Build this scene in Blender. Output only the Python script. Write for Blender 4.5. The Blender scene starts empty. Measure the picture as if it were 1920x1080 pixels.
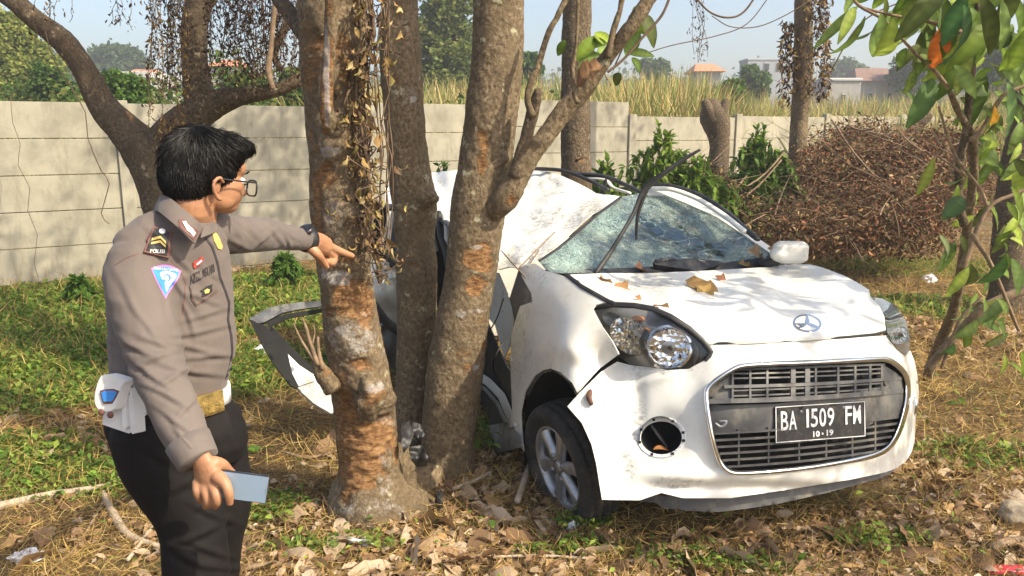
import bpy, math, random
import numpy as np
from mathutils import Vector, geometry
from mathutils.bvhtree import BVHTree
random.seed(7); rng = np.random.default_rng(11)
scene = bpy.context.scene
C = scene.collection
# ------------------------------------------------------------------ camera, world, sun, exposure
FOC = 1478.0; PITCH = math.radians(11.25); CAM = np.array([0.0, 0.0, 1.75])
cd = bpy.data.cameras.new('camera'); co = bpy.data.objects.new('camera', cd); C.objects.link(co)
cd.sensor_width = 36; cd.lens = 36*FOC/1920; cd.clip_start = .05; cd.clip_end = 3000
co.location = CAM; co.rotation_euler = (math.pi/2-PITCH, 0, 0)
scene.camera = co
SUN_AZ = math.radians(121); SUN_EL = math.radians(44)      # azimuth measured from +Y towards +X
w = bpy.data.worlds.new('World'); scene.world = w; w.use_nodes = True
nt = w.node_tree; nt.nodes.clear()
sky = nt.nodes.new('ShaderNodeTexSky'); sky.sky_type = 'NISHITA'; sky.sun_disc = False
sky.sun_elevation = SUN_EL; sky.sun_rotation = SUN_AZ
sky.air_density = 1.0; sky.dust_density = 3.9; sky.ozone_density = 0.5; sky.altitude = 20
bg = nt.nodes.new('ShaderNodeBackground'); bg.inputs['Strength'].default_value = .15
wo = nt.nodes.new('ShaderNodeOutputWorld')
nt.links.new(sky.outputs[0], bg.inputs[0]); nt.links.new(bg.outputs[0], wo.inputs[0])
sd = bpy.data.lights.new('sun', 'SUN'); sd.energy = 3.7; sd.angle = math.radians(.6); sd.color = (1, .89, .68)
so = bpy.data.objects.new('sun', sd); C.objects.link(so)
sdir = Vector((math.sin(SUN_AZ)*math.cos(SUN_EL), math.cos(SUN_AZ)*math.cos(SUN_EL), math.sin(SUN_EL)))
so.rotation_euler = sdir.to_track_quat('Z', 'Y').to_euler()
scene.view_settings.view_transform = 'Standard'; scene.view_settings.look = 'None'
scene.view_settings.exposure = 0.85; scene.view_settings.gamma = 1
scene.render.engine = 'CYCLES'
scene.cycles.max_bounces = 8; scene.cycles.transparent_max_bounces = 16
# ------------------------------------------------------------------ measuring: photo pixel (1920x1080) -> place
def ray(px, py):
    u = (px-960)/FOC; v = (540-py)/FOC
    return np.array([u, math.cos(PITCH)+v*math.sin(PITCH), -math.sin(PITCH)+v*math.cos(PITCH)])
def PT(px, py, t): return CAM+ray(px, py)*t
def PY(px, py, Y): d = ray(px, py); return CAM+d*(Y/d[1])
def PZ(px, py, Z): d = ray(px, py); return CAM+d*((Z-1.75)/d[2])
def TY(px, py, Y): return Y/ray(px, py)[1]
def proj(V):
    V = np.asarray(V, float); x = V[..., 0]; y = V[..., 1]; z = V[..., 2]-1.75
    d = y*math.cos(PITCH)-z*math.sin(PITCH); v = (y*math.sin(PITCH)+z*math.cos(PITCH))/d
    return np.stack([960+FOC*x/d, 540-FOC*v], -1)
# ------------------------------------------------------------------ value noise
def _h(i, j, k, s):
    n = (i*374761393+j*668265263+k*1274126177+s*144269504) & 0xffffffff
    n = ((n ^ (n >> 13))*1274126177) & 0xffffffff
    return ((n ^ (n >> 16)) & 0xffff)/65535.0
def vn(P, scale=1.0, seed=0):
    P = np.asarray(P, float)*scale; I = np.floor(P).astype(np.int64); F = P-I; F = F*F*(3-2*F); r = 0
    for a in (0, 1):
        for b in (0, 1):
            for c in (0, 1):
                wgt = (F[..., 0] if a else 1-F[..., 0])*(F[..., 1] if b else 1-F[..., 1])*(F[..., 2] if c else 1-F[..., 2])
                r = r+wgt*_h(I[..., 0]+a, I[..., 1]+b, I[..., 2]+c, seed)
    return r*2-1
def fbm(P, scale=1.0, seed=0, oc=3):
    r = 0; a = 1
    for o in range(oc): r = r+a*vn(P, scale*2**o, seed+o*17); a *= .5
    return r/1.75
# ------------------------------------------------------------------ mesh plumbing.  geometry = (V, [face arrays])
def mk(name, V, Fs):
    V = np.asarray(V, np.float32); me = bpy.data.meshes.new(name)
    Fs = [np.asarray(F, np.int32) for F in Fs if len(F)]
    me.vertices.add(len(V)); me.vertices.foreach_set('co', V.ravel())
    tot = np.concatenate([np.full(len(F), F.shape[1], np.int32) for F in Fs])
    loops = np.concatenate([F.ravel() for F in Fs]); st = np.concatenate([[0], np.cumsum(tot)[:-1]]).astype(np.int32)
    me.loops.add(len(loops)); me.loops.foreach_set('vertex_index', loops)
    me.polygons.add(len(tot)); me.polygons.foreach_set('loop_start', st); me.polygons.foreach_set('loop_total', tot)
    me.update(calc_edges=True); me.validate()
    return me
def join(gs):
    V = []; D = {}; o = 0
    for v, Fs in gs:
        v = np.asarray(v, float); V.append(v)
        for F in Fs:
            F = np.asarray(F, np.int64)
            if len(F): D.setdefault(F.shape[1], []).append(F+o)
        o += len(v)
    return np.concatenate(V), [np.concatenate(x) for x in D.values()]
ORG = {}
def props(o, label=None, cat=None, group=None, kind=None):
    if label: o['label'] = label
    if cat: o['category'] = cat
    if group: o['group'] = group
    if kind: o['kind'] = kind
    return o
def root(name, base, label, cat, group=None):
    o = bpy.data.objects.new(name, None); C.objects.link(o); o.location = [float(x) for x in base]
    o.empty_display_size = .1; ORG[o.name] = np.array(base, float)
    return props(o, label, cat, group)
def part(name, geo, mat, parent=None, smooth=True, base=None, label=None, cat=None, group=None, kind=None, tint=None, attrs=None):
    V, Fs = geo; V = np.asarray(V, float)
    org = ORG[parent.name] if parent else (np.array(base, float) if base is not None else np.array([V[:, 0].mean(), V[:, 1].mean(), V[:, 2].min()]))
    me = mk(name, V-org, Fs)
    me.polygons.foreach_set('use_smooth', np.full(len(me.polygons), bool(smooth)))
    mats = mat if isinstance(mat, (list, tuple)) else [mat]
    for m in mats: me.materials.append(m)
    if tint is not None:
        t = np.asarray(tint, np.float32)
        if t.ndim == 1: t = np.tile(t, (len(V), 1))
        if t.shape[1] == 3: t = np.hstack([t, np.ones((len(t), 1), np.float32)])
        me.attributes.new('tint', 'FLOAT_COLOR', 'POINT').data.foreach_set('color', t.ravel().astype(np.float32))
    if attrs:
        for k, a in attrs.items(): me.attributes.new(k, 'FLOAT', 'POINT').data.foreach_set('value', np.asarray(a, np.float32))
    o = bpy.data.objects.new(name, me); C.objects.link(o)
    if parent: o.parent = parent
    else: o.location = [float(x) for x in org]
    ORG[o.name] = org
    return props(o, label, cat, group, kind)
# ------------------------------------------------------------------ shapes
def crom(P, n):
    P = np.asarray(P, float); Q = np.vstack([2*P[0]-P[1], P, 2*P[-1]-P[-2]]); out = []
    for i in range(1, len(Q)-2):
        t = np.linspace(0, 1, n, endpoint=False)[:, None]; a, b, c, d = Q[i-1], Q[i], Q[i+1], Q[i+2]
        out.append(.5*((2*b)+(-a+c)*t+(2*a-5*b+4*c-d)*t*t+(-a+3*b-3*c+d)*t**3))
    out.append(P[-1:]); return np.vstack(out)
def grid_faces(m, n, wrap=True):
    i = np.arange(m-1)[:, None]; j = np.arange(n if wrap else n-1)[None]; k = (j+1) % n
    return np.stack([i*n+j, i*n+k, (i+1)*n+k, (i+1)*n+j], -1).reshape(-1, 4)
def tube(P, R, seg=8, sub=3, cap=True, flat=1.0, ref=None, nz=0, nsc=6, seed=0, wob=0):
    P = np.asarray(P, float); R = np.asarray(R, float)
    if R.ndim == 0: R = np.full(len(P), float(R))
    Q = crom(np.hstack([P, R[:, None]]), sub) if sub > 1 and len(P) > 1 else np.hstack([P, R[:, None]])
    P = Q[:, :3]; R = np.maximum(Q[:, 3], 1e-4)
    T = np.gradient(P, axis=0); T /= np.linalg.norm(T, axis=1)[:, None]+1e-12
    if ref is None: ref = np.array([0, 0, 1.]) if abs(T[0][2]) < .9 else np.array([1., 0, 0])
    ref = np.asarray(ref, float); U = []; u = ref-T[0]*(ref@T[0]); u /= np.linalg.norm(u)
    for t in T: u = u-t*(u@t); u /= np.linalg.norm(u)+1e-12; U.append(u.copy())
    U = np.array(U); W = np.cross(T, U)
    if cap:      # rounded ends
        c = .6; P = np.vstack([P[:1]-T[:1]*R[0]*c*.9, P[:1]-T[:1]*R[0]*c*.6, P, P[-1:]+T[-1:]*R[-1]*c*.6, P[-1:]+T[-1:]*R[-1]*c*.9])
        R = np.concatenate([[R[0]*.35, R[0]*.8], R, [R[-1]*.8, R[-1]*.35]])
        U = np.vstack([U[:1], U[:1], U, U[-1:], U[-1:]]); W = np.vstack([W[:1], W[:1], W, W[-1:], W[-1:]])
    a = np.linspace(0, 2*math.pi, seg, endpoint=False)
    V = P[:, None]+R[:, None, None]*(np.cos(a)[None, :, None]*U[:, None]*flat+np.sin(a)[None, :, None]*W[:, None])
    if nz:
        d = V-P[:, None]; V = V+d*(nz*fbm(V, nsc, seed))[..., None]
    m = len(P); V = V.reshape(-1, 3); F = grid_faces(m, seg)
    return V, [F, np.array([list(range(seg))[::-1]]), np.array([[(m-1)*seg+i for i in range(seg)]])]
def ell(c, r, axes=None, n=20, m=14):
    th = np.linspace(0, 2*math.pi, n, endpoint=False); ph = np.linspace(.02, math.pi-.02, m)
    S = np.stack([np.sin(ph)[:, None]*np.cos(th), np.sin(ph)[:, None]*np.sin(th), np.repeat(np.cos(ph)[:, None], n, 1)], -1).reshape(-1, 3)*np.asarray(r, float)
    if axes is not None: S = S@np.asarray(axes, float)
    return S+np.asarray(c, float), [grid_faces(m, n)[:, ::-1], np.array([list(range(n))]), np.array([[(m-1)*n+i for i in range(n)][::-1]])]
def box(c, s, axes=None, bev=0):
    s = np.asarray(s, float)/2
    if bev:
        pts = []
        b = min(bev, s.min()*.45)
        for z, k in ((-s[2], b), (-s[2]+b, 0), (s[2]-b, 0), (s[2], b)):
            x, y = s[0]-k, s[1]-k
            pts += [(x-b, -y, z), (x, -y+b, z), (x, y-b, z), (x-b, y, z), (-x+b, y, z), (-x, y-b, z), (-x, -y+b, z), (-x+b, -y, z)]
        V = np.array(pts); F = [grid_faces(4, 8), np.array([list(range(8))[::-1]]), np.array([list(range(24, 32))])]
    else:
        V = np.array([[x, y, z] for z in (-1, 1) for x, y in ((-1, -1), (1, -1), (1, 1), (-1, 1))])*s
        F = [np.array([[3, 2, 1, 0], [4, 5, 6, 7], [0, 1, 5, 4], [1, 2, 6, 5], [2, 3, 7, 6], [3, 0, 4, 7]])]
    if axes is not None: V = V@np.asarray(axes, float)
    return V+np.asarray(c, float), F
def lathe(prof, c, ax, seg=48):      # prof: (along axis, radius)
    ax = np.asarray(ax, float)/np.linalg.norm(ax); u = np.cross(ax, [0, 0, 1.]); u /= np.linalg.norm(u); v = np.cross(ax, u)
    a = np.linspace(0, 2*math.pi, seg, endpoint=False); prof = np.asarray(prof, float)
    V = np.asarray(c)+prof[:, 0][:, None, None]*ax+prof[:, 1][:, None, None]*(np.cos(a)[None, :, None]*u+np.sin(a)[None, :, None]*v)
    return V.reshape(-1, 3), [grid_faces(len(prof), seg)]
def inpoly(pts, poly):
    x, y = pts[:, 0], pts[:, 1]; r = np.zeros(len(pts), bool); n = len(poly); j = n-1
    for i in range(n):
        xi, yi = poly[i]; xj, yj = poly[j]
        c = ((yi > y) != (yj > y)) & (x < (xj-xi)*(y-yi)/((yj-yi) if abs(yj-yi) > 1e-9 else 1e-9)+xi); r ^= c; j = i
    return r
def dens(poly, sp, closed=True):
    poly = np.asarray(poly, float); out = []; n = len(poly)
    for i in range(n if closed else n-1):
        a = poly[i]; b = poly[(i+1) % n]; k = max(1, int(np.linalg.norm(b-a)/sp+.5)); out += [a+(b-a)*j/k for j in range(k)]
    if not closed: out.append(poly[-1])
    return np.array(out)
def rnd(poly, it=2, cut=.25):       # corner cutting
    P = np.asarray(poly, float)
    for _ in range(it): Q = np.roll(P, -1, 0); P = np.stack([P*(1-cut)+Q*cut, P*cut+Q*(1-cut)], 1).reshape(-1, 2)
    return P
def tri2d(outline, holes=(), sp=8):
    loops = [dens(outline, sp)]+[dens(h, sp) for h in holes]; pts = np.vstack(loops); E = []; o = 0
    for l in loops: n = len(l); E += [(o+i, o+(i+1) % n) for i in range(n)]; o += n
    mn = pts.min(0); mx = pts.max(0); X, Y = np.meshgrid(np.arange(mn[0], mx[0], sp), np.arange(mn[1], mx[1], sp*.866))
    X = X+(np.arange(X.shape[0]) % 2)[:, None]*sp*.5; g = np.stack([X.ravel(), Y.ravel()], -1)
    ok = inpoly(g, loops[0])
    for l in loops[1:]: ok &= ~inpoly(g, l)
    g = g[ok]
    if len(g):
        dm = np.full(len(g), 1e9)
        for p_ in pts: dm = np.minimum(dm, np.abs(g-p_).sum(1))
        g = g[dm > sp*.55]
    A = np.vstack([pts, g]) if len(g) else pts
    r = geometry.delaunay_2d_cdt([Vector(a) for a in A], E, [], 0, 1e-4)
    V = np.array([list(v) for v in r[0]]); T = np.array([f for f in r[2] if len(f) == 3])
    c = V[T].mean(1); ok = inpoly(c, loops[0])
    for l in loops[1:]: ok &= ~inpoly(c, l)
    T = T[ok]
    a = V[T]; s = (a[:, 1, 0]-a[:, 0, 0])*(a[:, 2, 1]-a[:, 0, 1])-(a[:, 1, 1]-a[:, 0, 1])*(a[:, 2, 0]-a[:, 0, 0])
    T[s > 0] = T[s > 0][:, ::-1]       # photo y runs down: make faces look at the viewer
    used = np.unique(T); mp = -np.ones(len(V), int); mp[used] = np.arange(len(used))
    return V[used], mp[T]
class Surf:      # smooth depth field through measured points
    def __init__(s, ctrl, reg=.002):
        X = np.array([[c[0], c[1]] for c in ctrl], float)/100; t = np.array([solve_t(*c) for c in ctrl]); n = len(X)
        K = s.k(X, X)+reg*np.eye(n); Pm = np.hstack([np.ones((n, 1)), X])
        M = np.block([[K, Pm], [Pm.T, np.zeros((3, 3))]]); s.w = np.linalg.lstsq(M, np.concatenate([t, np.zeros(3)]), rcond=None)[0]; s.X = X
    def k(s, A, B):
        r = np.linalg.norm(A[:, None]-B[None], axis=2); return np.where(r > 0, r*r*np.log(r+1e-12), 0)
    def t(s, P):
        P = np.asarray(P, float)/100; return s.k(P, s.X)@s.w[:-3]+s.w[-3]+P@s.w[-2:]
    def at(s, P, off=0.0, f=None):
        P = np.atleast_2d(np.asarray(P, float)); t = s.t(P)+off
        if f is not None: t = t+f(P)
        D = np.stack([ray(*q) for q in P]); return CAM+D*t[:, None]
def solidify(V, T, th):
    # back sheet along the vertex normals, with side walls
    n = np.cross(V[T[:, 1]]-V[T[:, 0]], V[T[:, 2]]-V[T[:, 0]]); N = np.zeros_like(V)
    for i in range(3): np.add.at(N, T[:, i], n)
    N /= np.linalg.norm(N, axis=1)[:, None]+1e-12; B = V-N*th; k = len(V)
    e = np.vstack([T[:, [0, 1]], T[:, [1, 2]], T[:, [2, 0]]]); s = set(map(tuple, e.tolist())); bd = np.array([x for x in s if (x[1], x[0]) not in s])
    side = np.stack([bd[:, 1], bd[:, 0], bd[:, 0]+k, bd[:, 1]+k], -1)
    # separate rim vertices keep the edge crisp
    V2 = np.vstack([V, B, V, B]); side = side+2*k
    return V2, [np.vstack([T, T[:, ::-1]+k]), side]
def clean(V, Fs):
    used = np.unique(np.concatenate([F.ravel() for F in Fs])); mp = -np.ones(len(V), int); mp[used] = np.arange(len(used))
    return V[used], [mp[F] for F in Fs], used
def panel(name, outline, surf, mat, parent, holes=(), sp=8, th=.005, f=None, off=0.0, **kw):
    P, T = tri2d(outline, holes, sp); V = surf.at(P, off, f); V2, F2 = solidify(V, T, th)
    attrs = kw.pop('px_attrs', None)
    V3, F3, used = clean(V2, F2)
    a = {k: np.tile(fn(P), 4)[used] for k, fn in attrs.items()} if attrs else None
    return part(name, (V3, F3), mat, parent, attrs=a, **kw)
def remesh(gs, vox, smooth=2, name='tmp'):
    V, Fs = join(gs); me = mk(name, V, Fs); o = bpy.data.objects.new(name, me); C.objects.link(o)
    m = o.modifiers.new('r', 'REMESH'); m.mode = 'VOXEL'; m.voxel_size = vox; m.use_smooth_shade = True
    if smooth: s = o.modifiers.new('s', 'SMOOTH'); s.iterations = smooth; s.factor = .5
    dg = bpy.context.evaluated_depsgraph_get(); e = o.evaluated_get(dg); m2 = e.to_mesh()
    V = np.zeros(len(m2.vertices)*3, np.float32); m2.vertices.foreach_get('co', V); V = V.reshape(-1, 3).astype(float)
    F4 = []; F3 = []
    n = len(m2.polygons); st = np.zeros(n, np.int32); tt = np.zeros(n, np.int32); m2.polygons.foreach_get('loop_start', st); m2.polygons.foreach_get('loop_total', tt)
    lp = np.zeros(len(m2.loops), np.int32); m2.loops.foreach_get('vertex_index', lp)
    q = st[tt == 4]; F4 = np.stack([lp[q+i] for i in range(4)], -1) if len(q) else np.zeros((0, 4), int)
    q = st[tt == 3]; F3 = np.stack([lp[q+i] for i in range(3)], -1) if len(q) else np.zeros((0, 3), int)
    e.to_mesh_clear(); bpy.data.objects.remove(o); bpy.data.meshes.remove(me)
    return V, [F for F in (F4, F3) if len(F)]
def vnorm(V, Fs):
    N = np.zeros_like(V)
    for F in Fs:
        n = np.cross(V[F[:, 1]]-V[F[:, 0]], V[F[:, 2]]-V[F[:, 0]])
        for i in range(F.shape[1]): np.add.at(N, F[:, i], n)
    return N/(np.linalg.norm(N, axis=1)[:, None]+1e-12)
def bvh(geo):
    V, Fs = geo; return BVHTree.FromPolygons([Vector(v) for v in V], [tuple(int(i) for i in f) for F in Fs for f in F])
def decal(polys, tree, off=.0015, sp=3, th=.0012):      # flat trim sewn on a surface; polys in photo measure
    gs = []
    for poly in polys:
        P, T = poly if isinstance(poly, tuple) else tri2d(poly, (), sp)
        V = []
        last = None
        for q in P:
            d = Vector(ray(*q)).normalized(); h = tree.ray_cast(Vector(CAM), d)
            if h[0] is None: t = last if last is not None else 2.1; V.append(CAM+np.array(d)*t)
            else: last = h[3]; V.append(np.array(h[0])-np.array(d)*off)
        gs.append(solidify(np.array(V), T, th))
    return join(gs)
def text2d(s, quad=None, bold=0.0, stretch=None):
    cu = bpy.data.curves.new('t', 'FONT'); cu.body = s; cu.resolution_u = 3; cu.offset = bold
    o = bpy.data.objects.new('t', cu); C.objects.link(o); dg = bpy.context.evaluated_depsgraph_get(); me = o.evaluated_get(dg).to_mesh()
    V = np.array([list(v.co)[:2] for v in me.vertices]); T = []
    for p_ in me.polygons:
        v = list(p_.vertices)
        for i in range(1, len(v)-1): T.append((v[0], v[i], v[i+1]))
    T = np.array(T); o.evaluated_get(dg).to_mesh_clear(); bpy.data.objects.remove(o)
    V = (V-V.min(0))/(V.max(0)-V.min(0))
    if quad is not None:
        tl, tr, br, bl = [np.array(q, float) for q in quad]; u = V[:, :1]; v = 1-V[:, 1:]
        V = (tl*(1-u)+tr*u)*(1-v)+(bl*(1-u)+br*u)*v
        a = V[T]; sg = (a[:, 1, 0]-a[:, 0, 0])*(a[:, 2, 1]-a[:, 0, 1])-(a[:, 1, 1]-a[:, 0, 1])*(a[:, 2, 0]-a[:, 0, 0]); T[sg > 0] = T[sg > 0][:, ::-1]
    return V, T
def leaf(L=1., Wd=.4, curl=.3, fold=.2, twist=0., n=6, wavy=0., seed=0, jag=0.):   # along +x, normal +z, 3 columns
    r = np.random.default_rng(seed); s = np.linspace(0, 1, n+1); wd = Wd/2*np.sin(np.pi*np.clip(s*.97+.015, 0, 1))**.75*(1-.25*s)
    if jag: wd = wd*(1+jag*r.uniform(-1, 1, n+1))
    th = curl*s*2; dx = np.cumsum(np.r_[0, np.cos((th[1:]+th[:-1])/2)/n]); dz = -np.cumsum(np.r_[0, np.sin((th[1:]+th[:-1])/2)/n])
    V = []
    for j, y in enumerate((-1, 0, 1)):
        z = dz*L+abs(y)*fold*wd+(wavy*r.uniform(-1, 1, n+1)*wd if y else 0); V.append(np.stack([dx*L, y*wd*math.cos(fold), z+twist*y*wd*s], -1))
    V = np.stack(V, 1).reshape(-1, 3); return V, [grid_faces(n+1, 3, False)]
def frames(D, roll, up=(0, 0, 1)):      # rows: x along D, z roughly up, rolled
    D = D/np.linalg.norm(D, axis=1)[:, None]; upv = np.tile(np.asarray(up, float), (len(D), 1)); bad = np.abs(D[:, 2]) > .97; upv[bad] = (1, 0, .1)
    Y = np.cross(upv, D); Y /= np.linalg.norm(Y, axis=1)[:, None]; Z = np.cross(D, Y); c = np.cos(roll)[:, None]; s = np.sin(roll)[:, None]
    return np.stack([D, Y*c+Z*s, Z*c-Y*s], 1)
def scatter(tmpls, P, M, S):      # many copies of a few small templates -> one geometry + per-vertex index
    k = rng.integers(0, len(tmpls), len(P)); gs = []; idx = []
    for i, (tv, tf) in enumerate(tmpls):
        q = np.where(k == i)[0]
        if not len(q): continue
        V = np.einsum('vk,nkj->nvj', tv, M[q])*S[q][:, None, None]+P[q][:, None]; nv = len(tv)
        gs.append((V.reshape(-1, 3), [(F[None]+(np.arange(len(q))*nv)[:, None, None]).reshape(-1, F.shape[1]) for F in tf])); idx.append(np.repeat(q, nv))
    V, Fs = join(gs); return V, Fs, np.concatenate(idx)
def randdir(n, zlo=-1, zhi=1):
    a = rng.uniform(0, 2*math.pi, n); z = rng.uniform(zlo, zhi, n); r = np.sqrt(np.maximum(0, 1-z*z)); return np.stack([r*np.cos(a), r*np.sin(a), z], -1)
def pick(cols, n, var=.15):
    c = np.array(cols)[rng.integers(0, len(cols), n)]; return np.clip(c*(1+rng.uniform(-var, var, (n, 1))), .004, .95)
# ------------------------------------------------------------------ materials
def M_(name):
    m = bpy.data.materials.new(name); m.use_nodes = True; t = m.node_tree; b = t.nodes['Principled BSDF']; return m, t, b
def nd(t, kind, **kw):
    n = t.nodes.new(kind)
    for k, v in kw.items():
        if k in n.inputs: n.inputs[k].default_value = v
        else: setattr(n, k, v)
    return n
def coords(t, scale=(1, 1, 1), kind='Object'):
    c = t.nodes.new('ShaderNodeTexCoord'); m = t.nodes.new('ShaderNodeMapping'); m.inputs['Scale'].default_value = scale
    t.links.new(c.outputs[kind], m.inputs[0]); return m.outputs[0]
def noise(t, vec, scale, detail=4, rough=.55):
    n = nd(t, 'ShaderNodeTexNoise', Scale=scale, Detail=detail, Roughness=rough); t.links.new(vec, n.inputs['Vector']); return n.outputs['Fac']
def ramp(t, fac, stops):
    r = t.nodes.new('ShaderNodeValToRGB'); e = r.color_ramp.elements
    while len(e) < len(stops): e.new(.5)
    for i, (p_, c) in enumerate(stops): e[i].position = p_; e[i].color = (*c, 1) if len(c) == 3 else c
    t.links.new(fac, r.inputs[0]); return r.outputs[0]
def mix(t, fac, a, b):
    m = t.nodes.new('ShaderNodeMix'); m.data_type = 'RGBA'
    for s, v in ((0, fac), (6, a), (7, b)):
        if hasattr(v, 'type') and hasattr(v, 'is_output'): t.links.new(v, m.inputs[s])
        else: m.inputs[s].default_value = v if s == 0 else (*v, 1)
    return m.outputs[2]
def math_(t, op, a, b=0.0):
    m = t.nodes.new('ShaderNodeMath'); m.operation = op
    for i, v in enumerate((a, b)):
        if hasattr(v, 'is_output'): t.links.new(v, m.inputs[i])
        else: m.inputs[i].default_value = v
    return m.outputs[0]
def bump(t, b, h, strength=.4, dist=.01):
    n = nd(t, 'ShaderNodeBump', Strength=strength, Distance=dist); t.links.new(h, n.inputs['Height']); t.links.new(n.outputs[0], b.inputs['Normal'])
def attr(t, name, out='Fac'):
    a = t.nodes.new('ShaderNodeAttribute'); a.attribute_name = name; return a.outputs[out]
def simple(name, col, rough=.5, metal=0, var=.12, nscale=20, bmp=.0, bdist=.003, coat=0, spec=.5, dirt=None, dscale=4):
    m, t, b = M_(name); v = coords(t)
    c = ramp(t, noise(t, v, nscale, 5), [(.3, tuple(x*(1-var) for x in col)), (.7, tuple(min(1, x*(1+var)) for x in col))])
    if dirt: c = mix(t, ramp(t, noise(t, v, dscale, 8, .7), [(.5, (0, 0, 0)), (.72, (1, 1, 1))]), c, dirt)
    t.links.new(c, b.inputs['Base Color']); b.inputs['Roughness'].default_value = rough; b.inputs['Metallic'].default_value = metal
    b.inputs['Coat Weight'].default_value = coat; b.inputs['Specular IOR Level'].default_value = spec
    if bmp: bump(t, b, noise(t, v, nscale*3, 6, .7), bmp, bdist)
    return m
def leafmat(name, trans=.45, rough=.55, bmp=0.):
    m, t, b = M_(name); b.inputs['Specular IOR Level'].default_value = .22; v = coords(t); c = attr(t, 'tint', 'Color')
    c2 = mix(t, math_(t, 'MULTIPLY', noise(t, v, 60, 4, .6), .5), c, (.08, .05, .02)) if bmp else c
    t.links.new(c2, b.inputs['Base Color']); b.inputs['Roughness'].default_value = rough
    tr = t.nodes.new('ShaderNodeBsdfTranslucent'); t.links.new(c2, tr.inputs[0]); mx = t.nodes.new('ShaderNodeMixShader'); mx.inputs[0].default_value = trans
    t.links.new(b.outputs[0], mx.inputs[1]); t.links.new(tr.outputs[0], mx.inputs[2]); t.links.new(mx.outputs[0], t.nodes['Material Output'].inputs[0])
    if bmp: bump(t, b, noise(t, v, 120, 3), bmp, .002)
    return m
MATS = {}
MATS['leaf'] = leafmat('leaf_green'); MATS['dryleaf'] = leafmat('leaf_dry', .15, .8, .4); MATS['straw'] = leafmat('straw', .25, .8)
def barkmat(name, c1, c2, c3, sc=1.0, bs=.7):
    m, t, b = M_(name); v = coords(t); vs = coords(t, (1, 1, .85))
    n1 = noise(t, v, 5*sc, 6, .65); n2 = noise(t, vs, 55*sc, 6, .7)
    c = ramp(t, n2, [(.3, c1), (.52, c2), (.75, c3)])
    c = mix(t, ramp(t, n1, [(.42, (0, 0, 0)), (.62, (.75, .75, .75))]), c, tuple(x*.62 for x in c2))
    lich = ramp(t, noise(t, v, 14*sc, 5, .7), [(.61, (0, 0, 0)), (.67, (1, 1, 1))])
    c = mix(t, math_(t, 'MULTIPLY', lich, .55), c, tuple(min(.6, x*1.9+.03) for x in c3))
    sc_ = attr(t, 'scar'); nz = noise(t, coords(t, (1, 1, 3)), 26*sc, 7, .75)
    scol = ramp(t, nz, [(.28, (.05, .025, .013)), (.42, (.17, .085, .04)), (.55, (.33, .18, .075)), (.66, (.40, .27, .14)), (.78, (.5, .4, .27))])
    sm = ramp(t, math_(t, 'ADD', sc_, math_(t, 'MULTIPLY', math_(t, 'SUBTRACT', noise(t, v, 30*sc, 6, .75), .5), 1.5)), [(.40, (0, 0, 0)), (.66, (.95, .95, .95))])
    c = mix(t, sm, c, scol)
    pl = ramp(t, math_(t, 'ADD', attr(t, 'pale'), math_(t, 'MULTIPLY', math_(t, 'SUBTRACT', noise(t, v, 45*sc, 7, .8), .5), 2.0)), [(.5, (0, 0, 0)), (.8, (1, 1, 1))])
    c = mix(t, math_(t, 'MULTIPLY', pl, .62), c, (.46, .44, .42))
    t.links.new(c, b.inputs['Base Color']); b.inputs['Roughness'].default_value = .9; b.inputs['Specular IOR Level'].default_value = .2
    vo = nd(t, 'ShaderNodeTexVoronoi', Scale=38*sc); t.links.new(vs, vo.inputs['Vector'])
    h = math_(t, 'ADD', n2, math_(t, 'MULTIPLY', vo.outputs['Distance'], .5)); h = math_(t, 'ADD', h, math_(t, 'MULTIPLY', math_(t, 'MULTIPLY', sm, nz), 1.2))
    bump(t, b, h, bs, .018); return m
MATS['bark'] = barkmat('bark_grey', (.055, .038, .023), (.205, .152, .092), (.38, .305, .195))
MATS['bark_dark'] = barkmat('bark_dark', (.036, .026, .017), (.135, .1, .064), (.27, .21, .14))
MATS['bark_far'] = barkmat('bark_far', (.05, .035, .02), (.12, .085, .055), (.2, .15, .1), .6)
MATS['twig'] = simple('twig', (.22, .15, .09), .85, 0, .4, 30, .3)
MATS['peeled'] = simple('peeled_wood', (.46, .36, .22), .85, 0, .35, 30, .6, .006, dirt=(.2, .1, .045), dscale=16)
MATS['vine'] = simple('vine_stem', (.13, .085, .05), .9, 0, .4, 20)
# ================================================================== GROUND
def gz(x, y):
    x = np.asarray(x, float); y = np.asarray(y, float); P = np.stack([x, y, 0*x], -1)
    r = np.clip((np.hypot(x, y)-1)/3, 0, 1)
    return .035*fbm(P, .8, 3, 3)*r+.012*fbm(P, 5, 5, 2)+.12*np.clip((y-9)/5, 0, 1)*np.clip((x+3)/4, 0, 1)
def gridsheet(xs, ys):
    X, Y = np.meshgrid(xs, ys); V = np.stack([X, Y, gz(X, Y)], -1).reshape(-1, 3); m, n = X.shape
    i = np.arange(m-1)[:, None]; j = np.arange(n-1)[None]
    return V, [np.stack([i*n+j, i*n+j+1, (i+1)*n+j+1, (i+1)*n+j], -1).reshape(-1, 4)]
xs = np.concatenate([-np.geomspace(700, 9, 24), np.arange(-8.5, 8.6, .07), np.geomspace(9, 700, 24)])
ys = np.concatenate([-np.geomspace(300, 1, 16), np.arange(-.5, 13, .07), np.geomspace(13.5, 1500, 34)])
m, t, b = M_('soil'); v = coords(t)
c = ramp(t, noise(t, v, 9, 9, .75), [(.3, (.045, .03, .017)), (.5, (.12, .08, .043)), (.7, (.26, .18, .1))])
c = mix(t, ramp(t, noise(t, v, 1.3, 6, .65), [(.45, (0, 0, 0)), (.6, (.9, .9, .9))]), c, (.24, .17, .085))
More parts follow.
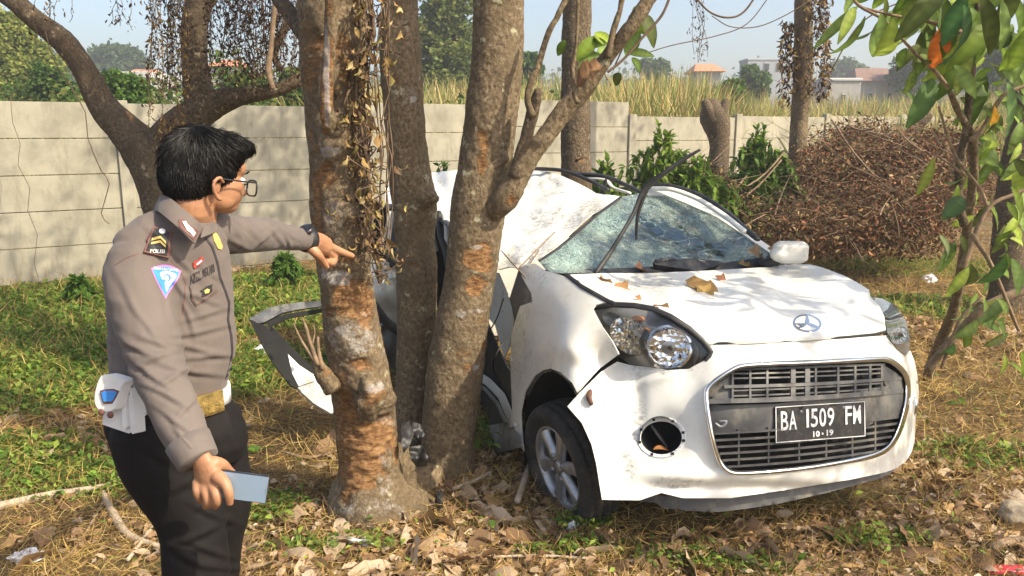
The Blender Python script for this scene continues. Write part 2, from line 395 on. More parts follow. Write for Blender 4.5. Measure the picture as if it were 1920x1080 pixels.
c = mix(t, ramp(t, noise(t, coords(t, (1, 1, 1)), .9, 5, .6), [(.53, (0, 0, 0)), (.64, (.4, .4, .4))]), c, (.12, .13, .04))
t.links.new(c, b.inputs['Base Color']); b.inputs['Roughness'].default_value = .95; b.inputs['Specular IOR Level'].default_value = .1
bump(t, b, noise(t, v, 45, 8, .8), .9, .03); MATS['soil'] = m
part('ground', gridsheet(xs, ys), MATS['soil'], base=(0, 0, 0), kind='structure')

# ================================================================== WALL of precast panels
WD = np.array([.851, .524, 0]); WN = np.array([.524, -.851, 0])
def wpt(x): return np.array([x, 12.39+.616*x, 0])
m, t, b = M_('concrete_panel'); v = coords(t)
c = ramp(t, noise(t, v, 2.2, 8, .65), [(.3, (.24, .222, .168)), (.5, (.35, .325, .25)), (.75, (.43, .395, .305))])
c = mix(t, ramp(t, noise(t, coords(t, (1, 1, .25)), 7, 7, .7), [(.5, (0, 0, 0)), (.7, (.7, .7, .7))]), c, (.2, .18, .13))
c = mix(t, ramp(t, noise(t, v, 3.1, 9, .75), [(.56, (0, 0, 0)), (.66, (.55, .55, .55))]), c, (.22, .21, .17))
c = mix(t, ramp(t, noise(t, v, 60, 3), [(.6, (0, 0, 0)), (.72, (.3, .3, .3))]), c, (.2, .18, .15))
t.links.new(c, b.inputs['Base Color']); b.inputs['Roughness'].default_value = .9; bump(t, b, noise(t, v, 20, 8, .7), .25, .006); MATS['concrete'] = m
AX = np.array([WD, WN, [0, 0, 1]])
def wall(x0, n, dx, tops, rows, label, first_post=True):
    r = root('panel_wall', wpt(x0), label, 'wall', 'precast panel walls')
    wmesh = {}
    for i in range(n):
        xa = x0+i*dx*.851; top = tops[i]; c0 = wpt(xa)
        if i or first_post:
            part('post', box(c0+np.array([0, 0, top/2-.02])+WN*.01, (.15, .11, top+.10), AX, .006), MATS['concrete'], r, smooth=False)
        for k in range(rows):
            h = .412; z = top-(k+.5)*h; L = dx-.15; e = random.uniform(-.004, .004)
            g = box((0, 0, 0), (L, .05, h-.010), None, .0035)
            o = part('panel', (g[0]@AX+c0+WD*dx/2+np.array([0, 0, z])+WN*e, g[1]), MATS['concrete'], r, smooth=False)
wall(-9.05, 5, 2.6, [2.1, 2.08, 2.075, 2.14, 2.23], 6, 'tall pale concrete panel wall behind the man and the three trunks')
wall(-9.05+5*2.6*.851+.001, 6, 2.55, [2.0, 2.03, 2.06, 2.08, 2.1, 2.1], 6, 'lower grey concrete panel wall stepping down beyond the post, behind the tree stump')

# ================================================================== foliage helpers
LT = [leaf(1, .42, .25, .25, 0, 3), leaf(1, .5, .5, .1, .2, 3), leaf(1, .35, .1, .4, 0, 3)]
LTS = [leaf(1, .9, .6, .2, 0, 2), leaf(1, .8, .3, .3, 0, 2)]
DG = [(.045, .085, .02), (.06, .11, .025), (.03, .06, .018), (.09, .13, .03)]
YG = [(.15, .19, .03), (.2, .22, .045), (.1, .14, .03), (.22, .2, .06)]
BG = [(.1, .19, .03), (.14, .24, .04), (.07, .14, .025)]
DRY = [(.26, .15, .05), (.35, .22, .09), (.18, .095, .035), (.42, .3, .14), (.14, .075, .03)]
STR = [(.42, .31, .13), (.5, .38, .18), (.33, .23, .09), (.28, .26, .08)]
def cloud(centers, radii, n, size, cols, tm=None, var=.3, droop=0, hollow=.35):
    centers = np.asarray(centers, float); radii = np.asarray(radii, float)
    if radii.ndim == 1: radii = np.stack([radii]*3, -1)
    wv = radii.prod(1)**.67; k = rng.choice(len(centers), n, p=wv/wv.sum()); d = randdir(n)
    rr = (hollow+(1-hollow)*rng.uniform(0, 1, n)**.6)[:, None]; P = centers[k]+d*radii[k]*rr
    P = P+rng.normal(0, .12, (n, 3))*radii[k]
    D = randdir(n, -.8, .5)-np.array([0, 0, droop]); M = frames(D, rng.uniform(0, 6.28, n))
    V, Fs, idx = scatter(tm or LTS, P, M, size*rng.uniform(.6, 1.4, n))
    col = pick(cols, n, var); cl = pick([(1, 1, 1)], len(centers), .25)[k]
    return (V, Fs), (col*cl)[idx]
def crown_tree(name, px, pt, pb, rx, Y, cols, label, group, nleaf=3000, size=None, trunk_r=.02, zb=None, bark='bark_far', lobes=16, cat='tree'):
    pb0 = pb; pb = pb+14
    base = PY(px, pb, Y); base[2] = float(gz(base[0], base[1])); top = PY(px, pt, Y); R = rx*Y/FOC; H = top[2]-(PY(px, pb, Y)[2]); H = max(H, .3)
    zc = PY(px, pb, Y)[2]
    r = root(name, base, label, cat, group)
    cs = []; rs = []
    for i in range(lobes):
        a = rng.uniform(0, 6.28); q = rng.uniform(0, .85); z = rng.uniform(.05, .88); sh = 1-.5*abs(z-.4)*1.4
        cs.append([base[0]+math.cos(a)*q*R*sh, base[1]+math.sin(a)*q*R*sh, zc+H*z]); k = rng.uniform(.22, .46); rs.append([R*k, R*k, min(H*.3, R*k*.9)])
    cs.append([base[0], base[1], zc+H*.86]); rs.append([R*.35, R*.35, H*.14])
    g, tint = cloud(cs, rs, int(nleaf*2.2), (size or R*.09)*.8, cols)
    part('crown', g, MATS['leaf'], r, tint=tint)
    gs = [tube([base-[0, 0, .1], [base[0], base[1], (base[2]+zc+H*.5)/2], [base[0]+R*.1, base[1], zc+H*.7]], [H*trunk_r*1.6, H*trunk_r, H*trunk_r*.5], 7)]
    for c_ in cs[:6]: gs.append(tube([[base[0], base[1], zc+H*.25], (np.array([base[0], base[1], zc+H*.3])+c_)/2, c_], [H*trunk_r*.6, H*trunk_r*.4, H*.004], 5))
    part('trunk', join(gs), MATS[bark], r)
    return r
YG2 = [(.26, .3, .06), (.32, .33, .08), (.18, .23, .045)]; LGR = [(.16, .22, .05), (.2, .26, .07), (.12, .18, .04)]; DG0 = DG; DG = [(.07, .12, .03), (.09, .15, .035), (.05, .09, .025), (.12, .17, .05)]
GF = 'trees beyond the wall'
crown_tree('tree', 12, 15, 185, 92, 28, YG2, 'big yellow green tree beyond the wall at the left edge of the photo', GF, 13000, .2, lobes=30)
crown_tree('tree', 105, 125, 192, 45, 20, DG+BG, 'dark green bushy tree over the wall beside the big yellow green tree', GF, 3500, .12)
crown_tree('tree', 222, 88, 150, 55, 95, DG, 'distant rounded green tree above the long white roof', GF, 2500, .7)
crown_tree('tree', 130, 100, 150, 40, 110, DG, 'distant low green tree left of the long white roof', GF, 1800, .7)
crown_tree('tree', 838, -30, 190, 84, 34, YG+LGR, 'feathery light green tree seen between the second and third trunks', GF, 11000, .22, lobes=34)
crown_tree('tree', 995, 98, 185, 30, 36, BG+DG, 'small green palm like tree just right of the third trunk', GF, 2500, .3)
crown_tree('tree', 1232, 112, 175, 40, 80, DG, 'far green tree left of the orange roofed house', GF, 2000, .5)
crown_tree('tree', 1405, 122, 178, 38, 45, DG+BG, 'round green tree in front of the pale flat building', GF, 3500, .25)
crown_tree('tree', 1575, 118, 160, 55, 110, DG, 'far green tree behind the white shed', GF, 2200, .7)
crown_tree('tree', 1712, 100, 185, 60, 60, DG+YG, 'far green tree right of the brown roofed house', GF, 3500, .4)
crown_tree('tree', 1860, 90, 190, 70, 45, DG, 'far dark tree behind the big leaved tree at right', GF, 3500, .35)
GS = 'shrubs just beyond the wall'
crown_tree('shrub', 245, 140, 200, 60, 16, BG, 'bright green shrub topping the wall below the red roof', GS, 2500, .1, cat='shrub')
crown_tree('shrub', 455, 140, 205, 55, 17, BG+YG, 'green shrub above the wall under the hanging dark vines', GS, 2500, .1, cat='shrub')
crown_tree('shrub', 550, 125, 205, 40, 18, BG+YG, 'green shrub above the wall just left of the scarred trunk', GS, 2000, .1, cat='shrub')
crown_tree('shrub', 1370, 150, 200, 40, 26, BG, 'light green shrub above the wall behind the stump', GS, 2500, .15, cat='shrub')
# far wood that reads as one mass
n = 90; X = rng.uniform(-130, 190, n); cs = np.stack([X, 170+rng.uniform(-15, 25, n), rng.uniform(4, 9, n)], -1)
g, ti = cloud(cs, np.stack([rng.uniform(6, 12, n), np.full(n, 5), rng.uniform(4, 7.5, n)], -1), 42000, 1.2, DG, var=.2)
part('far_woods', g, MATS['leaf'], tint=ti, label='distant strip of woods along the horizon', cat='woods', kind='stuff')
n = 110; pxh = rng.uniform(-40, 1180, n); Yh = rng.uniform(17, 27, n); cs = np.stack([(pxh-960)/FOC*Yh, Yh, rng.uniform(.8, 2.3, n)+.35*(pxh < 560)], -1)
g, ti = cloud(cs, np.stack([rng.uniform(.5, 1.3, n), rng.uniform(.5, 1, n), rng.uniform(.4, 1.0, n)], -1), 38000, .13, BG+YG+DG[:2])
part('field_scrub', g, MATS['leaf'], tint=ti, label='low green scrub growing in the field just beyond the wall', cat='scrub', kind='stuff')
# reeds and tall straw grass of the field
BL = [leaf(1, .02, .5, 0, 0, 4), leaf(1, .016, .9, 0, 0, 4), leaf(1, .025, .25, 0, 0, 3)]
def blades(P, h, cols, lean=.35, tm=None, var=.3):
    n = len(P); D = randdir(n, 0, .2)*lean+np.array([0, 0, 1.]); D = D+rng.normal(0, .1, (n, 3))
    M = frames(D, rng.uniform(0, 6.28, n)); V, Fs, idx = scatter(tm or BL, P, M, h); return (V, Fs), pick(cols, n, var)[idx]
n = 68000; pxs = np.concatenate([rng.uniform(1140, 1330, n//4), rng.uniform(600, 1150, n//4), rng.uniform(60, 600, n//6), rng.uniform(1300, 1950, n-2*(n//4)-n//6)]); Yd = rng.uniform(16, 34, n)
P = np.stack([(pxs-960)/FOC*Yd, Yd, np.zeros(n)], -1); clump = (fbm(P, .25, 5)+1)/2
ytp = np.where((pxs > 1150) & (pxs < 1300), 132, np.where(pxs > 1300, 160, np.where(pxs < 600, 178, 130))); hh = (1.75+(246-ytp)/1478*Yd)*rng.uniform(.7, 1.05, n)*(.82+.22*clump)
BLW = [leaf(1, .016, .5, 0, 0, 4), leaf(1, .014, 1.0, 0, 0, 4), leaf(1, .018, .2, 0, 0, 3)]
g, ti = blades(P, hh, [(.5, .38, .15), (.56, .44, .2), (.42, .3, .12), (.35, .33, .12), (.24, .29, .08), (.2, .26, .07)], .3, BLW)
part('tall_grass', g, MATS['straw'], tint=ti, label='tall straw coloured grass and reeds in the field beyond the wall', cat='grass', kind='stuff', base=(0, 16, 0))
# ================================================================== HOUSES far off
MATS['plaster'] = simple('plaster', (.3, .29, .26), .9, 0, .1, 3); MATS['tile_or'] = simple('roof_orange', (.5, .2, .1), .85, 0, .25, 6); MATS['tile_br'] = simple('roof_brown', (.2, .12, .09), .9, 0, .3, 6)
MATS['wht'] = simple('white_sheet', (.42, .42, .4), .6, 0, .05, 5); MATS['greyw'] = simple('grey_render', (.28, .3, .32), .9, 0, .06, 1.5); MATS['glassd'] = simple('dark_window', (.03, .035, .04), .15)
def house(x0, x1, ytop, yeave, Y, mroof, mwall, label, depth=4, wins=3, flat=False, wz=None, name='house', cat='house'):
    a = PY(x0, yeave, Y); b = PY(x1, yeave, Y); zt = PY((x0+x1)/2, ytop, Y)[2]; ze = a[2]; L = b[0]-a[0]; cx = (a[0]+b[0])/2
    r = root(name, (cx, Y+depth/2, 0), label, cat, 'houses beyond the field')
    part('wall', box((cx, Y+depth/2, ze/2), (L*.96, depth*.96, ze), None), MATS[mwall], r, smooth=False)
    if flat: part('roof', box((cx, Y+depth/2, (ze+zt)/2), (L, depth, zt-ze), None, .05), MATS[mroof], r, smooth=False)
    else:
        e = .4; V = np.array([[a[0]-e, Y-e, ze], [b[0]+e, Y-e, ze], [b[0]+e, Y+depth+e, ze], [a[0]-e, Y+depth+e, ze], [a[0]+L*.12, Y+depth/2, zt], [b[0]-L*.12, Y+depth/2, zt]])
        part('roof', (V, [np.array([[0, 1, 5, 4], [2, 3, 4, 5], [3, 2, 1, 0]]), np.array([[1, 2, 5], [3, 0, 4]])]), MATS[mroof], r, smooth=False)
    for i in range(wins):
        x = a[0]+L*(i+.6)/(wins+.2); w_ = L*.08; z = wz if wz else ze-1.2
        f = part('window', box((x, Y+depth*.02-.02, z), (w_*1.15, .12, .75), None), MATS['wht'], r, smooth=False)
        part('pane', box((x, Y+depth*.02-.09, z), (w_, .05, .6), None), MATS['glassd'], f, smooth=False)
house(1308, 1353, 116, 134, 72, 'tile_or', 'plaster', 'small house with an orange tiled roof beyond the field', wins=2)
house(1401, 1500, 109, 114, 80, 'greyw', 'greyw', 'pale grey flat roofed building with a row of small vents near the top', 3, 4, True, wz=PY(1440, 125, 80)[2], name='flat_building', cat='building')
house(1552, 1618, 146, 152, 55, 'wht', 'plaster', 'low white shed with a thin flat roof left of the brown roofed house', 6, 1, True)
house(1612, 1692, 124, 152, 62, 'tile_br', 'plaster', 'house with a dark brown roof at the right of the field', wins=2)
house(228, 282, 127, 143, 75, 'tile_or', 'plaster', 'red roofed house over the long white roof at far left', wins=1)
house(165, 280, 134, 146, 60, 'wht', 'plaster', 'long low building with a white sheet roof at far left', 6, 1, True, name='long_building', cat='building')
house(392, 440, 108, 124, 70, 'tile_or', 'plaster', 'red roofed house behind the hanging dark vines', wins=1)
MATS['palewood'] = simple('pale_dead_wood', (.42, .34, .25), .85, 0, .25, 25, .4)
# ================================================================== TREE TRUNKS
def blobmask(V, N, spots):
    q = proj(V); a = np.zeros(len(V)); view = V-CAM; view /= np.linalg.norm(view, axis=1)[:, None]; fac = np.clip(-(view*N).sum(1)*3+.4, 0, 1)
    w1 = fbm(V, 9, 31, 4)*.75; w2 = fbm(V, 9, 57, 4)*.75
    for (cx, cy, rx, ry, s) in spots:
        d = ((q[:, 0]-cx)/rx+w1*1.2)**2+((q[:, 1]-cy)/ry+w2*1.2)**2; a = np.maximum(a, s*np.clip(1.25-d*.85, 0, 1)*(.75+.5*np.clip(fbm(V, 14, 77, 3)+.4, 0, 1)))
    return a*fac
def limb(nodes, Y, seg=36, step=.018, nz=.05, nsc=7, seed=0, knots=(), ends=None, cap=True):
    Ys = Y if isinstance(Y, (list, tuple)) else [Y]*len(nodes)
    P = [PY(n_[0], n_[1], y) for n_, y in zip(nodes, Ys)]; R = [n_[2]*TY(n_[0], n_[1], y)/FOC for n_, y in zip(nodes, Ys)]
    if ends:
        for e, rr in reversed(ends.get('start', [])): P.insert(0, np.array(e)); R.insert(0, rr)
        for e, rr in ends.get('end', []): P.append(np.array(e)); R.append(rr)
    L = sum(np.linalg.norm(np.array(P[i+1])-P[i]) for i in range(len(P)-1)); sub = max(2, int(L/step/(len(P)-1)))
    V, Fs = tube(P, R, seg, sub, cap, nz=nz, nsc=nsc, seed=seed)
    if knots:
        N = vnorm(V, [F for F in Fs if F.shape[1] == 4]); q = proj(V); view = V-CAM; view /= np.linalg.norm(view, axis=1)[:, None]; fr = np.clip(-(view*N).sum(1)*2, 0, 1)
        for kx, ky, kr, kd in knots:
            d = ((q[:, 0]-kx)**2+(q[:, 1]-ky)**2)/kr**2; V = V+N*(kd*np.exp(-d*1.3)*fr*(1+.5*fbm(V, 40, 9)))[:, None]
    return V, Fs
def bark(name, geo, mat, parent, scars=(), pales=(), dig=.012, **kw):
    V, Fs = geo; N = vnorm(V, [F for F in Fs if F.shape[1] == 4]); s = blobmask(V, N, scars) if scars else np.zeros(len(V)); p_ = blobmask(V, N, pales) if pales else np.zeros(len(V))
    if scars: V = V-N*(np.clip(s*2-.6, 0, 1)*dig*(1+.8*fbm(V*[1, 1, 2.5], 22, 4)))[:, None]
    V = V+N*(.0045*fbm(V*[1, 1, .5], 60, 8, 2)-.0028*np.clip(.25-np.abs(vn(V*[1, 1, .35], 24, 5)), 0, 1)*4*(s < .4)+np.clip(s*2-.6, 0, 1)*.006*vn(V*[1, 1, .3], 70, 12))[:, None]
    return part(name, (V, Fs), mat, parent, attrs={'scar': s, 'pale': p_}, **kw)
def up(P, dz, dx=0, dy=0): return [P[0]+dx, P[1]+dy, P[2]+dz]
# --- front scarred trunk
Y1 = 3.42
n1 = [(624, -70, 66), (623, 0, 64), (625, 100, 62), (628, 200, 57), (636, 290, 56), (640, 400, 57), (645, 490, 49), (650, 540, 49), (657, 600, 52), (666, 650, 53), (674, 700, 55), (682, 760, 57), (688, 820, 57), (692, 880, 58), (698, 930, 72), (706, 962, 98), (712, 985, 120)]
Y1s = [3.30]*8+[3.33, 3.36, 3.38]+[3.42]*4+[3.44, 3.46]
t1 = root('tree', PY(695, 940, Y1)*[1, 1, 0], 'front trunk with orange stripped bark scars that the man points at', 'tree', 'three trunks at the crash')
pt = PY(624, -70, 3.3)
bark('trunk', limb(n1, Y1s, 56, .012, .06, 6, 1, knots=[(694, 748, 36, .06), (668, 400, 26, .045), (735, 745, 14, .025), (600, 700, 26, .035), (628, 265, 34, .05), (650, 650, 22, .012), (640, 240, 22, .03)], ends={'start': [((pt[0]-.1, pt[1], pt[2]+2.6), .12), ((pt[0]-.05, pt[1], pt[2]+1.2), .14)]}),
     MATS['bark'], t1, scars=[(657, 572, 44, 44, 1.5), (650, 520, 36, 20, .6), (690, 835, 66, 66, 1.5), (645, 870, 30, 55, 1.4), (676, 900, 40, 26, 1.3), (650, 770, 24, 40, .8), (606, 330, 26, 34, .8), (592, 400, 12, 95, .8), (580, 160, 20, 130, .55), (676, 690, 34, 14, .7), (636, 725, 22, 40, .6), (690, 600, 16, 30, .5), (620, 90, 50, 26, .6), (648, 130, 18, 50, .6), (640, 485, 40, 10, .6)],
     pales=[(640, 525, 44, 20, .9), (648, 640, 50, 34, .5), (650, 700, 30, 50, .5), (700, 950, 80, 20, .62), (728, 890, 20, 70, .55), (665, 640, 60, 50, .62), (700, 790, 50, 14, .7), (612, 285, 30, 14, .8), (622, 420, 26, 60, .55), (700, 760, 46, 24, .5)], dig=.018)
part('root_flare', join([tube([PY(700, 930, 3.45), PY(755, 955, 3.42)*[1, 1, 0]+[0, 0, .03], PY(820, 960, 3.55)*[1, 1, 0]-[0, 0, .05]], [.15, .11, .05], 20, 6, nz=.15), tube([PY(740, 860, 3.7), PY(770, 905, 3.75), PY(790, 950, 3.7)*[1, 1, 0]-[0, 0, .05]], [.10, .14, .18], 20, 6, nz=.15), tube([PY(670, 930, 3.45), PY(640, 960, 3.35)*[1, 1, 0]-[0, 0, .03]], [.14, .08], 16, 6, nz=.15)]), MATS['bark'], t1, attrs=None)
st = limb([(622, -60, 13), (620, 60, 12), (616, 120, 12), (612, 180, 12), (616, 225, 15), (628, 262, 22)], [3.0, 3.05, 3.08, 3.1, 3.13, 3.22], 24, .01, .22, 14, 3)
bark('peeled_branch', st, MATS['bark'], t1, [(612, 170, 16, 100, 1.0), (622, 30, 16, 80, .5)], [(612, 150, 7, 90, 1.5), (614, 215, 7, 30, 1.2)], .003, label='branch stub with its bark peeled to pale wood')
bark('branch_stub', limb([(622, 728, 18), (606, 700, 16), (594, 676, 10)], 3.25, 16, .01, .25, 18, 6), MATS['bark'], t1, [(604, 700, 14, 16, .7)])
for nd_ in ([(596, 682, 6), (584, 650, 4), (574, 615, 3.2), (568, 598, 1.5)], [(590, 676, 4), (566, 640, 2.5), (550, 606, 1.2)], [(604, 690, 5), (597, 655, 3.6), (596, 632, 2.6)], [(584, 650, 2.5), (590, 625, 1.8), (588, 610, 1)]): part('twig', limb(nd_, 3.22, 8, .02, .3, 25), MATS['twig'], t1)
bark('branch', limb([(600, 75, 30), (572, 55, 22), (548, 30, 16), (525, 0, 14), (500, -40, 14)], [3.35, 3.4, 3.45, 3.5, 3.6], 18, .02, .1, 12, 5), MATS['bark_dark'], t1)
k_ = limb([(690, 712, 16), (698, 738, 27), (690, 772, 20)], [3.17, 3.13, 3.18], 26, .007, .45, 22, 4)
bark('burl', k_, MATS['bark'], t1, scars=[(692, 750, 30, 28, .7)], pales=[(697, 728, 20, 18, .9)])
# --- second trunk
n2 = [(748, -70, 35), (749, 0, 34), (750, 100, 39), (757, 200, 38), (765, 300, 39), (774, 365, 42), (779, 395, 40), (777, 440, 37), (781, 500, 39), (782, 560, 38), (782, 620, 37), (779, 680, 36), (776, 740, 36), (775, 800, 38), (775, 860, 46)]
p_ = PY(748, -70, 4.15)
t2 = root('tree', PY(775, 850, 4.15)*[1, 1, 0], 'middle trunk of the three, dark and straight with a knot on its right side', 'tree', 'three trunks at the crash')
bark('trunk', limb(n2, [4.15]*len(n2), 44, .014, .05, 7, 7, knots=[(803, 372, 18, .05), (735, 420, 14, .02)], ends={'start': [(up(p_, 2.4, .15), .08), (up(p_, 1.1, .03), .1)]}), MATS['bark'], t2,
     scars=[(741, 150, 20, 10, .6), (773, 495, 9, 7, .7)], pales=[(757, 60, 16, 60, .42), (768, 175, 20, 26, .5), (775, 185, 7, 7, 1), (760, 290, 14, 20, .3)])
# --- third trunk leaning right, with forked branch
n3 = [(940, -70, 49), (936, 0, 48), (932, 100, 48), (922, 200, 50), (910, 300, 49), (898, 380, 53), (893, 420, 51), (886, 480, 50), (880, 530, 47), (868, 600, 50), (853, 700, 54), (843, 800, 51), (838, 860, 51), (836, 910, 66), (836, 935, 84)]
Y3 = 3.85; p_ = PY(940, -70, Y3)
t3 = root('tree', PY(836, 905, Y3)*[1, 1, 0], 'right trunk of the three, leaning right with a forked branch beside the white car', 'tree', 'three trunks at the crash')
bark('trunk', limb(n3, [Y3]*len(n3), 52, .013, .05, 6, 11, knots=[(950, 375, 22, .025), (952, 300, 10, .02), (820, 750, 12, .01)], ends={'start': [(up(p_, 2.5, .4), .1), (up(p_, 1.2, .15), .125)]}), MATS['bark'], t3,
     scars=[(908, 260, 14, 30, .95), (904, 300, 9, 26, .9), (953, 350, 12, 22, .7), (897, 486, 34, 22, 1.2), (890, 535, 24, 20, 1.1), (905, 600, 16, 10, .5), (880, 690, 20, 12, .6), (870, 660, 22, 14, .5), (893, 760, 12, 18, .5), (908, 650, 7, 12, .7)],
     pales=[(893, 466, 15, 5, 1), (866, 590, 14, 11, .9), (893, 582, 20, 6, .8), (893, 688, 9, 9, .9), (940, 100, 14, 30, .35), (930, 200, 14, 14, .3)], dig=.01)
YB = [3.80, 3.72, 3.7, 3.7, 3.7, 3.7, 3.68, 3.65, 3.6, 3.6]
bark('branch', limb([(908, 408, 18), (946, 374, 25), (972, 332, 21), (990, 296, 21), (1018, 262, 18), (1060, 205, 18), (1095, 168, 17), (1140, 105, 14), (1190, 40, 14), (1235, -30, 13)], YB, 26, .015, .06, 9, 13), MATS['bark'], t3, scars=[(955, 372, 12, 14, .7)])
bark('branch', limb([(968, 330, 16), (980, 285, 13), (992, 235, 12), (1003, 195, 11), (1010, 170, 9)], 3.68, 20, .02, .1, 14, 15), MATS['bark_dark'], t3)
bark('branch', limb([(998, 215, 8), (990, 190, 7), (994, 160, 6.5), (1010, 120, 6.5), (1025, 70, 6), (1048, 25, 6), (1070, -20, 6)], 3.64, 12, .02, .1, 14, 16), MATS['bark'], t3)
bark('branch', limb([(1084, 192, 6), (1078, 178, 4.5), (1074, 130, 4.5), (1080, 80, 4), (1085, -20, 4)], 3.55, 10, .03, .1, 14, 17), MATS['bark'], t3)
bark('branch', limb([(1140, 105, 8), (1150, 60, 6), (1162, 20, 6), (1172, -30, 6)], 3.6, 10, .03, .1, 14, 18), MATS['bark'], t3)
# --- other trunks
def small_trunk(name, nodes, Y, label, mat='bark_dark', ext=3.0, group='trees around the wreck', seg=24, gx=0, scars=(), pales=()):
    p0 = PY(nodes[0][0], nodes[0][1], Y); pe = PY(nodes[-1][0], nodes[-1][1], Y); r0 = nodes[0][2]*Y/FOC; re = nodes[-1][2]*Y/FOC
    z = float(gz(pe[0]+gx, pe[1])); r = root(name, (pe[0]+gx, pe[1], z), label, 'tree' if name == 'tree' else name.replace('_', ' '), group)
    ends = {'end': [((pe[0]+gx, pe[1], z-.1), re*1.35)]} if pe[2] > .1 else {}
    if ext: ends['start'] = [(up(p0, ext), r0*.7), (up(p0, ext*.5), r0*.85)]
    bark('trunk', limb(nodes, Y, seg, .03, .07, 5, len(ORG), ends=ends), MATS[mat], r, scars, pales); return r
tB = small_trunk('tree', [(1083, -40, 27), (1080, 100, 27), (1079, 200, 28), (1079, 290, 28), (1080, 330, 29)], 7.6, 'dark trunk standing behind the car roof and the forked branch', scars=[(1092, 302, 12, 5, .8)])
tS = small_trunk('tree', [(1508, -30, 16), (1506, 60, 17), (1506, 140, 18), (1499, 220, 16), (1496, 300, 17), (1499, 380, 17), (1497, 440, 18)], 11.5, 'slim straight trunk behind the white side mirror, in front of the dry brush', 'bark')
tR = small_trunk('tree', [(1925, 150, 22), (1915, 250, 24), (1900, 350, 28), (1893, 450, 30), (1890, 540, 32)], 7.5, 'thick dark trunk at the right edge behind the big leaved tree', ext=2)
st_ = small_trunk('tree_stump', [(1332, 196, 18), (1338, 215, 27), (1344, 235, 25), (1349, 270, 19), (1347, 310, 20)], 13.2, 'broken topped tree stump in front of the low wall', 'bark_dark', 0)
bark('broken_top', join([limb([(1362, 188, 6), (1356, 205, 10), (1348, 225, 14)], 13.1, 12, .05, .2, 5), limb([(1322, 190, 7), (1328, 205, 12), (1338, 225, 16)], 13.1, 12, .05, .2, 5)]), MATS['bark_dark'], st_)
small_trunk('tree', [(1740, 215, 10), (1690, 270, 12), (1640, 330, 14)], 12.8, 'leaning dark trunk behind the dry brush at right', ext=0)
# --- left curved tree
YL = 5.6; bx = PY(335, 560, YL); zb = 0
tL = root('tree', (bx[0], bx[1], 0), 'bent dark tree with spreading limbs behind the man, hung with dry vines', 'tree', 'trees around the wreck')
bark('trunk', limb([(345, 560, 50), (335, 480, 46), (318, 400, 44), (292, 320, 42), (268, 280, 40), (235, 245, 32), (195, 200, 27), (160, 135, 22), (120, 80, 22), (70, 40, 19), (30, 5, 18), (-30, -40, 18)], YL, 32, .02, .08, 6, 21, ends={'start': [((bx[0]+.05, bx[1], -.1), .24), ((bx[0]+.02, bx[1], .12), .2)]}), MATS['bark_dark'], tL, scars=[(245, 215, 12, 20, .6), (300, 230, 20, 18, .5), (190, 170, 14, 40, .4), (120, 90, 30, 30, .35)])
bark('limb', limb([(285, 300, 34), (320, 245, 30), (368, 215, 30), (415, 190, 24), (455, 180, 17), (520, 168, 13), (560, 150, 12), (610, 130, 9)], [5.6, 5.6, 5.6, 5.55, 5.5, 5.5, 5.5, 5.5], 28, .02, .08, 6, 22), MATS['bark_dark'], tL, scars=[(345, 200, 20, 10, .5), (388, 192, 9, 7, .5)])
bark('limb', limb([(382, 205, 34), (372, 170, 28), (366, 120, 24), (364, 60, 24), (374, 0, 25), (385, -50, 26)], [5.6, 5.6, 5.62, 5.65, 5.7, 5.75], 28, .02, .08, 6, 23, ends={'end': [(up(PY(385, -50, 5.75), 1.3, .1), .08)]}), MATS['bark_dark'], tL)
bark('limb', limb([(525, 130, 7), (515, 100, 7), (530, 60, 8), (560, 20, 8), (570, -30, 8)], 5.4, 12, .03, .1, 8, 24), MATS['bark_dark'], tL)
# ================================================================== THE CAR (measured in its own frame: a across, b back from the nose, c up)
CK = 1.14; CY, CN = .34, .186
CO = np.array([1.129*CK, 2.576*CK, 1.75-(1.75-.287)*CK]); bh = np.array([-math.sin(CY), math.cos(CY), 0]); zh = np.array([0, 0, 1.])
CE = CK*np.array([[math.cos(CY), math.sin(CY), 0], bh*math.cos(CN)-zh*math.sin(CN), bh*math.sin(CN)+zh*math.cos(CN)]); CI = np.linalg.inv(CE.T)
def car(a, b, c): return CO+a*CE[0]+b*CE[1]+c*CE[2]
CAX = CE/CK
def solve_t(px, py, kd, val):
    d = ray(px, py)
    if kd == 't': return val
    if kd == 'y': return val/d[1]
    if kd == 'z': return (val-1.75)/d[2]
    wv = CI['abc'.index(kd)]; return (val-wv@(CAM-CO))/(wv@d)
# --- paint
m, t, b = M_('white_paint'); v = coords(t)
c = ramp(t, noise(t, v, 2.5, 8, .7), [(.4, (.70, .69, .63)), (.62, (.78, .77, .71))])
c = mix(t, ramp(t, noise(t, v, 90, 4, .7), [(.66, (0, 0, 0)), (.76, (.6, .6, .6))]), c, (.3, .25, .2))
c = mix(t, ramp(t, noise(t, coords(t, (1, 1, 2)), 9, 10, .8), [(.5, (0, 0, 0)), (.75, (.5, .5, .5))]), c, (.44, .39, .30))
c = mix(t, ramp(t, noise(t, v, 1.7, 7, .7), [(.4, (0, 0, 0)), (.7, (.3, .3, .3))]), c, (.5, .47, .4))
dm = ramp(t, math_(t, 'MULTIPLY', attr(t, 'dirt'), math_(t, 'ADD', math_(t, 'MULTIPLY', math_(t, 'SUBTRACT', noise(t, coords(t, (1, 1, 1.6)), 38, 10, .8), .5), 6.0), .35)), [(.15, (0, 0, 0)), (.75, (.72, .72, .72))])
c = mix(t, dm, c, (.16, .14, .12))
t.links.new(c, b.inputs['Base Color']); t.links.new(ramp(t, noise(t, v, 6, 6), [(.35, (.25,)*3), (.7, (.5,)*3)]), b.inputs['Roughness']); b.inputs['Coat Weight'].default_value = .35; b.inputs['Coat Roughness'].default_value = .15
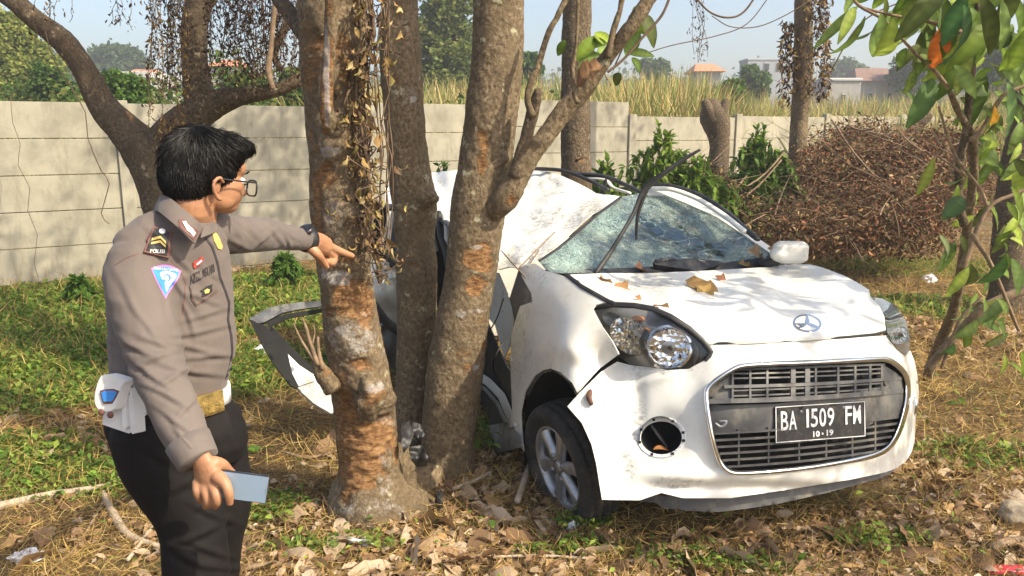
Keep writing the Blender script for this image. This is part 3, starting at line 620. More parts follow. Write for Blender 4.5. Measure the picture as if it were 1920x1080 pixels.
MATS['paint'] = m
MATS['blackpl'] = simple('black_plastic', (.017, .017, .018), .5, 0, .3, 12, dirt=(.05, .045, .04), dscale=6); MATS['greypl'] = simple('grey_plastic', (.075, .075, .075), .55, 0, .2, 12, .1, dirt=(.2, .18, .14), dscale=8)
MATS['rubber'] = simple('tyre_rubber', (.028, .027, .026), .85, 0, .3, 20, .2, dirt=(.13, .1, .07), dscale=7)
MATS['chrome'] = simple('chrome', (.75, .76, .78), .14, 1, .05, 10); MATS['alloy'] = simple('alloy_silver', (.55, .56, .57), .38, .75, .1, 12, dirt=(.25, .2, .15), dscale=7)
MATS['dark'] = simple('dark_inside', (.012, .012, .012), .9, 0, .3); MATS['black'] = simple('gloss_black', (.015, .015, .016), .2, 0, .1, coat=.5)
MATS['greymet'] = simple('torn_metal', (.3, .31, .32), .45, .6, .3, 15, .3, dirt=(.2, .13, .09), dscale=9)
MATS['platew'] = simple('plate_white', (.78, .78, .76), .5, 0, .05, 60, dirt=(.3, .28, .25), dscale=60); MATS['plateb'] = simple('plate_black', (.012, .012, .013), .35, 0, .2, 30, dirt=(.07, .06, .05), dscale=30)
m, t, b = M_('reflector'); v = coords(t); b.inputs['Metallic'].default_value = 1; b.inputs['Roughness'].default_value = .1; b.inputs['Base Color'].default_value = (.85, .86, .88, 1)
vo = nd(t, 'ShaderNodeTexVoronoi', Scale=40); t.links.new(v, vo.inputs['Vector']); bump(t, b, vo.outputs['Distance'], .5, .02); MATS['reflector'] = m
m, t, b = M_('lamp_lens'); b.inputs['Transmission Weight'].default_value = 1; b.inputs['Roughness'].default_value = .02; b.inputs['IOR'].default_value = 1.1; b.inputs['Base Color'].default_value = (.97, .97, .96, 1); b.inputs['Coat Weight'].default_value = .6; MATS['lens'] = m
MATS['lampgrey'] = simple('lamp_housing_grey', (.22, .22, .22), .35, .3, .4, 9)
m, t, b = M_('amber'); b.inputs['Base Color'].default_value = (.35, .16, .06, 1); b.inputs['Roughness'].default_value = .2; MATS['amber'] = m
# shattered laminated glass: clear teal body, pale crack webs, reflection
m, t, b = M_('shattered_glass'); v = coords(t)
dv = nd(t, 'ShaderNodeTexNoise', Scale=6.0, Detail=4.0); t.links.new(v, dv.inputs['Vector'])
vm = t.nodes.new('ShaderNodeMix'); vm.data_type = 'RGBA'; vm.inputs[0].default_value = .28; t.links.new(v, vm.inputs[6]); t.links.new(dv.outputs['Color'], vm.inputs[7])
def cracks(scale, lo, hi):
    vo = nd(t, 'ShaderNodeTexVoronoi', Scale=scale); vo.feature = 'DISTANCE_TO_EDGE'; t.links.new(vm.outputs[2], vo.inputs['Vector']); return ramp(t, vo.outputs['Distance'], [(lo, (1, 1, 1)), (hi, (0, 0, 0))])
big = cracks(9, .0, .03); mid = cracks(28, .01, .09); fine = cracks(85, .02, .2)
zone = ramp(t, noise(t, v, 3.2, 5, .65), [(.50, (0, 0, 0)), (.66, (1, 1, 1))]); za = math_(t, 'MAXIMUM', zone, attr(t, 'shatter'))
cr = math_(t, 'MAXIMUM', math_(t, 'MULTIPLY', big, .45), math_(t, 'MAXIMUM', math_(t, 'MULTIPLY', math_(t, 'MULTIPLY', mid, .65), za), math_(t, 'MULTIPLY', math_(t, 'MULTIPLY', fine, .6), za)))
dust = math_(t, 'MULTIPLY', ramp(t, noise(t, v, 5, 8, .75), [(.48, (.0, .0, .0)), (.74, (1, 1, 1))]), .4)
tr = t.nodes.new('ShaderNodeBsdfTransparent'); tr.inputs[0].default_value = (.22, .40, .42, 1)
gl = nd(t, 'ShaderNodeBsdfGlossy', Roughness=.03); gl.inputs['Color'].default_value = (.78, .92, .93, 1)
df = nd(t, 'ShaderNodeBsdfDiffuse'); t.links.new(mix(t, cr, (.30, .27, .20), (.40, .66, .62)), df.inputs['Color'])
lw = nd(t, 'ShaderNodeLayerWeight', Blend=.42); bm = nd(t, 'ShaderNodeBump', Strength=.55, Distance=.01); t.links.new(math_(t, 'ADD', cr, noise(t, v, 9, 3)), bm.inputs['Height'])
t.links.new(bm.outputs[0], gl.inputs['Normal']); t.links.new(bm.outputs[0], lw.inputs['Normal'])
s1 = t.nodes.new('ShaderNodeMixShader'); t.links.new(math_(t, 'ADD', math_(t, 'MULTIPLY', lw.outputs['Fresnel'], .9), .14), s1.inputs[0]); t.links.new(tr.outputs[0], s1.inputs[1]); t.links.new(gl.outputs[0], s1.inputs[2])
s2 = t.nodes.new('ShaderNodeMixShader'); t.links.new(math_(t, 'MINIMUM', math_(t, 'ADD', math_(t, 'MULTIPLY', cr, .75), dust), .92), s2.inputs[0]); t.links.new(s1.outputs[0], s2.inputs[1]); t.links.new(df.outputs[0], s2.inputs[2])
t.links.new(s2.outputs[0], t.nodes['Material Output'].inputs[0]); MATS['glass'] = m

CR = root('wrecked_car', car(0, 0, 0)*[1, 1, 0], 'crushed white hatchback with a shattered windscreen, wrapped round the three trunks', 'car')
def spots(lst):
    def f(P):
        a = np.zeros(len(P))
        for cx, cy, rx, ry, s in lst: a = np.maximum(a, s*np.clip(1.4-((P[:, 0]-cx)/rx)**2-((P[:, 1]-cy)/ry)**2, 0, 1))
        return a
    return f
# --- bumper
grille_o = [(1322, 740), (1329, 722), (1373, 691), (1400, 683), (1547, 678), (1640, 673), (1662, 673), (1681, 682), (1700, 703), (1704, 731), (1700, 767), (1684, 818), (1662, 847), (1613, 862), (1502, 880), (1387, 889), (1364, 884), (1347, 864), (1333, 811)]
BS = Surf([(1538, 792, 'b', .0), (1490, 660, 'b', .07), (1490, 642, 'b', .10), (1480, 915, 'b', .03), (1400, 700, 'b', .05), (1380, 870, 'b', .045), (1340, 760, 'b', .06), (1650, 640, 'b', .16), (1640, 760, 'b', .09), (1690, 760, 'b', .19), (1700, 690, 'b', .27), (1718, 745, 'b', .36), (1710, 830, 'b', .32),
           (1640, 880, 'b', .10), (1331, 660, 'b', .13), (1290, 700, 'b', .17), (1240, 700, 'b', .23), (1240, 821, 'b', .17), (1270, 880, 'b', .11), (1260, 930, 'b', .12), (1180, 690, 'b', .34), (1160, 678, 'b', .39), (1067, 762, 'b', .37), (1100, 740, 'b', .36), (1129, 936, 'b', .20), (1118, 869, 'b', .24), (1095, 800, 'b', .31), (1170, 800, 'b', .26), (1180, 900, 'b', .2)])
fog = [(1240+31*1.27*math.cos(a)*.98, 821+31*math.sin(a)*1.0) for a in np.linspace(0, 2*math.pi, 28, endpoint=False)]
bump_o = [(1157, 678), (1180, 684), (1215, 688), (1251, 694), (1291, 692), (1331, 670), (1333, 660), (1327, 645), (1458, 642), (1591, 634), (1662, 629), (1671, 642), (1682, 656), (1698, 668), (1707, 657), (1715, 678), (1720, 704), (1723, 735), (1721, 760), (1717, 782), (1716, 805), (1715, 828), (1710, 846), (1700, 863), (1683, 877), (1662, 885), (1640, 890), (1591, 900), (1458, 921), (1369, 934), (1280, 934), (1240, 924), (1200, 938), (1129, 937), (1118, 869), (1109, 833), (1091, 793), (1064, 762), (1087, 736), (1127, 697)]
def bf(P):
    x, y = P[:, 0], P[:, 1]; r = 0*x
    # character lines: crease under the fog lamp sweeping to the chin, raised chrome lip area, dent by the corner
    r = r-.018*np.exp(-((y-(893+.02*(x-1280)))/14)**2)*np.clip((x-1180)/60, 0, 1)
    r = r+.016*np.exp(-((y-(915+.0*(x-1280)))/9)**2)*np.clip((x-1200)/60, 0, 1)*(x < 1690)
    r = r+.02*np.exp(-(((x-1240)/58)**2+((y-821)/50)**2)**2)
    r = r-.012*np.exp(-((y-(722-.25*(x-1180)))/10)**2)*np.clip((1320-x)/60, 0, 1)*np.clip((x-1120)/50, 0, 1)
    r = r+.022*np.exp(-(((x-1195)/16)**2+((y-755)/55)**2))+.02*np.exp(-(((x-1165)/22)**2+((y-865)/30)**2))
    d = polydist(P, grille_o); r = r-.014*np.exp(-(d/13)**2)
    return r+.003*fbm(np.stack([x/60, y/60, 0*x], -1), 1, 5)
def polydist(P, poly):
    poly = np.asarray(poly, float); d = np.full(len(P), 1e9)
    for i in range(len(poly)):
        a = poly[i]; b_ = poly[(i+1) % len(poly)]; ab = b_-a; tt = np.clip(((P-a)@ab)/(ab@ab), 0, 1); d = np.minimum(d, np.linalg.norm(P-(a+tt[:, None]*ab), axis=1))
    return d
bumper = panel('front_bumper', bump_o, BS, MATS['paint'], CR, [rnd(grille_o, 2), fog], sp=6, th=.006, f=bf, px_attrs={'dirt': spots([(1195, 800, 22, 60, .8), (1170, 880, 30, 40, .9), (1130, 780, 20, 30, .35), (1270, 905, 60, 14, .7), (1190, 700, 14, 30, .6), (1250, 700, 20, 6, .8), (1225, 860, 40, 14, .6), (1350, 660, 80, 6, .4), (1640, 640, 30, 8, .5), (1290, 690, 24, 8, .7)])})
# fog lamp ring and dark socket
def ring(cx, cy, r0, r1, n=28, ay=1.0): return [(cx+r1*math.cos(a), cy+r1*ay*math.sin(a)) for a in np.linspace(0, 2*math.pi, n, endpoint=False)], [(cx+r0*math.cos(a), cy+r0*ay*math.sin(a)) for a in np.linspace(0, 2*math.pi, n, endpoint=False)]
o_, i_ = ring(1240, 820, 39, 45, 30, .84); fl = panel('fog_lamp_ring', o_, BS, MATS['platew'], CR, [i_], sp=5, th=.006, f=bf, off=-.005)
gs = []
for a in (10, 60, 115, 165, 205, 250, 300, 345):
    r_ = math.radians(a); c_ = np.array([1240+42*math.cos(r_), 820+35*math.sin(r_)]); P, T = tri2d([(c_[0]-2.6, c_[1]-2.4), (c_[0]+2.6, c_[1]-2.4), (c_[0]+2.6, c_[1]+2.4), (c_[0]-2.6, c_[1]+2.4)], (), 9); gs.append(solidify(BS.at(P, -.0075, bf), T, .004))
part('clip', join(gs), MATS['dark'], fl, smooth=False)
c0 = BS.at((1240, 821), .02)[0]; ax_ = np.array([.25, .95, -.05])
soc = lathe([(-.01, .088), (.05, .08), (.11, .07), (.16, .06), (.16, .001)], c0, ax_, 30); part('lamp_socket', (soc[0], [soc[1][0]]), MATS['dark'], CR)
part('bent_bracket', tube([c0+[-.03, .05, .03], c0+[0, .04, -.01], c0+[.03, .03, -.05]], [.012, .014, .008], 8, 3, flat=.4), MATS['greypl'], CR)
part('lamp_shard', join([leaf(.06, .05, .5, .2)]) if False else (leaf(.07, .05, .5, .2)[0]@np.array([[1, .3, .3], [0, 1, 0], [-.3, 0, 1]])+BS.at((1225, 843), .01)[0], leaf(.07, .05, .5, .2)[1]), MATS['amber'], CR)
# tow pin on the corner
p0 = BS.at((1108, 742), -.005)[0]; part('bolt', tube([p0+[.0, .03, .01], p0+[-.01, -.02, .0], p0+[.0, -.035, -.025]], [.011, .012, .009], 8, 3), simple('rust', (.12, .06, .04), .9, 0, .4, 40, .4), CR)
# --- chrome surround (bent tube with flat section)
def rim_strip(path, surf, wpx, off, th, f=None, closed=True):
    P = dens(path, 7, closed); n = len(P); Tn = np.roll(P, -1, 0)-np.roll(P, 1, 0)
    if not closed: Tn[0] = P[1]-P[0]; Tn[-1] = P[-1]-P[-2]
    Tn = Tn/np.linalg.norm(Tn, axis=1)[:, None]; Nn = np.stack([-Tn[:, 1], Tn[:, 0]], -1); rows = []
    for s, o in ((-.5, .012), (-.42, -.002), (-.15, -th), (.15, -th), (.42, -.002), (.5, .012)): rows.append(surf.at(P+Nn*wpx*s, off+o, f))
    V = np.stack(rows, 1); m_ = n+1 if closed else n
    if closed: V = np.concatenate([V, V[:1]])
    return V.reshape(-1, 3), [grid_faces(m_, 6, False)]
gro = rnd(grille_o, 2)
part('chrome_surround', rim_strip(gro, BS, 11, -.008, .012, bf), MATS['chrome'], CR)
# --- grille: backing, frames and each slat
def quadpx(a, b, c, d, off, th=.01, surf=BS, sp=14): P, T = tri2d([a, b, c, d], (), sp); return solidify(surf.at(P, off), T, th)
gi = [tuple((np.array(q)-(1515, 780))*.985+(1515, 780)) for q in gro]
P, T = tri2d(gi, (), 12); V = BS.at(P, .1); part('grille_backing', solidify(V, T, .01), MATS['dark'], CR)
gr = part('grille_frame', join([solidify(*(lambda PT_: (BS.at(PT_[0], .03), PT_[1]))(tri2d(o2, (), 9)), .02) for o2 in (
    [(1322, 745), (1348, 752), (1370, 750), (1374, 742), (1372, 694), (1335, 722)], [(1655, 683), (1690, 705), (1700, 720), (1693, 735), (1660, 722), (1652, 700)],
    [(1326, 752), (1352, 760), (1455, 757), (1560, 745), (1700, 715), (1700, 775), (1640, 792), (1625, 800), (1455, 806), (1335, 815)])]), MATS['greypl'], CR)
def lerp(a, b, t_): return (a[0]+(b[0]-a[0])*t_, a[1]+(b[1]-a[1])*t_)
def slat(p, q, h, off, name='grille_slat', mat='greypl', bow=0):
    n_ = 9; top = [(p[0]+(q[0]-p[0])*i/n_, p[1]+(q[1]-p[1])*i/n_+bow*math.sin(math.pi*i/n_)) for i in range(n_+1)]
    gsv = []; rows = []
    for dy, of in ((0, off+.03), (0, off), (h, off), (h, off+.03)): rows.append(BS.at([(x, y+dy) for x, y in top], of))
    V = np.stack(rows, 1).reshape(-1, 3); return part(name, (V, [grid_faces(n_+1, 4, True), np.array([[0, 1, 2, 3]]), np.array([[n_*4+3, n_*4+2, n_*4+1, n_*4]])]), MATS[mat], CR, smooth=False)
slat((1358, 722), (1692, 706), 6, .012, 'grille_bar', bow=3); slat((1330, 748), (1694, 728), 9, .0, 'grille_bar', bow=4); slat((1378, 691), (1660, 681), 4, .015, 'grille_bar', bow=0)
for k, (y0, y1) in enumerate(((699, 690), (708, 698), (731, 717), (741, 727))): slat((1374, y0), (1652, y1), 3, .022, bow=1.5)
for x in (1372, 1405, 1437, 1483, 1510, 1528, 1570, 1602, 1630, 1652):
    yt = 692-(x-1372)*.035; wv = 4 if x not in (1483, 1510) else 9
    for a0, a1 in ((yt, yt+30), (yt+34, yt+58)): part('grille_divider', quadpx((x, a0), (x+wv, a0), (x+wv, a1), (x, a1), .018, .02), MATS['greypl'], CR, smooth=False)
for k in range(6):
    y0 = 811+k*12.5; y1 = 779+k*12.5; x0 = 1336+k*4.5; x1 = 1690-k*6
    slat((x0, y0), (x1, y1), 4.5, .014, bow=4.5)
for x in (1384, 1440, 1497, 1548, 1597, 1640): part('grille_divider', quadpx((x, 806-(x-1384)*.08), (x+3, 806-(x-1384)*.08), (x+3, 872-(x-1384)*.07), (x, 872-(x-1384)*.07), .02, .02), MATS['greypl'], CR, smooth=False)
part('broken_clip', tube(BS.at([(1342, 794), (1350, 800), (1358, 797), (1362, 790), (1350, 790)], .0), .006, 6, 2), MATS['greymet'], CR)
# --- number plate
pq = [(1453, 762), (1623, 751), (1624, 819), (1454, 832)]
PS = Surf([(1453, 762, 't', BS.t([(1538, 762)])[0]-.055), (1623, 751, 't', BS.t([(1538, 762)])[0]-.055+.10), (1624, 819, 't', BS.t([(1538, 822)])[0]-.055+.10), (1454, 832, 't', BS.t([(1538, 822)])[0]-.055)], 0)
plate = panel('number_plate', rnd(pq, 1, .02), PS, MATS['plateb'], CR, sp=12, th=.004)
def plate_pt(u, v): return lerp(lerp(pq[0], pq[1], u), lerp(pq[3], pq[2], u), v)
def inset(k1, k2): return [plate_pt(k1/2.5, k1), plate_pt(1-k1/2.5, k1), plate_pt(1-k1/2.5, 1-k1), plate_pt(k1/2.5, 1-k1)], [plate_pt(k2/2.5, k2), plate_pt(1-k2/2.5, k2), plate_pt(1-k2/2.5, 1-k2), plate_pt(k2/2.5, 1-k2)]
a_, b_ = inset(.018, .036); P, T = tri2d(a_, [b_], 8); part('plate_border', solidify(PS.at(P, -.003), T, .002), MATS['platew'], plate, smooth=False)
def ptext(s, u0, v0, u1, v1, bold=.0): P, T = text2d(s, [plate_pt(u0, v0), plate_pt(u1, v0), plate_pt(u1, v1), plate_pt(u0, v1)], bold); return solidify(PS.at(P, -.0035), T, .0025)
for s_, u0, v0, u1, v1, bd_ in (('B', .065, .15, .145, .66, .01), ('A', .155, .15, .238, .66, .01), ('1', .345, .13, .372, .63, .01), ('5', .395, .13, .472, .63, .01), ('0', .487, .13, .563, .63, .01), ('9', .577, .13, .653, .63, .01), ('F', .775, .12, .848, .62, .01), ('M', .862, .12, .945, .62, .01), ('1', .418, .74, .430, .90, .025), ('0', .447, .74, .49, .90, .025), ('1', .568, .73, .580, .89, .025), ('9', .597, .73, .64, .89, .025)):
    part('plate_character', ptext(s_, u0, v0, u1, v1, bd_), MATS['platew'], plate, smooth=False)
P, T = tri2d([plate_pt(.515, .80), plate_pt(.53, .80), plate_pt(.53, .85), plate_pt(.515, .85)], (), 9); part('plate_dot', solidify(PS.at(P, -.0035), T, .002), MATS['platew'], plate, smooth=False)
for u, v_ in ((.285, .2), (.755, .16)): q = PS.at(plate_pt(u, v_), -.002)[0]; part('screw', ell(q, (.008, .003, .008), None, 10, 6), MATS['greymet'], plate)
# --- black lip under the bumper, and the dark gap
LS = Surf([(1180, 930, 'b', .30), (1250, 945, 'b', .17), (1347, 958, 'b', .10), (1458, 944, 'b', .07), (1600, 915, 'b', .11), (1667, 884, 'b', .2), (1300, 925, 'b', .12), (1550, 905, 'b', .08)])
panel('lower_lip', [(1189, 930), (1225, 928), (1280, 931), (1369, 931), (1458, 918), (1591, 897), (1683, 874), (1672, 886), (1653, 896), (1547, 925), (1458, 945), (1400, 954), (1347, 960), (1290, 958), (1242, 952), (1229, 942), (1200, 940)], LS, MATS['greypl'], CR, sp=9, th=.006, off=.015)
# --- bonnet
HS = Surf([(1327, 643, 'b', .12), (1490, 637, 'b', .09), (1600, 630, 'b', .12), (1662, 622, 'b', .18), (1649, 575, 'b', .38), (1631, 546, 'b', .52), (1585, 518, 'b', .70), (1544, 502, 'b', .88), (1479, 496, 'b', 1.05), (1352, 507, 'b', 1.0), (1221, 513, 'b', .97), (1137, 513, 'b', .82), (1074, 515, 'b', .62), (1144, 564, 'b', .40), (1240, 583, 'b', .26), (1292, 616, 'b', .17), (1400, 560, 'b', .45), (1500, 580, 'b', .36), (1300, 530, 'b', .74), (1250, 560, 'b', .42), (1514, 606, 'b', .19)])
def hf(P):
    x, y = P[:, 0], P[:, 1]; r = -.012*np.exp(-((y-(560-(x-1400)*.28))/12)**2)*np.clip((x-1300)/80, 0, 1)
    r = r+.014*np.exp(-((x-(1560+(y-560)*.75))/16)**2)*np.clip((630-y)/50, 0, 1)
    return r+.006*fbm(np.stack([x/90, y/45, 0*x], -1), 1, 7)+.012*np.exp(-(((x-1230)/60)**2+((y-540)/16)**2))
hood_o = [(1067, 515), (1095, 536), (1144, 562), (1190, 568), (1224, 576), (1258, 590), (1292, 614), (1312, 630), (1326, 641), (1392, 640), (1458, 637), (1591, 629), (1640, 624), (1661, 618), (1658, 593), (1649, 574), (1632, 556), (1629, 543), (1608, 530), (1585, 518), (1544, 502), (1520, 496), (1490, 495), (1450, 500), (1400, 503), (1352, 506), (1221, 512), (1137, 512)]
hood = panel('bonnet', hood_o, HS, MATS['paint'], CR, sp=7, th=.012, f=hf, px_attrs={'dirt': spots([(1200, 530, 90, 22, .8), (1260, 560, 60, 20, .55), (1120, 530, 50, 14, .7), (1480, 510, 40, 12, .5), (1350, 520, 80, 12, .5), (1560, 560, 50, 30, .3)])})
part('bonnet_gap_shade', rim_strip([(1322, 644), (1392, 643), (1458, 640), (1591, 632), (1640, 627), (1662, 622)], BS, 5, -.002, .002, bf, closed=False), MATS['dark'], CR)  # dark strip deepening the shade line between bonnet and bumper
# emblem: oval ring with three blades
ec = np.array([1514, 606]); eo = [(ec[0]+27*math.cos(a), ec[1]+17*math.sin(a)+2*math.cos(a)) for a in np.linspace(0, 2*math.pi, 26, endpoint=False)]; ei = [(ec[0]+23*math.cos(a), ec[1]+13.6*math.sin(a)+1.7*math.cos(a)) for a in np.linspace(0, 2*math.pi, 26, endpoint=False)]
em = panel('emblem', eo, HS, MATS['chrome'], CR, [ei], sp=4, th=.008, f=hf, off=-.008)
gs = []
for poly in ([(1512, 593), (1515, 592), (1519, 604), (1515, 608), (1509, 606)], [(1514, 608), (1520, 605), (1536, 612), (1534, 616), (1522, 613)], [(1513, 609), (1510, 606), (1498, 613), (1494, 612), (1497, 616), (1506, 614)], [(1490, 606), (1508, 606), (1513, 609), (1500, 611)][::-1]):
    P, T = tri2d(poly, (), 4); gs.append(solidify(HS.at(P, -.007, hf), T, .006))
part('emblem_blades', join(gs), MATS['chrome'], em, smooth=False)
# --- near wing (image left)
FS = Surf([(965, 700, 'a', -.80), (978, 833, 'a', -.80), (958, 629, 'a', -.80), (1002, 704, 'a', -.81), (1040, 690, 'a', -.82), (1083, 735, 'a', -.80), (1060, 640, 'a', -.80), (1125, 692, 'b', .355), (1162, 662, 'b', .27), (1118, 575, 'b', .34), (1144, 566, 'b', .31), (1095, 540, 'b', .44), (1067, 518, 'b', .58), (1010, 490, 'b', .88), (975, 500, 'b', 1.0), (1040, 560, 'a', -.76), (985, 560, 'a', -.78)])
def ff(P):
    x, y = P[:, 0], P[:, 1]; d = np.hypot((x-1040)/1.0, (y-790)/1.25); r = -.018*np.exp(-((d-108)/15)**2)*(y < 800)
    r = r+.02*np.exp(-((y-(600+(x-960)*.05))/22)**2)*np.clip((1100-x)/80, 0, 1)*.6
    return r+.006*fbm(np.stack([x/70, y/70, 0*x], -1), 1, 9)+.014*np.exp(-(((x-975)/14)**2+((y-640)/34)**2))
fend = [(967, 598), (958, 629), (957, 680), (958, 718), (961, 789), (968, 815), (975, 834), (982, 847), (978, 815), (976, 775), (984, 735), (1002, 705), (1018, 694), (1032, 691), (1051, 698), (1073, 718), (1082, 736), (1122, 693), (1160, 664), (1148, 640), (1131, 615), (1118, 590), (1112, 578), (1118, 571), (1138, 566), (1095, 540), (1067, 520), (1024, 508), (1003, 494), (985, 496), (975, 502), (979, 520), (996, 550), (998, 566), (975, 574)]
panel('front_wing', fend, FS, MATS['paint'], CR, sp=7, th=.006, f=ff, px_attrs={'dirt': spots([(975, 660, 16, 80, .6), (1150, 650, 14, 24, .5), (1010, 520, 30, 16, .5), (1100, 700, 30, 20, .3)])})
P, T = tri2d([(973, 503), (981, 520), (998, 551), (1000, 568), (976, 577), (966, 600), (955, 560)], (), 9); part('wing_corner_cover', solidify(FS.at(P, .02), T, .01), MATS['greypl'], CR)
part('wing_gap_shade', rim_strip([(1060, 514), (1090, 537), (1142, 566), (1150, 569)], FS, 9, -.002, .004, closed=False), MATS['blackpl'], CR)  # black strip laid in for the shade inside the bonnet-to-wing gap
# wheel arch liner
wc = PT(1058, 872, 3.68)
arc = []
for yy in (0, .28):
    row = []
    for a in np.linspace(-.4, math.pi-.95, 20): c2 = car(-.77+yy, .66, .30); row.append(c2+(CAX[1]*math.cos(a)+zh*math.sin(a))*.41)
    arc.append(row)
V = np.array(arc).reshape(-1, 3); part('wheel_arch_liner', (V, [grid_faces(2, 20, False)]), MATS['dark'], CR)
V = np.array([car(-.5, b_, c_) for b_, c_ in ((.3, .34), (1.15, .2), (1.15, .78), (.32, .7))]); part('inner_wing', (V, [np.array([[0, 1, 2, 3]])]), MATS['dark'], CR, smooth=False)
# --- headlamps
def lamp(outline, surf, cx, cy, r, name, bowl, extra=()):
    h = panel(name, outline, surf, MATS['lampgrey'], CR, sp=9, th=.01, off=.07)
    P, T = tri2d(outline, (), 9)
    V = surf.at(P, .0); part('lens', solidify(V, T, .003), MATS['lens'], h)
    o_, i_ = [(cx+r*1.08*math.cos(a), cy+r*1.02*math.sin(a)) for a in np.linspace(0, 2*math.pi, 30, endpoint=False)], [(cx+r*.97*math.cos(a), cy+r*.92*math.sin(a)) for a in np.linspace(0, 2*math.pi, 30, endpoint=False)]
    P, T = tri2d(o_, [i_], 5); part('lamp_bezel', solidify(surf.at(P, .02), T, .02), MATS['chrome'], h)
    # bowl
    rings = []
    for k, q in enumerate((1, .85, .65, .42, .2, .04)): rings.append(surf.at([(cx+r*q*math.cos(a), cy+r*.95*q*math.sin(a)) for a in np.linspace(0, 2*math.pi, 28, endpoint=False)], .03+.045*(1-q*q)))
    V = np.stack(rings).reshape(-1, 3); part('reflector', (V, [grid_faces(6, 28)]), MATS['reflector'], h)
    part('bulb', ell(surf.at((cx+4, cy), .045)[0], (.011, .025, .011), None, 10, 8), MATS['blackpl'], h)
    for (ex, ey, rx, ry, mt, of) in bowl:
        rings = [surf.at([(ex+rx*q*math.cos(a), ey+ry*q*math.sin(a)-.35*rx*q*math.cos(a)*-1*.8) for a in np.linspace(0, 2*math.pi, 22, endpoint=False)], of+.035*(1-q*q)) for q in (1, .75, .45, .1)]
        part('side_reflector', (np.stack(rings).reshape(-1, 3), [grid_faces(4, 22)]), MATS[mt], h)
    return h
hl_o = [(1113, 576), (1150, 573), (1190, 576), (1224, 582), (1258, 598), (1292, 620), (1316, 640), (1331, 660), (1322, 680), (1291, 692), (1251, 694), (1215, 688), (1180, 683), (1160, 668), (1131, 616)]
HL = Surf([(1118, 575, 'b', .44), (1150, 620, 'b', .36), (1162, 664, 'b', .39), (1190, 580, 'b', .32), (1240, 600, 'b', .23), (1292, 625, 'b', .17), (1331, 660, 'b', .13), (1251, 693, 'b', .215), (1200, 686, 'b', .3), (1230, 645, 'b', .20)])
h1 = lamp(hl_o, HL, 1253, 652, 42, 'headlight', [(1180, 630, 36, 34, 'reflector', .025), (1150, 600, 20, 14, 'greymet', .03)])
part('lamp_housing', join([rim_strip([(1113, 576), (1150, 571), (1190, 573), (1224, 579), (1258, 594), (1292, 616), (1318, 640), (1333, 660), (1324, 678)], HL, 11, -.008, .004, closed=False), rim_strip([(1300, 640), (1308, 660), (1300, 682)], HL, 14, .01, .008, closed=False), rim_strip([(1213, 618), (1204, 640), (1212, 668), (1226, 686)], HL, 12, .012, .01, closed=False)]), MATS['blackpl'], h1)
part('bulb_holder', join([ell(HL.at((1212, 622), .03)[0], (.018, .02, .018)), ell(HL.at((1196, 598), .05)[0], (.03, .02, .014))]), MATS['amber'], h1)
HR = Surf([(1632, 552, 'b', .50), (1660, 600, 'b', .27), (1665, 625, 'b', .19), (1690, 662, 'b', .23), (1703, 650, 'b', .30), (1700, 610, 'b', .40), (1680, 575, 'b', .52), (1650, 556, 'b', .56)])
h2 = lamp([(1632, 556), (1655, 560), (1680, 573), (1698, 600), (1706, 635), (1705, 655), (1698, 668), (1684, 656), (1672, 642), (1663, 622), (1659, 593), (1648, 573)], HR, 1684, 628, 19, 'headlight', [(1667, 585, 13, 14, 'reflector', .03)])
part('fog_lamp', join([ell(BS.at((1712, 762), .02)[0], (.016, .03, .05))]), MATS['chrome'], CR)
# --- windscreen
WS = Surf([(1031, 511, 'b', .80), (1010, 488, 'b', .92), (1150, 511, 'b', .98), (1257, 507, 'b', 1.08), (1362, 500, 'b', 1.1), (1433, 486, 'b', 1.13), (1447, 469, 'b', 1.17), (1165, 368, 'b', 1.66), (1204, 361, 'b', 1.70), (1285, 377, 'b', 1.64), (1345, 402, 'b', 1.5), (1398, 437, 'b', 1.33), (1088, 430, 'b', 1.26), (1046, 465, 'b', 1.05), (1230, 430, 'b', 1.42), (1300, 460, 'b', 1.30), (1150, 460, 'b', 1.2)])
def wf(P):
    x, y = P[:, 0], P[:, 1]; q = np.stack([x/60, y/40, 0*x], -1)
    return .05*np.exp(-(((x-1200)/70)**2+((y-440)/45)**2))+.02*fbm(q, 1, 3)+.012*np.abs(vn(q, 2, 8))
ws_o = [(1165, 369), (1204, 361), (1250, 362), (1285, 376), (1345, 402), (1398, 437), (1430, 458), (1449, 470), (1433, 486), (1362, 501), (1257, 508), (1151, 512), (1031, 512), (1010, 488), (1046, 465), (1088, 430), (1123, 399)]
part_ws = panel('windscreen', ws_o, WS, MATS['glass'], CR, sp=7, th=.004, f=wf, px_attrs={'shatter': spots([(1060, 475, 60, 40, 1), (1130, 410, 60, 40, .9), (1240, 380, 90, 20, .8), (1340, 430, 40, 22, .7), (1400, 480, 40, 20, .7), (1190, 480, 60, 30, .6)])})
part('windscreen_seal', rim_strip([(1010, 490), (1046, 466), (1088, 431), (1123, 400), (1165, 369)], WS, 5, -.008, .006, wf, closed=False), MATS['blackpl'], CR)
# --- right screen pillar
panel('screen_pillar', [(1204, 357), (1232, 352), (1262, 358), (1290, 368), (1345, 394), (1400, 432), (1450, 466), (1456, 476), (1444, 474), (1396, 441), (1345, 407), (1285, 380), (1250, 366), (1206, 364)], WS, MATS['paint'], CR, sp=8, th=.02, off=-.015, f=wf)
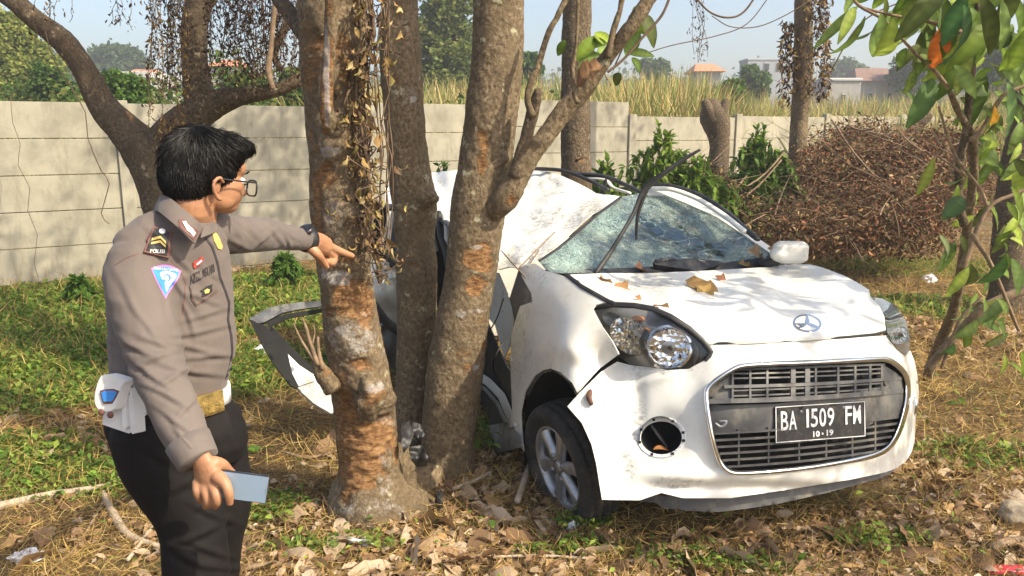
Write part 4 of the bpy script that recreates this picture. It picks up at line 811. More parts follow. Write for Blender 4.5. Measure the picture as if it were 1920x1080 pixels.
# --- cowl with leaves, black scuttle, dashboard
CS = Surf([(1031, 511, 'b', .80), (1150, 512, 'b', .96), (1257, 508, 'b', 1.03), (1433, 490, 'b', 1.1), (1480, 495, 'b', 1.06), (1150, 500, 'b', 1.0), (1300, 495, 'b', 1.1)])
panel('scuttle', [(1030, 505), (1150, 503), (1257, 498), (1362, 492), (1433, 482), (1450, 470), (1480, 484), (1488, 497), (1400, 505), (1257, 514), (1137, 516), (1067, 517)], CS, MATS['blackpl'], CR, sp=10, th=.02, off=.02)
part('dashboard', box(car(.05, 1.35, .82), (1.35*CK, .35*CK, .25*CK), CAX, .05), MATS['greypl'], CR)
part('folded_trim', join([solidify(*(lambda a: (CS.at(a[0], -.05), a[1]))(tri2d([(1226, 489), (1300, 484), (1355, 490), (1345, 498), (1310, 508), (1228, 496)], (), 8)), .02), solidify(*(lambda a: (CS.at(a[0], -.06), a[1]))(tri2d([(1228, 486), (1262, 482), (1270, 486), (1232, 491)], (), 8)), .01)]), MATS['blackpl'], CR)
# loose black seal strip sticking up in front of the glass
def strip(nodes, r, flat=.35, seg=8): P = [PY(x, y, Y) for x, y, Y in nodes]; return tube(P, r, seg, 5, flat=flat, ref=(0, 1, 0))
part('seal_strip', join([strip([(1118, 512, 3.95), (1140, 480, 4.0), (1165, 440, 4.05), (1188, 400, 4.1), (1200, 370, 4.12), (1214, 348, 4.12), (1245, 325, 4.1), (1280, 300, 4.1), (1312, 281, 4.1)], [.014, .013, .011, .011, .012, .016, .014, .011, .007], .5), strip([(1193, 450, 4.2), (1194, 420, 4.17), (1198, 395, 4.15), (1208, 368, 4.13), (1216, 346, 4.12)], [.006, .009, .010, .011, .014], .5)]), MATS['blackpl'], CR, label='bent black rubber strip sticking up in front of the windscreen')
# --- crumpled roof
RS = Surf([(1007, 317, 'b', 2.25), (1060, 335, 'b', 2.05), (1100, 350, 'b', 1.95), (1160, 370, 'b', 1.72), (1120, 398, 'b', 1.52), (1085, 430, 'b', 1.30), (1043, 465, 'b', 1.10), (1000, 492, 'b', .98), (975, 500, 'b', 1.02), (940, 497, 'b', 1.15), (900, 440, 'b', 1.5), (842, 415, 'b', 1.75), (813, 395, 'b', 2.0), (760, 385, 'b', 2.3), (725, 380, 'b', 2.5), (725, 350, 'b', 2.9), (809, 326, 'b', 2.8), (900, 318, 'b', 2.6), (1000, 400, 'b', 1.62), (950, 450, 'b', 1.3)])
def rf(P):
    x, y = P[:, 0], P[:, 1]; q = np.stack([(x+y*.8)/85, (y-x*.5)/120, 0*x], -1)
    r = .13*(1-2*np.abs(vn(q, 1, 4)))+.045*(1-2*np.abs(vn(q, 2.3, 6)))+.02*(1-2*np.abs(vn(q, 5.1, 16)))+.006*fbm(q, 9, 2)
    for cx_, cy_, sl_, wd_, am_ in ((1000, 380, -.6, 9, .05), (960, 430, .35, 8, .045), (1040, 350, .25, 7, .035), (1060, 400, -.35, 7, .03), (930, 350, 1.5, 8, .04), (800, 350, -.2, 7, .04), (990, 330, -.9, 6, .03)): r = r+am_*np.exp(-np.abs((y-cy_)-sl_*(x-cx_))/np.hypot(1, sl_)/wd_)*np.exp(-(((x-cx_)**2+(y-cy_)**2)/75**2))
    r = r+.12*np.exp(-(((x-940)/50)**2+((y-400)/60)**2))-.05*np.exp(-((y-(470-(x-960)*.62))/16)**2)
    return r
roof_o = [(722, 352), (760, 335), (809, 324), (860, 318), (940, 314), (1007, 317), (1050, 328), (1085, 344), (1118, 362), (1162, 368), (1140, 386), (1112, 400), (1085, 424), (1060, 446), (1043, 461), (1022, 476), (1008, 487), (990, 498), (975, 503), (955, 500), (935, 505), (915, 480), (890, 455), (860, 425), (842, 415), (813, 396), (760, 388), (722, 383)]
panel('roof', roof_o, RS, MATS['paint'], CR, sp=5, th=.006, f=rf, px_attrs={'dirt': spots([(1060, 410, 80, 24, 1.2), (1110, 385, 60, 16, 1.3), (1010, 470, 40, 26, 1.1), (960, 380, 30, 60, .7), (1030, 350, 60, 20, .8), (800, 360, 80, 30, .6), (955, 480, 40, 24, 1.1), (1000, 430, 30, 16, .8)])})
part('roof_edge_trim', rim_strip([(713, 384), (760, 392), (813, 402), (842, 421), (866, 441), (905, 480)], RS, 10, -.01, .006, rf, closed=False), MATS['blackpl'], CR)
# far side roof rails / door frame arcs
def bar(nodes, r, mat, name, flat=.6, **kw): P = [PY(x, y, car(0, bb, 0)[1]) for x, y, bb in nodes]; return part(name, tube(P, r, 10, 6, flat=flat, ref=(0, 0, 1)), MATS[mat], CR, **kw)
bar([(1000, 316, 2.5), (1056, 320, 2.45), (1100, 336, 2.35), (1140, 356, 2.2)], .022, 'blackpl', 'roof_rail')
bar([(1080, 326, 2.7), (1134, 331, 2.6), (1169, 345, 2.5), (1205, 362, 2.3)], .026, 'blackpl', 'door_frame')
bar([(1090, 334, 2.68), (1134, 337, 2.58), (1150, 352, 2.5), (1180, 362, 2.3)], .018, 'paint', 'door_frame')
bar([(1136, 338, 2.5), (1132, 352, 2.5), (1128, 362, 2.5)], .02, 'blackpl', 'door_frame')
bar([(1214, 346, 2.1), (1262, 350, 2.05), (1312, 366, 1.95), (1362, 398, 1.75), (1398, 430, 1.55), (1420, 448, 1.45)], .024, 'blackpl', 'door_frame')
bar([(1225, 353, 2.08), (1262, 356, 2.02), (1310, 374, 1.92), (1358, 404, 1.72), (1396, 434, 1.52)], .026, 'paint', 'door_frame')
# mirror (image right)
mp = PY(1481, 474, car(0, 1.15, 0)[1]+.25); g = remesh([box(mp+[.01, .02, .0], (.19, .10, .125), None, .04), ell(mp+[-.05, .01, -.01], (.06, .05, .045))], .006, 8)
mr = part('wing_mirror', g, MATS['paint'], CR); part('mirror_stalk', tube([mp+[-.05, .02, -.04], mp+[-.14, .06, -.08]], [.03, .03], 10, 2), MATS['blackpl'], mr)
# --- body behind and beside the trunks
SS = Surf([(935, 600, 'a', -.66), (905, 560, 'a', -.6), (905, 780, 'a', -.72), (955, 780, 'a', -.78), (870, 650, 'a', -.62), (730, 560, 'y', 5.2), (700, 640, 'y', 5.3), (760, 500, 'y', 5.3)])
def cf(P): x, y = P[:, 0], P[:, 1]; q = np.stack([x/40, y/55, 0*x], -1); return .05*(1-2*np.abs(vn(q, 1, 14)))+.02*fbm(q, 3, 2)
panel('front_door_skin', [(905, 505), (935, 512), (955, 560), (962, 600), (955, 650), (945, 672), (928, 610), (905, 585)], SS, MATS['paint'], CR, sp=7, th=.006, f=cf)
panel('door_lining', [(880, 590), (912, 600), (940, 668), (958, 700), (958, 830), (880, 820)], SS, MATS['blackpl'], CR, sp=9, th=.01, f=cf, off=.12)
part('sill_panel', rim_strip([(890, 700), (915, 716), (940, 742), (955, 778), (962, 800)], SS, 15, -.02, .012, closed=False), MATS['paint'], CR)
part('sill_seal', rim_strip([(880, 712), (910, 730), (932, 756), (948, 792)], SS, 7, -.01, .01, closed=False), MATS['greymet'], CR)
panel('floor_edge', [(905, 800), (958, 790), (978, 838), (930, 850), (900, 830)], SS, MATS['greymet'], CR, sp=8, th=.01, f=cf, off=.0)
part('cable', join([strip([(945, 640, 4.0), (930, 665, 3.95), (925, 690, 4.0), (940, 720, 4.1)], .005, 1, 6), strip([(905, 640, 4.1), (930, 600, 4.1), (944, 560, 4.1)], .004, 1, 6)]), MATS['blackpl'], CR)
panel('rear_door_skin', [(690, 490), (716, 478), (748, 480), (752, 600), (742, 612), (720, 590), (695, 560)], SS, MATS['paint'], CR, sp=7, th=.006, f=cf)
panel('rear_quarter', [(700, 610), (745, 600), (750, 700), (738, 712), (712, 690), (702, 660)], SS, MATS['greymet'], CR, sp=8, th=.006, f=cf, off=.05)
panel('rear_gap_shade', [(700, 380), (740, 384), (830, 400), (850, 500), (850, 640), (760, 760), (700, 600)], SS, MATS['dark'], CR, sp=20, th=.02, off=.45)  # dark sheet standing in for the unlit cabin behind the trunks
for nds, rr, mt in (([(735, 400, 5.4), (728, 440, 5.3), (722, 480, 5.2), (735, 520, 5.1)], .03, 'paint'), ([(745, 405, 5.3), (738, 450, 5.2), (735, 500, 5.1)], .02, 'blackpl'), ([(822, 398, 4.9), (826, 440, 4.8), (838, 480, 4.7), (846, 540, 4.6)], .02, 'blackpl'), ([(833, 402, 4.85), (838, 430, 4.8), (836, 470, 4.75)], .018, 'paint'), ([(712, 470, 5.1), (735, 486, 5.05), (752, 500, 5.0)], .03, 'blackpl'), ([(700, 570, 5.0), (722, 600, 5.0), (748, 622, 5.0)], .03, 'blackpl'), ([(816, 400, 4.95), (812, 440, 4.9), (818, 470, 4.9)], .012, 'greymet')):
    part('bent_pillar', strip(nds, rr, .6, 8), MATS[mt], CR)
# far side and tail close the shell
def csheet(name, pts, mat, n=8, am=.03, th=.008):
    A = np.array([car(*q) for q in pts]); u = np.linspace(0, 1, n); U, W_ = np.meshgrid(u, u); V = (A[0]*(1-U[..., None])+A[1]*U[..., None])*(1-W_[..., None])+(A[3]*(1-U[..., None])+A[2]*U[..., None])*W_[..., None]
    V = V.reshape(-1, 3); V = V+am*np.stack([fbm(V, 2.2, s) for s in (1, 2, 3)], -1); Q = grid_faces(n, n, False); T = np.vstack([Q[:, [0, 1, 2]], Q[:, [0, 2, 3]]]); return part(name, solidify(V, T, th), MATS[mat], CR)
csheet('far_side_panel', [(.80, .95, .25), (.80, 3.1, .55), (.78, 3.1, 1.15), (.76, .95, .95)], 'paint', 12)
csheet('far_wing', [(.79, .95, .25), (.78, .55, .5), (.70, .5, .85), (.74, .95, .95)], 'paint')
csheet('tail_panel', [(.8, 3.1, .5), (-.75, 3.25, .65), (-.7, 3.1, 1.3), (.75, 3.0, 1.3)], 'paint', 10, .06)
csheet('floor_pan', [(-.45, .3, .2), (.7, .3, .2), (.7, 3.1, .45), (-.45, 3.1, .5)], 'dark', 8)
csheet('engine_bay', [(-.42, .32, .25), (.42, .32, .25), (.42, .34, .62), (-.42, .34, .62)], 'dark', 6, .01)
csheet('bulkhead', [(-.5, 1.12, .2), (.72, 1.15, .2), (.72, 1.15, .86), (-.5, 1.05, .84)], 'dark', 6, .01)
for a_ in (-.1, .42): part('seat', remesh([ell(car(a_, 2.0, .72), (.25, .14, .36), CAX), ell(car(a_, 1.75, .52), (.25, .28, .11), CAX), ell(car(a_, 2.05, 1.02), (.14, .08, .1), CAX)], .02, 3), MATS['greypl'], CR)
part('steering_wheel', (lambda c0: tube([c0+(CAX[0]*math.cos(a)+CAX[2]*math.sin(a))*.19 for a in np.linspace(0, 2*math.pi, 20)], .014, 8, 1, False))(car(-.05, 1.5, .86)), MATS['blackpl'], CR)
# --- open torn door at the left of the scarred trunk
DS = Surf([(466, 598, 'y', 4.25), (560, 568, 'y', 4.35), (605, 566, 'y', 4.4), (556, 725, 'y', 4.1), (618, 772, 'y', 4.1), (605, 690, 'y', 4.25), (510, 640, 'y', 4.2)])
MATS['doorgrey'] = simple('door_frame_grey', (.12, .125, .13), .45, .3, .5, 12, dirt=(.3, .28, .25), dscale=14)
dr = panel('torn_door', [(467, 598), (480, 590), (501, 578), (530, 571), (558, 567), (604, 564), (604, 574), (560, 580), (530, 586), (503, 600), (496, 604), (484, 606)], DS, MATS['doorgrey'], CR, sp=6, th=.03, label='torn open door frame lying on the grass')
part('door_seal', join([solidify(DS.at(*(lambda a: (a[0], -.01))(tri2d(o2, (), 7))), tri2d(o2, (), 7)[1], .012) for o2 in ([(468, 600), (484, 606), (500, 610), (530, 650), (558, 684), (568, 712), (557, 729), (544, 722), (514, 684), (490, 645)], [(500, 604), (530, 590), (604, 578), (604, 586), (540, 597), (508, 612)], [(500, 606), (510, 612), (545, 648), (575, 678), (600, 700), (596, 706), (560, 690), (524, 650)])]), MATS['dark'], dr)
panel('mirror_glass', [(540, 664), (560, 684), (588, 702), (590, 714), (560, 724), (548, 700)], DS, MATS['greymet'], CR, sp=8, th=.02, off=-.015)
panel('door_skin', [(556, 724), (572, 712), (592, 702), (622, 712), (640, 760), (622, 776), (588, 756), (566, 736)], DS, simple('scraped_white', (.42, .43, .42), .6, 0, .2, 14, .3, dirt=(.13, .12, .10), dscale=16), CR, sp=6, th=.02, px_attrs={'dirt': spots([(595, 725, 34, 30, 1.3), (610, 760, 30, 22, 1.2)])})
# --- wheels
def wheel(c, ax, label=None):
    ax = np.asarray(ax, float)/np.linalg.norm(ax); u = np.cross(ax, [0, 0, 1.]); u /= np.linalg.norm(u); v = np.cross(ax, u)
    wh = part('wheel', lathe([(.0, .05), (.0, .19), (-.02, .19), (-.02, .05)], c-ax*.05, ax, 24), MATS['dark'], CR, label=label)
    prof = [(.03, .196), (.045, .205), (.06, .225), (.066, .25), (.06, .275), (.045, .290), (.028, .297), (.026, .292), (.018, .292), (.016, .299), (-.018, .302), (-.02, .296), (-.03, .296), (-.032, .302), (-.065, .302), (-.067, .296), (-.077, .296), (-.079, .3), (-.11, .296), (-.13, .285), (-.145, .26), (-.14, .21), (-.12, .196)]
    V, F = lathe(prof, c, ax, 96); rel = V-c; h = rel@ax; rad = np.linalg.norm(rel-h[:, None]*ax, axis=1); ang = np.arctan2(rel@v, rel@u); gro = (np.sin(ang*60+h*60) > .75)&(rad > .286); V = V-((rel-h[:, None]*ax)/rad[:, None])*(gro*.006)[:, None]
    part('tyre', (V, F), MATS['rubber'], wh)
    part('rim', lathe([(.03, .196), (.042, .2), (.044, .192), (.034, .182), (.0, .178), (-.1, .17)], c, ax, 60), MATS['alloy'], wh)
    def P3(r, a, h): return c+ax*h+(u*math.cos(a)+v*math.sin(a))*r
    for k in range(6):
        a = k*math.pi/3+.3; rows = []
        for r, wv, h in ((.035, .022, .030), (.07, .028, .034), (.11, .027, .030), (.15, .032, .032), (.182, .046, .030)):
            t_ = -u*math.sin(a)+v*math.cos(a); p = P3(r, a, h); rows.append([p-t_*wv-ax*.025, p-t_*wv*.9, p-t_*wv*.35+ax*.007, p+t_*wv*.35+ax*.007, p+t_*wv*.9, p+t_*wv-ax*.025])
        V = np.array(rows).reshape(-1, 3); part('spoke', (V, [grid_faces(5, 6, False)]), MATS['alloy'], wh)
        if k < 4: part('lug_nut', lathe([(.0, .013), (.014, .012), (.016, .002)], P3(.055, k*math.pi/2+.5, .03), ax, 10), MATS['greymet'], wh)
    part('hub_cap', lathe([(.02, .034), (.036, .032), (.04, .02), (.042, .001)], c, ax, 24), MATS['alloy'], wh)
    return wh
wheel(wc, (-.886, -.45, -.13), label='front wheel pushed forward and steered towards the viewer')
wheel(car(.60, .80, .30)*[1, 1, 0]+[0, 0, .24], (.93, .33, 0)); wheel(car(.66, 2.75, .3)*[1, 1, 0]+[0, 0, .24], (.94, .33, 0)); wheel(car(-.62, 2.9, .3)*[1, 1, 0]+[0, 0, .24], (-.94, -.33, 0))
# torn black wheel liner by the trunk, debris
def crumple(name, px, py, Y, r, mat, label, cat, seed=0, sq=(1, .5, 1), group=None, n=3):
    c0 = PY(px, py, Y); V, Fs = ell((0, 0, 0), (1, 1, 1), None, 22, 16); V = V*(1+.55*fbm(V, 1.6, seed, 3)+.25*(1-2*np.abs(vn(V, 3.1, seed+5))))[:, None]*np.array(sq)*r; zmin = gz(c0[0], c0[1]); return part(name, (V+c0, Fs), mat, None, smooth=False, base=(c0[0], c0[1], c0[2]), label=label, cat=cat, group=group)
TS = Surf([(760, 790, 'y', 3.42), (800, 860, 'y', 3.4), (770, 870, 'y', 3.4), (800, 790, 'y', 3.5)])
tg = root('torn_plastic', PY(775, 830, 3.42), 'torn black plastic liner caught between the scarred trunk and the leaning trunk', 'car debris')
for o2 in ([(752, 795), (768, 790), (776, 812), (770, 832), (757, 850), (752, 830)], [(772, 790), (794, 797), (800, 818), (782, 824), (774, 806)], [(768, 838), (790, 834), (804, 858), (800, 874), (782, 876), (770, 862)]):
    P, T = tri2d(o2, (), 4); V = TS.at(P, 0, lambda P: .03*(1-2*np.abs(vn(np.stack([P[:, 0]/14, P[:, 1]/20, 0*P[:, 0]], -1), 1, 2)))); part('scrap', solidify(V, T, .004), MATS['blackpl'], tg)
# ================================================================== THE MAN
m, t, b = M_('shirt_cloth'); v = coords(t)
c = ramp(t, noise(t, v, 5, 6), [(.3, (.118, .096, .086)), (.7, (.152, .126, .112))]); t.links.new(c, b.inputs['Base Color']); b.inputs['Roughness'].default_value = .78; b.inputs['Sheen Weight'].default_value = .1; b.inputs['Specular IOR Level'].default_value = .25
bump(t, b, math_(t, 'ADD', noise(t, coords(t, (1, 1, .5)), 13, 3, .5), math_(t, 'MULTIPLY', noise(t, v, 600, 2), .05)), .5, .012); MATS['shirt'] = m
m, t, b = M_('skin'); v = coords(t); c = ramp(t, noise(t, v, 14, 5), [(.3, (.30, .14, .072)), (.5, (.38, .19, .10)), (.7, (.43, .225, .125))]); t.links.new(c, b.inputs['Base Color']); b.inputs['Roughness'].default_value = .48; b.inputs['Subsurface Weight'].default_value = .15; b.inputs['Subsurface Radius'].default_value = (.01, .004, .002); b.inputs['Subsurface Scale'].default_value = .6
bump(t, b, math_(t, 'ADD', noise(t, v, 260, 4, .7), math_(t, 'MULTIPLY', noise(t, v, 60, 3, .7), .8)), .3, .003); MATS['skin'] = m
MATS['trouser'] = simple('dark_trousers', (.007, .0055, .0055), .8, 0, .25, 25, .3, .004, spec=.25)
m, t, b = M_('hair'); v = coords(t, (1, 1, 1)); b.inputs['Base Color'].default_value = (.004, .0035, .0035, 1); b.inputs['Roughness'].default_value = .5; b.inputs['Specular IOR Level'].default_value = .22; MATS['hair'] = m
MATS['whitelea'] = simple('white_leather', (.72, .73, .74), .35, 0, .06, 30, .2, coat=.2); MATS['gold'] = simple('brass', (.6, .42, .14), .35, .9, .4, 60, 1.0, .01)
MATS['silver'] = simple('silver_thread', (.6, .6, .58), .4, .3, .2, 60); MATS['badgeblack'] = simple('badge_black', (.012, .011, .012), .6); MATS['brownedge'] = simple('brown_edge', (.14, .06, .05), .7)
MATS['blue'] = simple('patch_blue', (.05, .25, .7), .6); MATS['pink'] = simple('patch_pink', (.62, .18, .5), .6); MATS['patchw'] = simple('patch_white', (.72, .75, .82), .6); MATS['red'] = simple('badge_red', (.5, .05, .04), .4); MATS['thread'] = simple('black_thread', (.03, .025, .03), .7); MATS['yellow'] = simple('badge_gold', (.5, .38, .12), .5)
YM = 2.03
def R_(px, py, Y, r): P = PY(px, py, Y); return P, r*TY(px, py, Y)/FOC
def chain(nodes, seg=16, sub=4, **kw): a = [R_(*n_) for n_ in nodes]; return tube([x[0] for x in a], [x[1] for x in a], seg, sub, **kw)
def loft(secs, n=28):      # (px, py, Y, half width px, depth radius)
    V = []
    for px, py, Y, hw, dr in secs:
        P, r = R_(px, py, Y, hw); a = np.linspace(0, 2*math.pi, n, endpoint=False); s = np.sign
        V.append(P+np.stack([r*np.cos(a), dr*np.sin(a), 0*a], -1))
    V = np.array(V); k = len(V); C0 = V[0].mean(0); C1 = V[-1].mean(0); W_ = np.concatenate([V.reshape(-1, 3), [C0, C1]])
    F = grid_faces(k, n); j = np.arange(n); return W_, [F, np.vstack([np.stack([(j+1) % n, j, np.full(n, k*n)], -1), np.stack([(k-1)*n+j, (k-1)*n+(j+1) % n, np.full(n, k*n+1)], -1)])]
MR = root('person', (PY(320, 700, YM)[0]+.02, 2.03, 0), 'man in a grey brown uniform shirt and black trousers pointing at the scarred trunk', 'person')
# head frame: looks right, away and a little down
F_ = np.array([.74, .67, -.13]); F_ /= np.linalg.norm(F_); L_ = np.cross([0, 0, 1.], F_); L_ /= np.linalg.norm(L_); U_ = np.cross(F_, L_); HA = np.array([F_, L_, U_])
HC = PY(389, 332, 2.04)
def hp(f, l, u): return HC+F_*f+L_*l+U_*u
hs = .97
def he(f, l, u, rf_, rl, ru): return ell(hp(f*hs, l*hs, u*hs), (rf_*hs, rl*hs, ru*hs), HA, 24, 18)
head = [he(-.018, 0, .03, .098, .078, .095), he(.035, 0, -.022, .062, .062, .07), he(.052, 0, -.064, .036, .036, .030), he(.03, -.030, -.048, .040, .028, .036), he(.03, .030, -.048, .040, .028, .036), he(.058, 0, .03, .04, .055, .035),
        he(.088, 0, -.018, .013, .010, .026), he(.097, 0, -.034, .013, .013, .011), he(.082, 0, -.052, .012, .024, .008), he(.086, 0, -.045, .009, .02, .006), he(.055, -.034, -.018, .028, .024, .022), he(.055, .034, -.018, .028, .024, .022)]
def ear(s): return [tube([hp(.010, s*.078, -.010), hp(-.002, s*.085, .002), hp(-.018, s*.090, -.010), hp(-.016, s*.088, -.032), hp(-.002, s*.082, -.050), hp(.008, s*.076, -.052)], [.0045, .0052, .0052, .0052, .0065, .005], 8, 4), he(-.004, s*.072, -.024, .012, .006, .02)]
head += ear(1)+ear(-1)
head += [tube([hp(-.03, 0, -.03), hp(-.035, 0, -.085), PY(362, 400, 2.03), PY(352, 435, 2.03)], [.056, .054, .058, .075], 20, 4)]
# far hand, pointing
HF = [R_(562, 449, 2.72, 17), R_(580, 449, 2.76, 18)]
far = [chain([(545, 449, 2.66, 15), (574, 449, 2.74, 16), (594, 456, 2.80, 21), (610, 463, 2.84, 19)], 14, 4, flat=.8, ref=(0, 1, 0)),
       chain([(606, 456, 2.84, 10), (624, 465, 2.88, 8.2), (642, 473, 2.92, 7), (661, 480, 2.96, 5.4)], 12, 4),
       chain([(612, 470, 2.86, 9), (626, 482, 2.90, 8), (622, 493, 2.88, 7), (612, 490, 2.85, 6.5)], 10, 4), chain([(606, 474, 2.88, 9), (617, 486, 2.92, 8), (612, 495, 2.90, 7)], 10, 4), chain([(600, 474, 2.90, 8), (608, 486, 2.93, 7), (604, 492, 2.91, 6)], 10, 4),
       chain([(580, 462, 2.73, 11), (594, 476, 2.73, 9.5), (604, 489, 2.76, 7.5), (613, 501, 2.79, 5.5)], 12, 4)]
# near hand, holding the phone
yn = 1.70
near = [chain([(362, 830, 1.74, 22), (378, 862, yn, 22), (388, 884, yn, 29), (396, 905, yn, 30)], 16, 4, flat=.62, ref=(0, 1, 0)),
        chain([(408, 893, yn-.015, 14), (423, 908, yn-.03, 10.5), (429, 926, yn-.036, 9), (431, 944, yn-.03, 7)], 12, 4), chain([(399, 910, yn-.012, 12), (405, 925, yn-.03, 9.8), (407, 941, yn-.03, 8.6), (403, 950, yn-.01, 7)], 12, 4),
        chain([(385, 911, yn-.008, 12), (388, 928, yn-.022, 9.6), (389, 943, yn-.02, 8.3), (386, 950, yn+.0, 7)], 12, 4), chain([(371, 903, yn, 11), (370, 920, yn-.014, 9), (373, 933, yn-.01, 7.6), (376, 939, yn+.005, 6.2)], 12, 4),
        chain([(400, 868, yn, 14), (416, 872, yn+.02, 12), (428, 884, yn+.04, 10.5), (440, 893, yn+.045, 8.5)], 12, 4)]
yl = 2.02
core = [loft([(345, 395, 2.03, 28, .05), (335, 430, YM, 60, .07), (325, 500, YM, 90, .1), (325, 650, YM, 95, .11), (318, 745, YM, 92, .11), (330, 840, YM, 100, .11)]),
        chain([(430, 440, 2.2, 18), (500, 445, 2.45, 17), (548, 449, 2.67, 13)], 12, 4), chain([(258, 480, 1.9, 24), (285, 650, 1.82, 26), (318, 750, 1.77, 24), (362, 832, 1.74, 20)], 12, 4)]
legs = []
for sx, ex, yy in ((310, 372, 1.95), (392, 412, 2.1)):
    k = PY(ex, 1080, yy); legs.append(tube([PY(sx, 840, yy), PY((sx+ex)/2, 960, yy), k, [k[0]+.0, k[1]+.01, .3], [k[0]-.02, k[1]+.03, .06]], [.085, .07, .055, .045, .04], 14, 5))
body = remesh(head+far+near+core+legs, .0036, 2)
part('skin', body, MATS['skin'], MR)
# --- shirt
yS = YM
sh = [loft([(345, 388, 2.03, 40, .060), (338, 405, 2.03, 56, .078), (328, 425, YM, 80, .10), (322, 450, YM, 100, .12), (318, 490, YM, 108, .128), (320, 540, YM, 112, .13), (323, 600, YM, 114, .133), (325, 650, YM, 113, .135), (322, 690, YM, 109, .132), (318, 725, YM, 106, .126), (316, 748, YM, 100, .120)]),
      chain([(252, 470, 1.94, 44), (290, 440, 1.98, 42), (345, 420, 2.04, 38), (395, 428, 2.12, 36), (425, 440, 2.2, 34)], 20, 4),
      chain([(430, 440, 2.22, 36), (468, 440, 2.34, 33), (500, 440, 2.46, 30), (535, 445, 2.6, 24), (566, 449, 2.71, 19.5)], 20, 5),
      chain([(254, 478, 1.92, 46), (252, 530, 1.90, 52), (266, 590, 1.87, 53), (286, 650, 1.84, 51), (300, 700, 1.81, 48), (322, 755, 1.77, 45), (344, 808, 1.74, 42), (366, 850, 1.71, 37)], 24, 5)]
V, Fs = remesh(sh, .0055, 4)
N = vnorm(V, Fs); q = proj(V); X, Yp = q[:, 0], q[:, 1]
def ridge(cx, cy, ang, ln, wd, amp):
    ca, sa = math.cos(math.radians(ang)), math.sin(math.radians(ang)); u = (X-cx)*ca+(Yp-cy)*sa; w_ = -(X-cx)*sa+(Yp-cy)*ca
    wd *= .85; amp *= .62; w_ = w_+5*np.sin(u/38+cx); return amp*np.exp(-(u/ln)**2)*(np.exp(-(w_/wd)**2)-.7*np.exp(-((w_-wd*1.5)/wd)**2))
d = np.zeros(len(V))
RD = [(355, 650, 8, 60, 7, .008), (370, 620, -6, 60, 6, .007), (390, 590, -10, 45, 6, .006), (350, 690, 10, 70, 7, .009), (390, 670, 2, 45, 6, .007), (380, 560, 14, 36, 6, .005), (345, 545, 60, 40, 7, .007), (352, 590, 78, 34, 6, .008), (400, 510, 30, 30, 6, .004), (300, 440, 40, 40, 8, .004), (345, 490, 50, 40, 7, .006),
      (262, 650, 28, 44, 7, .009), (290, 676, -20, 40, 7, .009), (300, 640, 20, 40, 6, .007), (286, 704, 30, 48, 7, .010), (322, 715, -35, 36, 6, .009), (310, 742, 25, 44, 7, .010), (345, 765, -40, 34, 6, .008), (330, 790, 30, 40, 6, .008), (345, 820, 60, 34, 6, .008), (240, 560, 70, 60, 9, .005), (270, 600, 60, 50, 7, .005), (318, 560, 75, 60, 6, .005),
      (470, 425, 50, 30, 6, .006), (490, 450, -30, 34, 6, .006), (515, 435, 60, 26, 5, .006), (450, 455, 20, 30, 6, .006), (535, 450, 70, 20, 4, .005), (440, 425, 70, 26, 6, .006), (545, 436, 30, 24, 4, .004), (235, 700, 10, 30, 7, .007), (225, 640, 15, 40, 6, .004)]
for r_ in RD: d += ridge(*r_)
d += .004*fbm(V*[1, 1, .7], 9, 3, 3)+.0022*(1-2*np.abs(vn(V*[1, 1, 1.5], 16, 6)))
# cuffs: folded edge
V = V+N*d[:, None]
shirt_geo = (V, Fs); shirt = part('shirt', shirt_geo, MATS['shirt'], MR); ST = bvh(shirt_geo)
def sew(name, polys, mat, parent=shirt, off=.0015, sp=4, th=.0012): return part(name, decal(polys, ST, off, sp, th), MATS[mat], parent, smooth=False)
# collar
col = [R_(*n_) for n_ in ((300, 372, 2.00, 1), (312, 392, 1.955, 1), (335, 412, 1.93, 1), (362, 432, 1.935, 1), (382, 447, 1.95, 1))]
def ribbon(top, bot, th, name, mat, parent):
    a = crom([PY(*x) for x in top], 5); b_ = crom([PY(*x) for x in bot], 5); mid = (a+b_)/2+np.array([0, -.006, 0]); V = np.stack([a, mid, b_], 1).reshape(-1, 3); Q = grid_faces(len(a), 3, False); T = np.vstack([Q[:, [0, 1, 2]], Q[:, [0, 2, 3]]]); return part(name, solidify(V, T, th), MATS[mat], parent)
CB1 = ribbon([(296, 374, 2.03), (303, 366, 1.99), (320, 372, 1.95), (345, 392, 1.93), (368, 412, 1.93), (380, 424, 1.95)], [(288, 398, 2.00), (296, 396, 1.94), (312, 408, 1.905), (338, 430, 1.885), (358, 450, 1.885), (366, 457, 1.90)], .004, 'collar', 'shirt', shirt)
ribbon([(384, 424, 1.97), (396, 418, 2.0), (406, 416, 2.06)], [(376, 446, 1.92), (392, 440, 1.95), (412, 432, 2.03)], .004, 'collar', 'shirt', shirt)
# epaulette board with chevrons
ep = sew('epaulette', [[(288, 424), (321, 433), (317, 484), (270, 472)]], 'brownedge', off=.010, th=.008); sew('epaulette_face', [[(290, 427), (318, 435), (313, 479), (274, 469)]], 'badgeblack', ep, .0125)
sew('chevron', [[(285, 446), (301, 442), (311, 452), (311, 457), (301, 447), (284, 451)], [(284, 454), (300, 450), (310, 460), (310, 464), (300, 455), (283, 458)]], 'yellow', ep, .0145, 3)
sew('epaulette_button', [[(304+6*math.cos(a), 433+5*math.sin(a)) for a in np.linspace(0, 6.28, 12, endpoint=False)]], 'silver', ep, .017, 3, .004)
sew('epaulette_lettering', [text2d('POLISI', [(282, 467), (309, 468), (308, 475), (281, 474)], .01)], 'silver', ep, .0145)
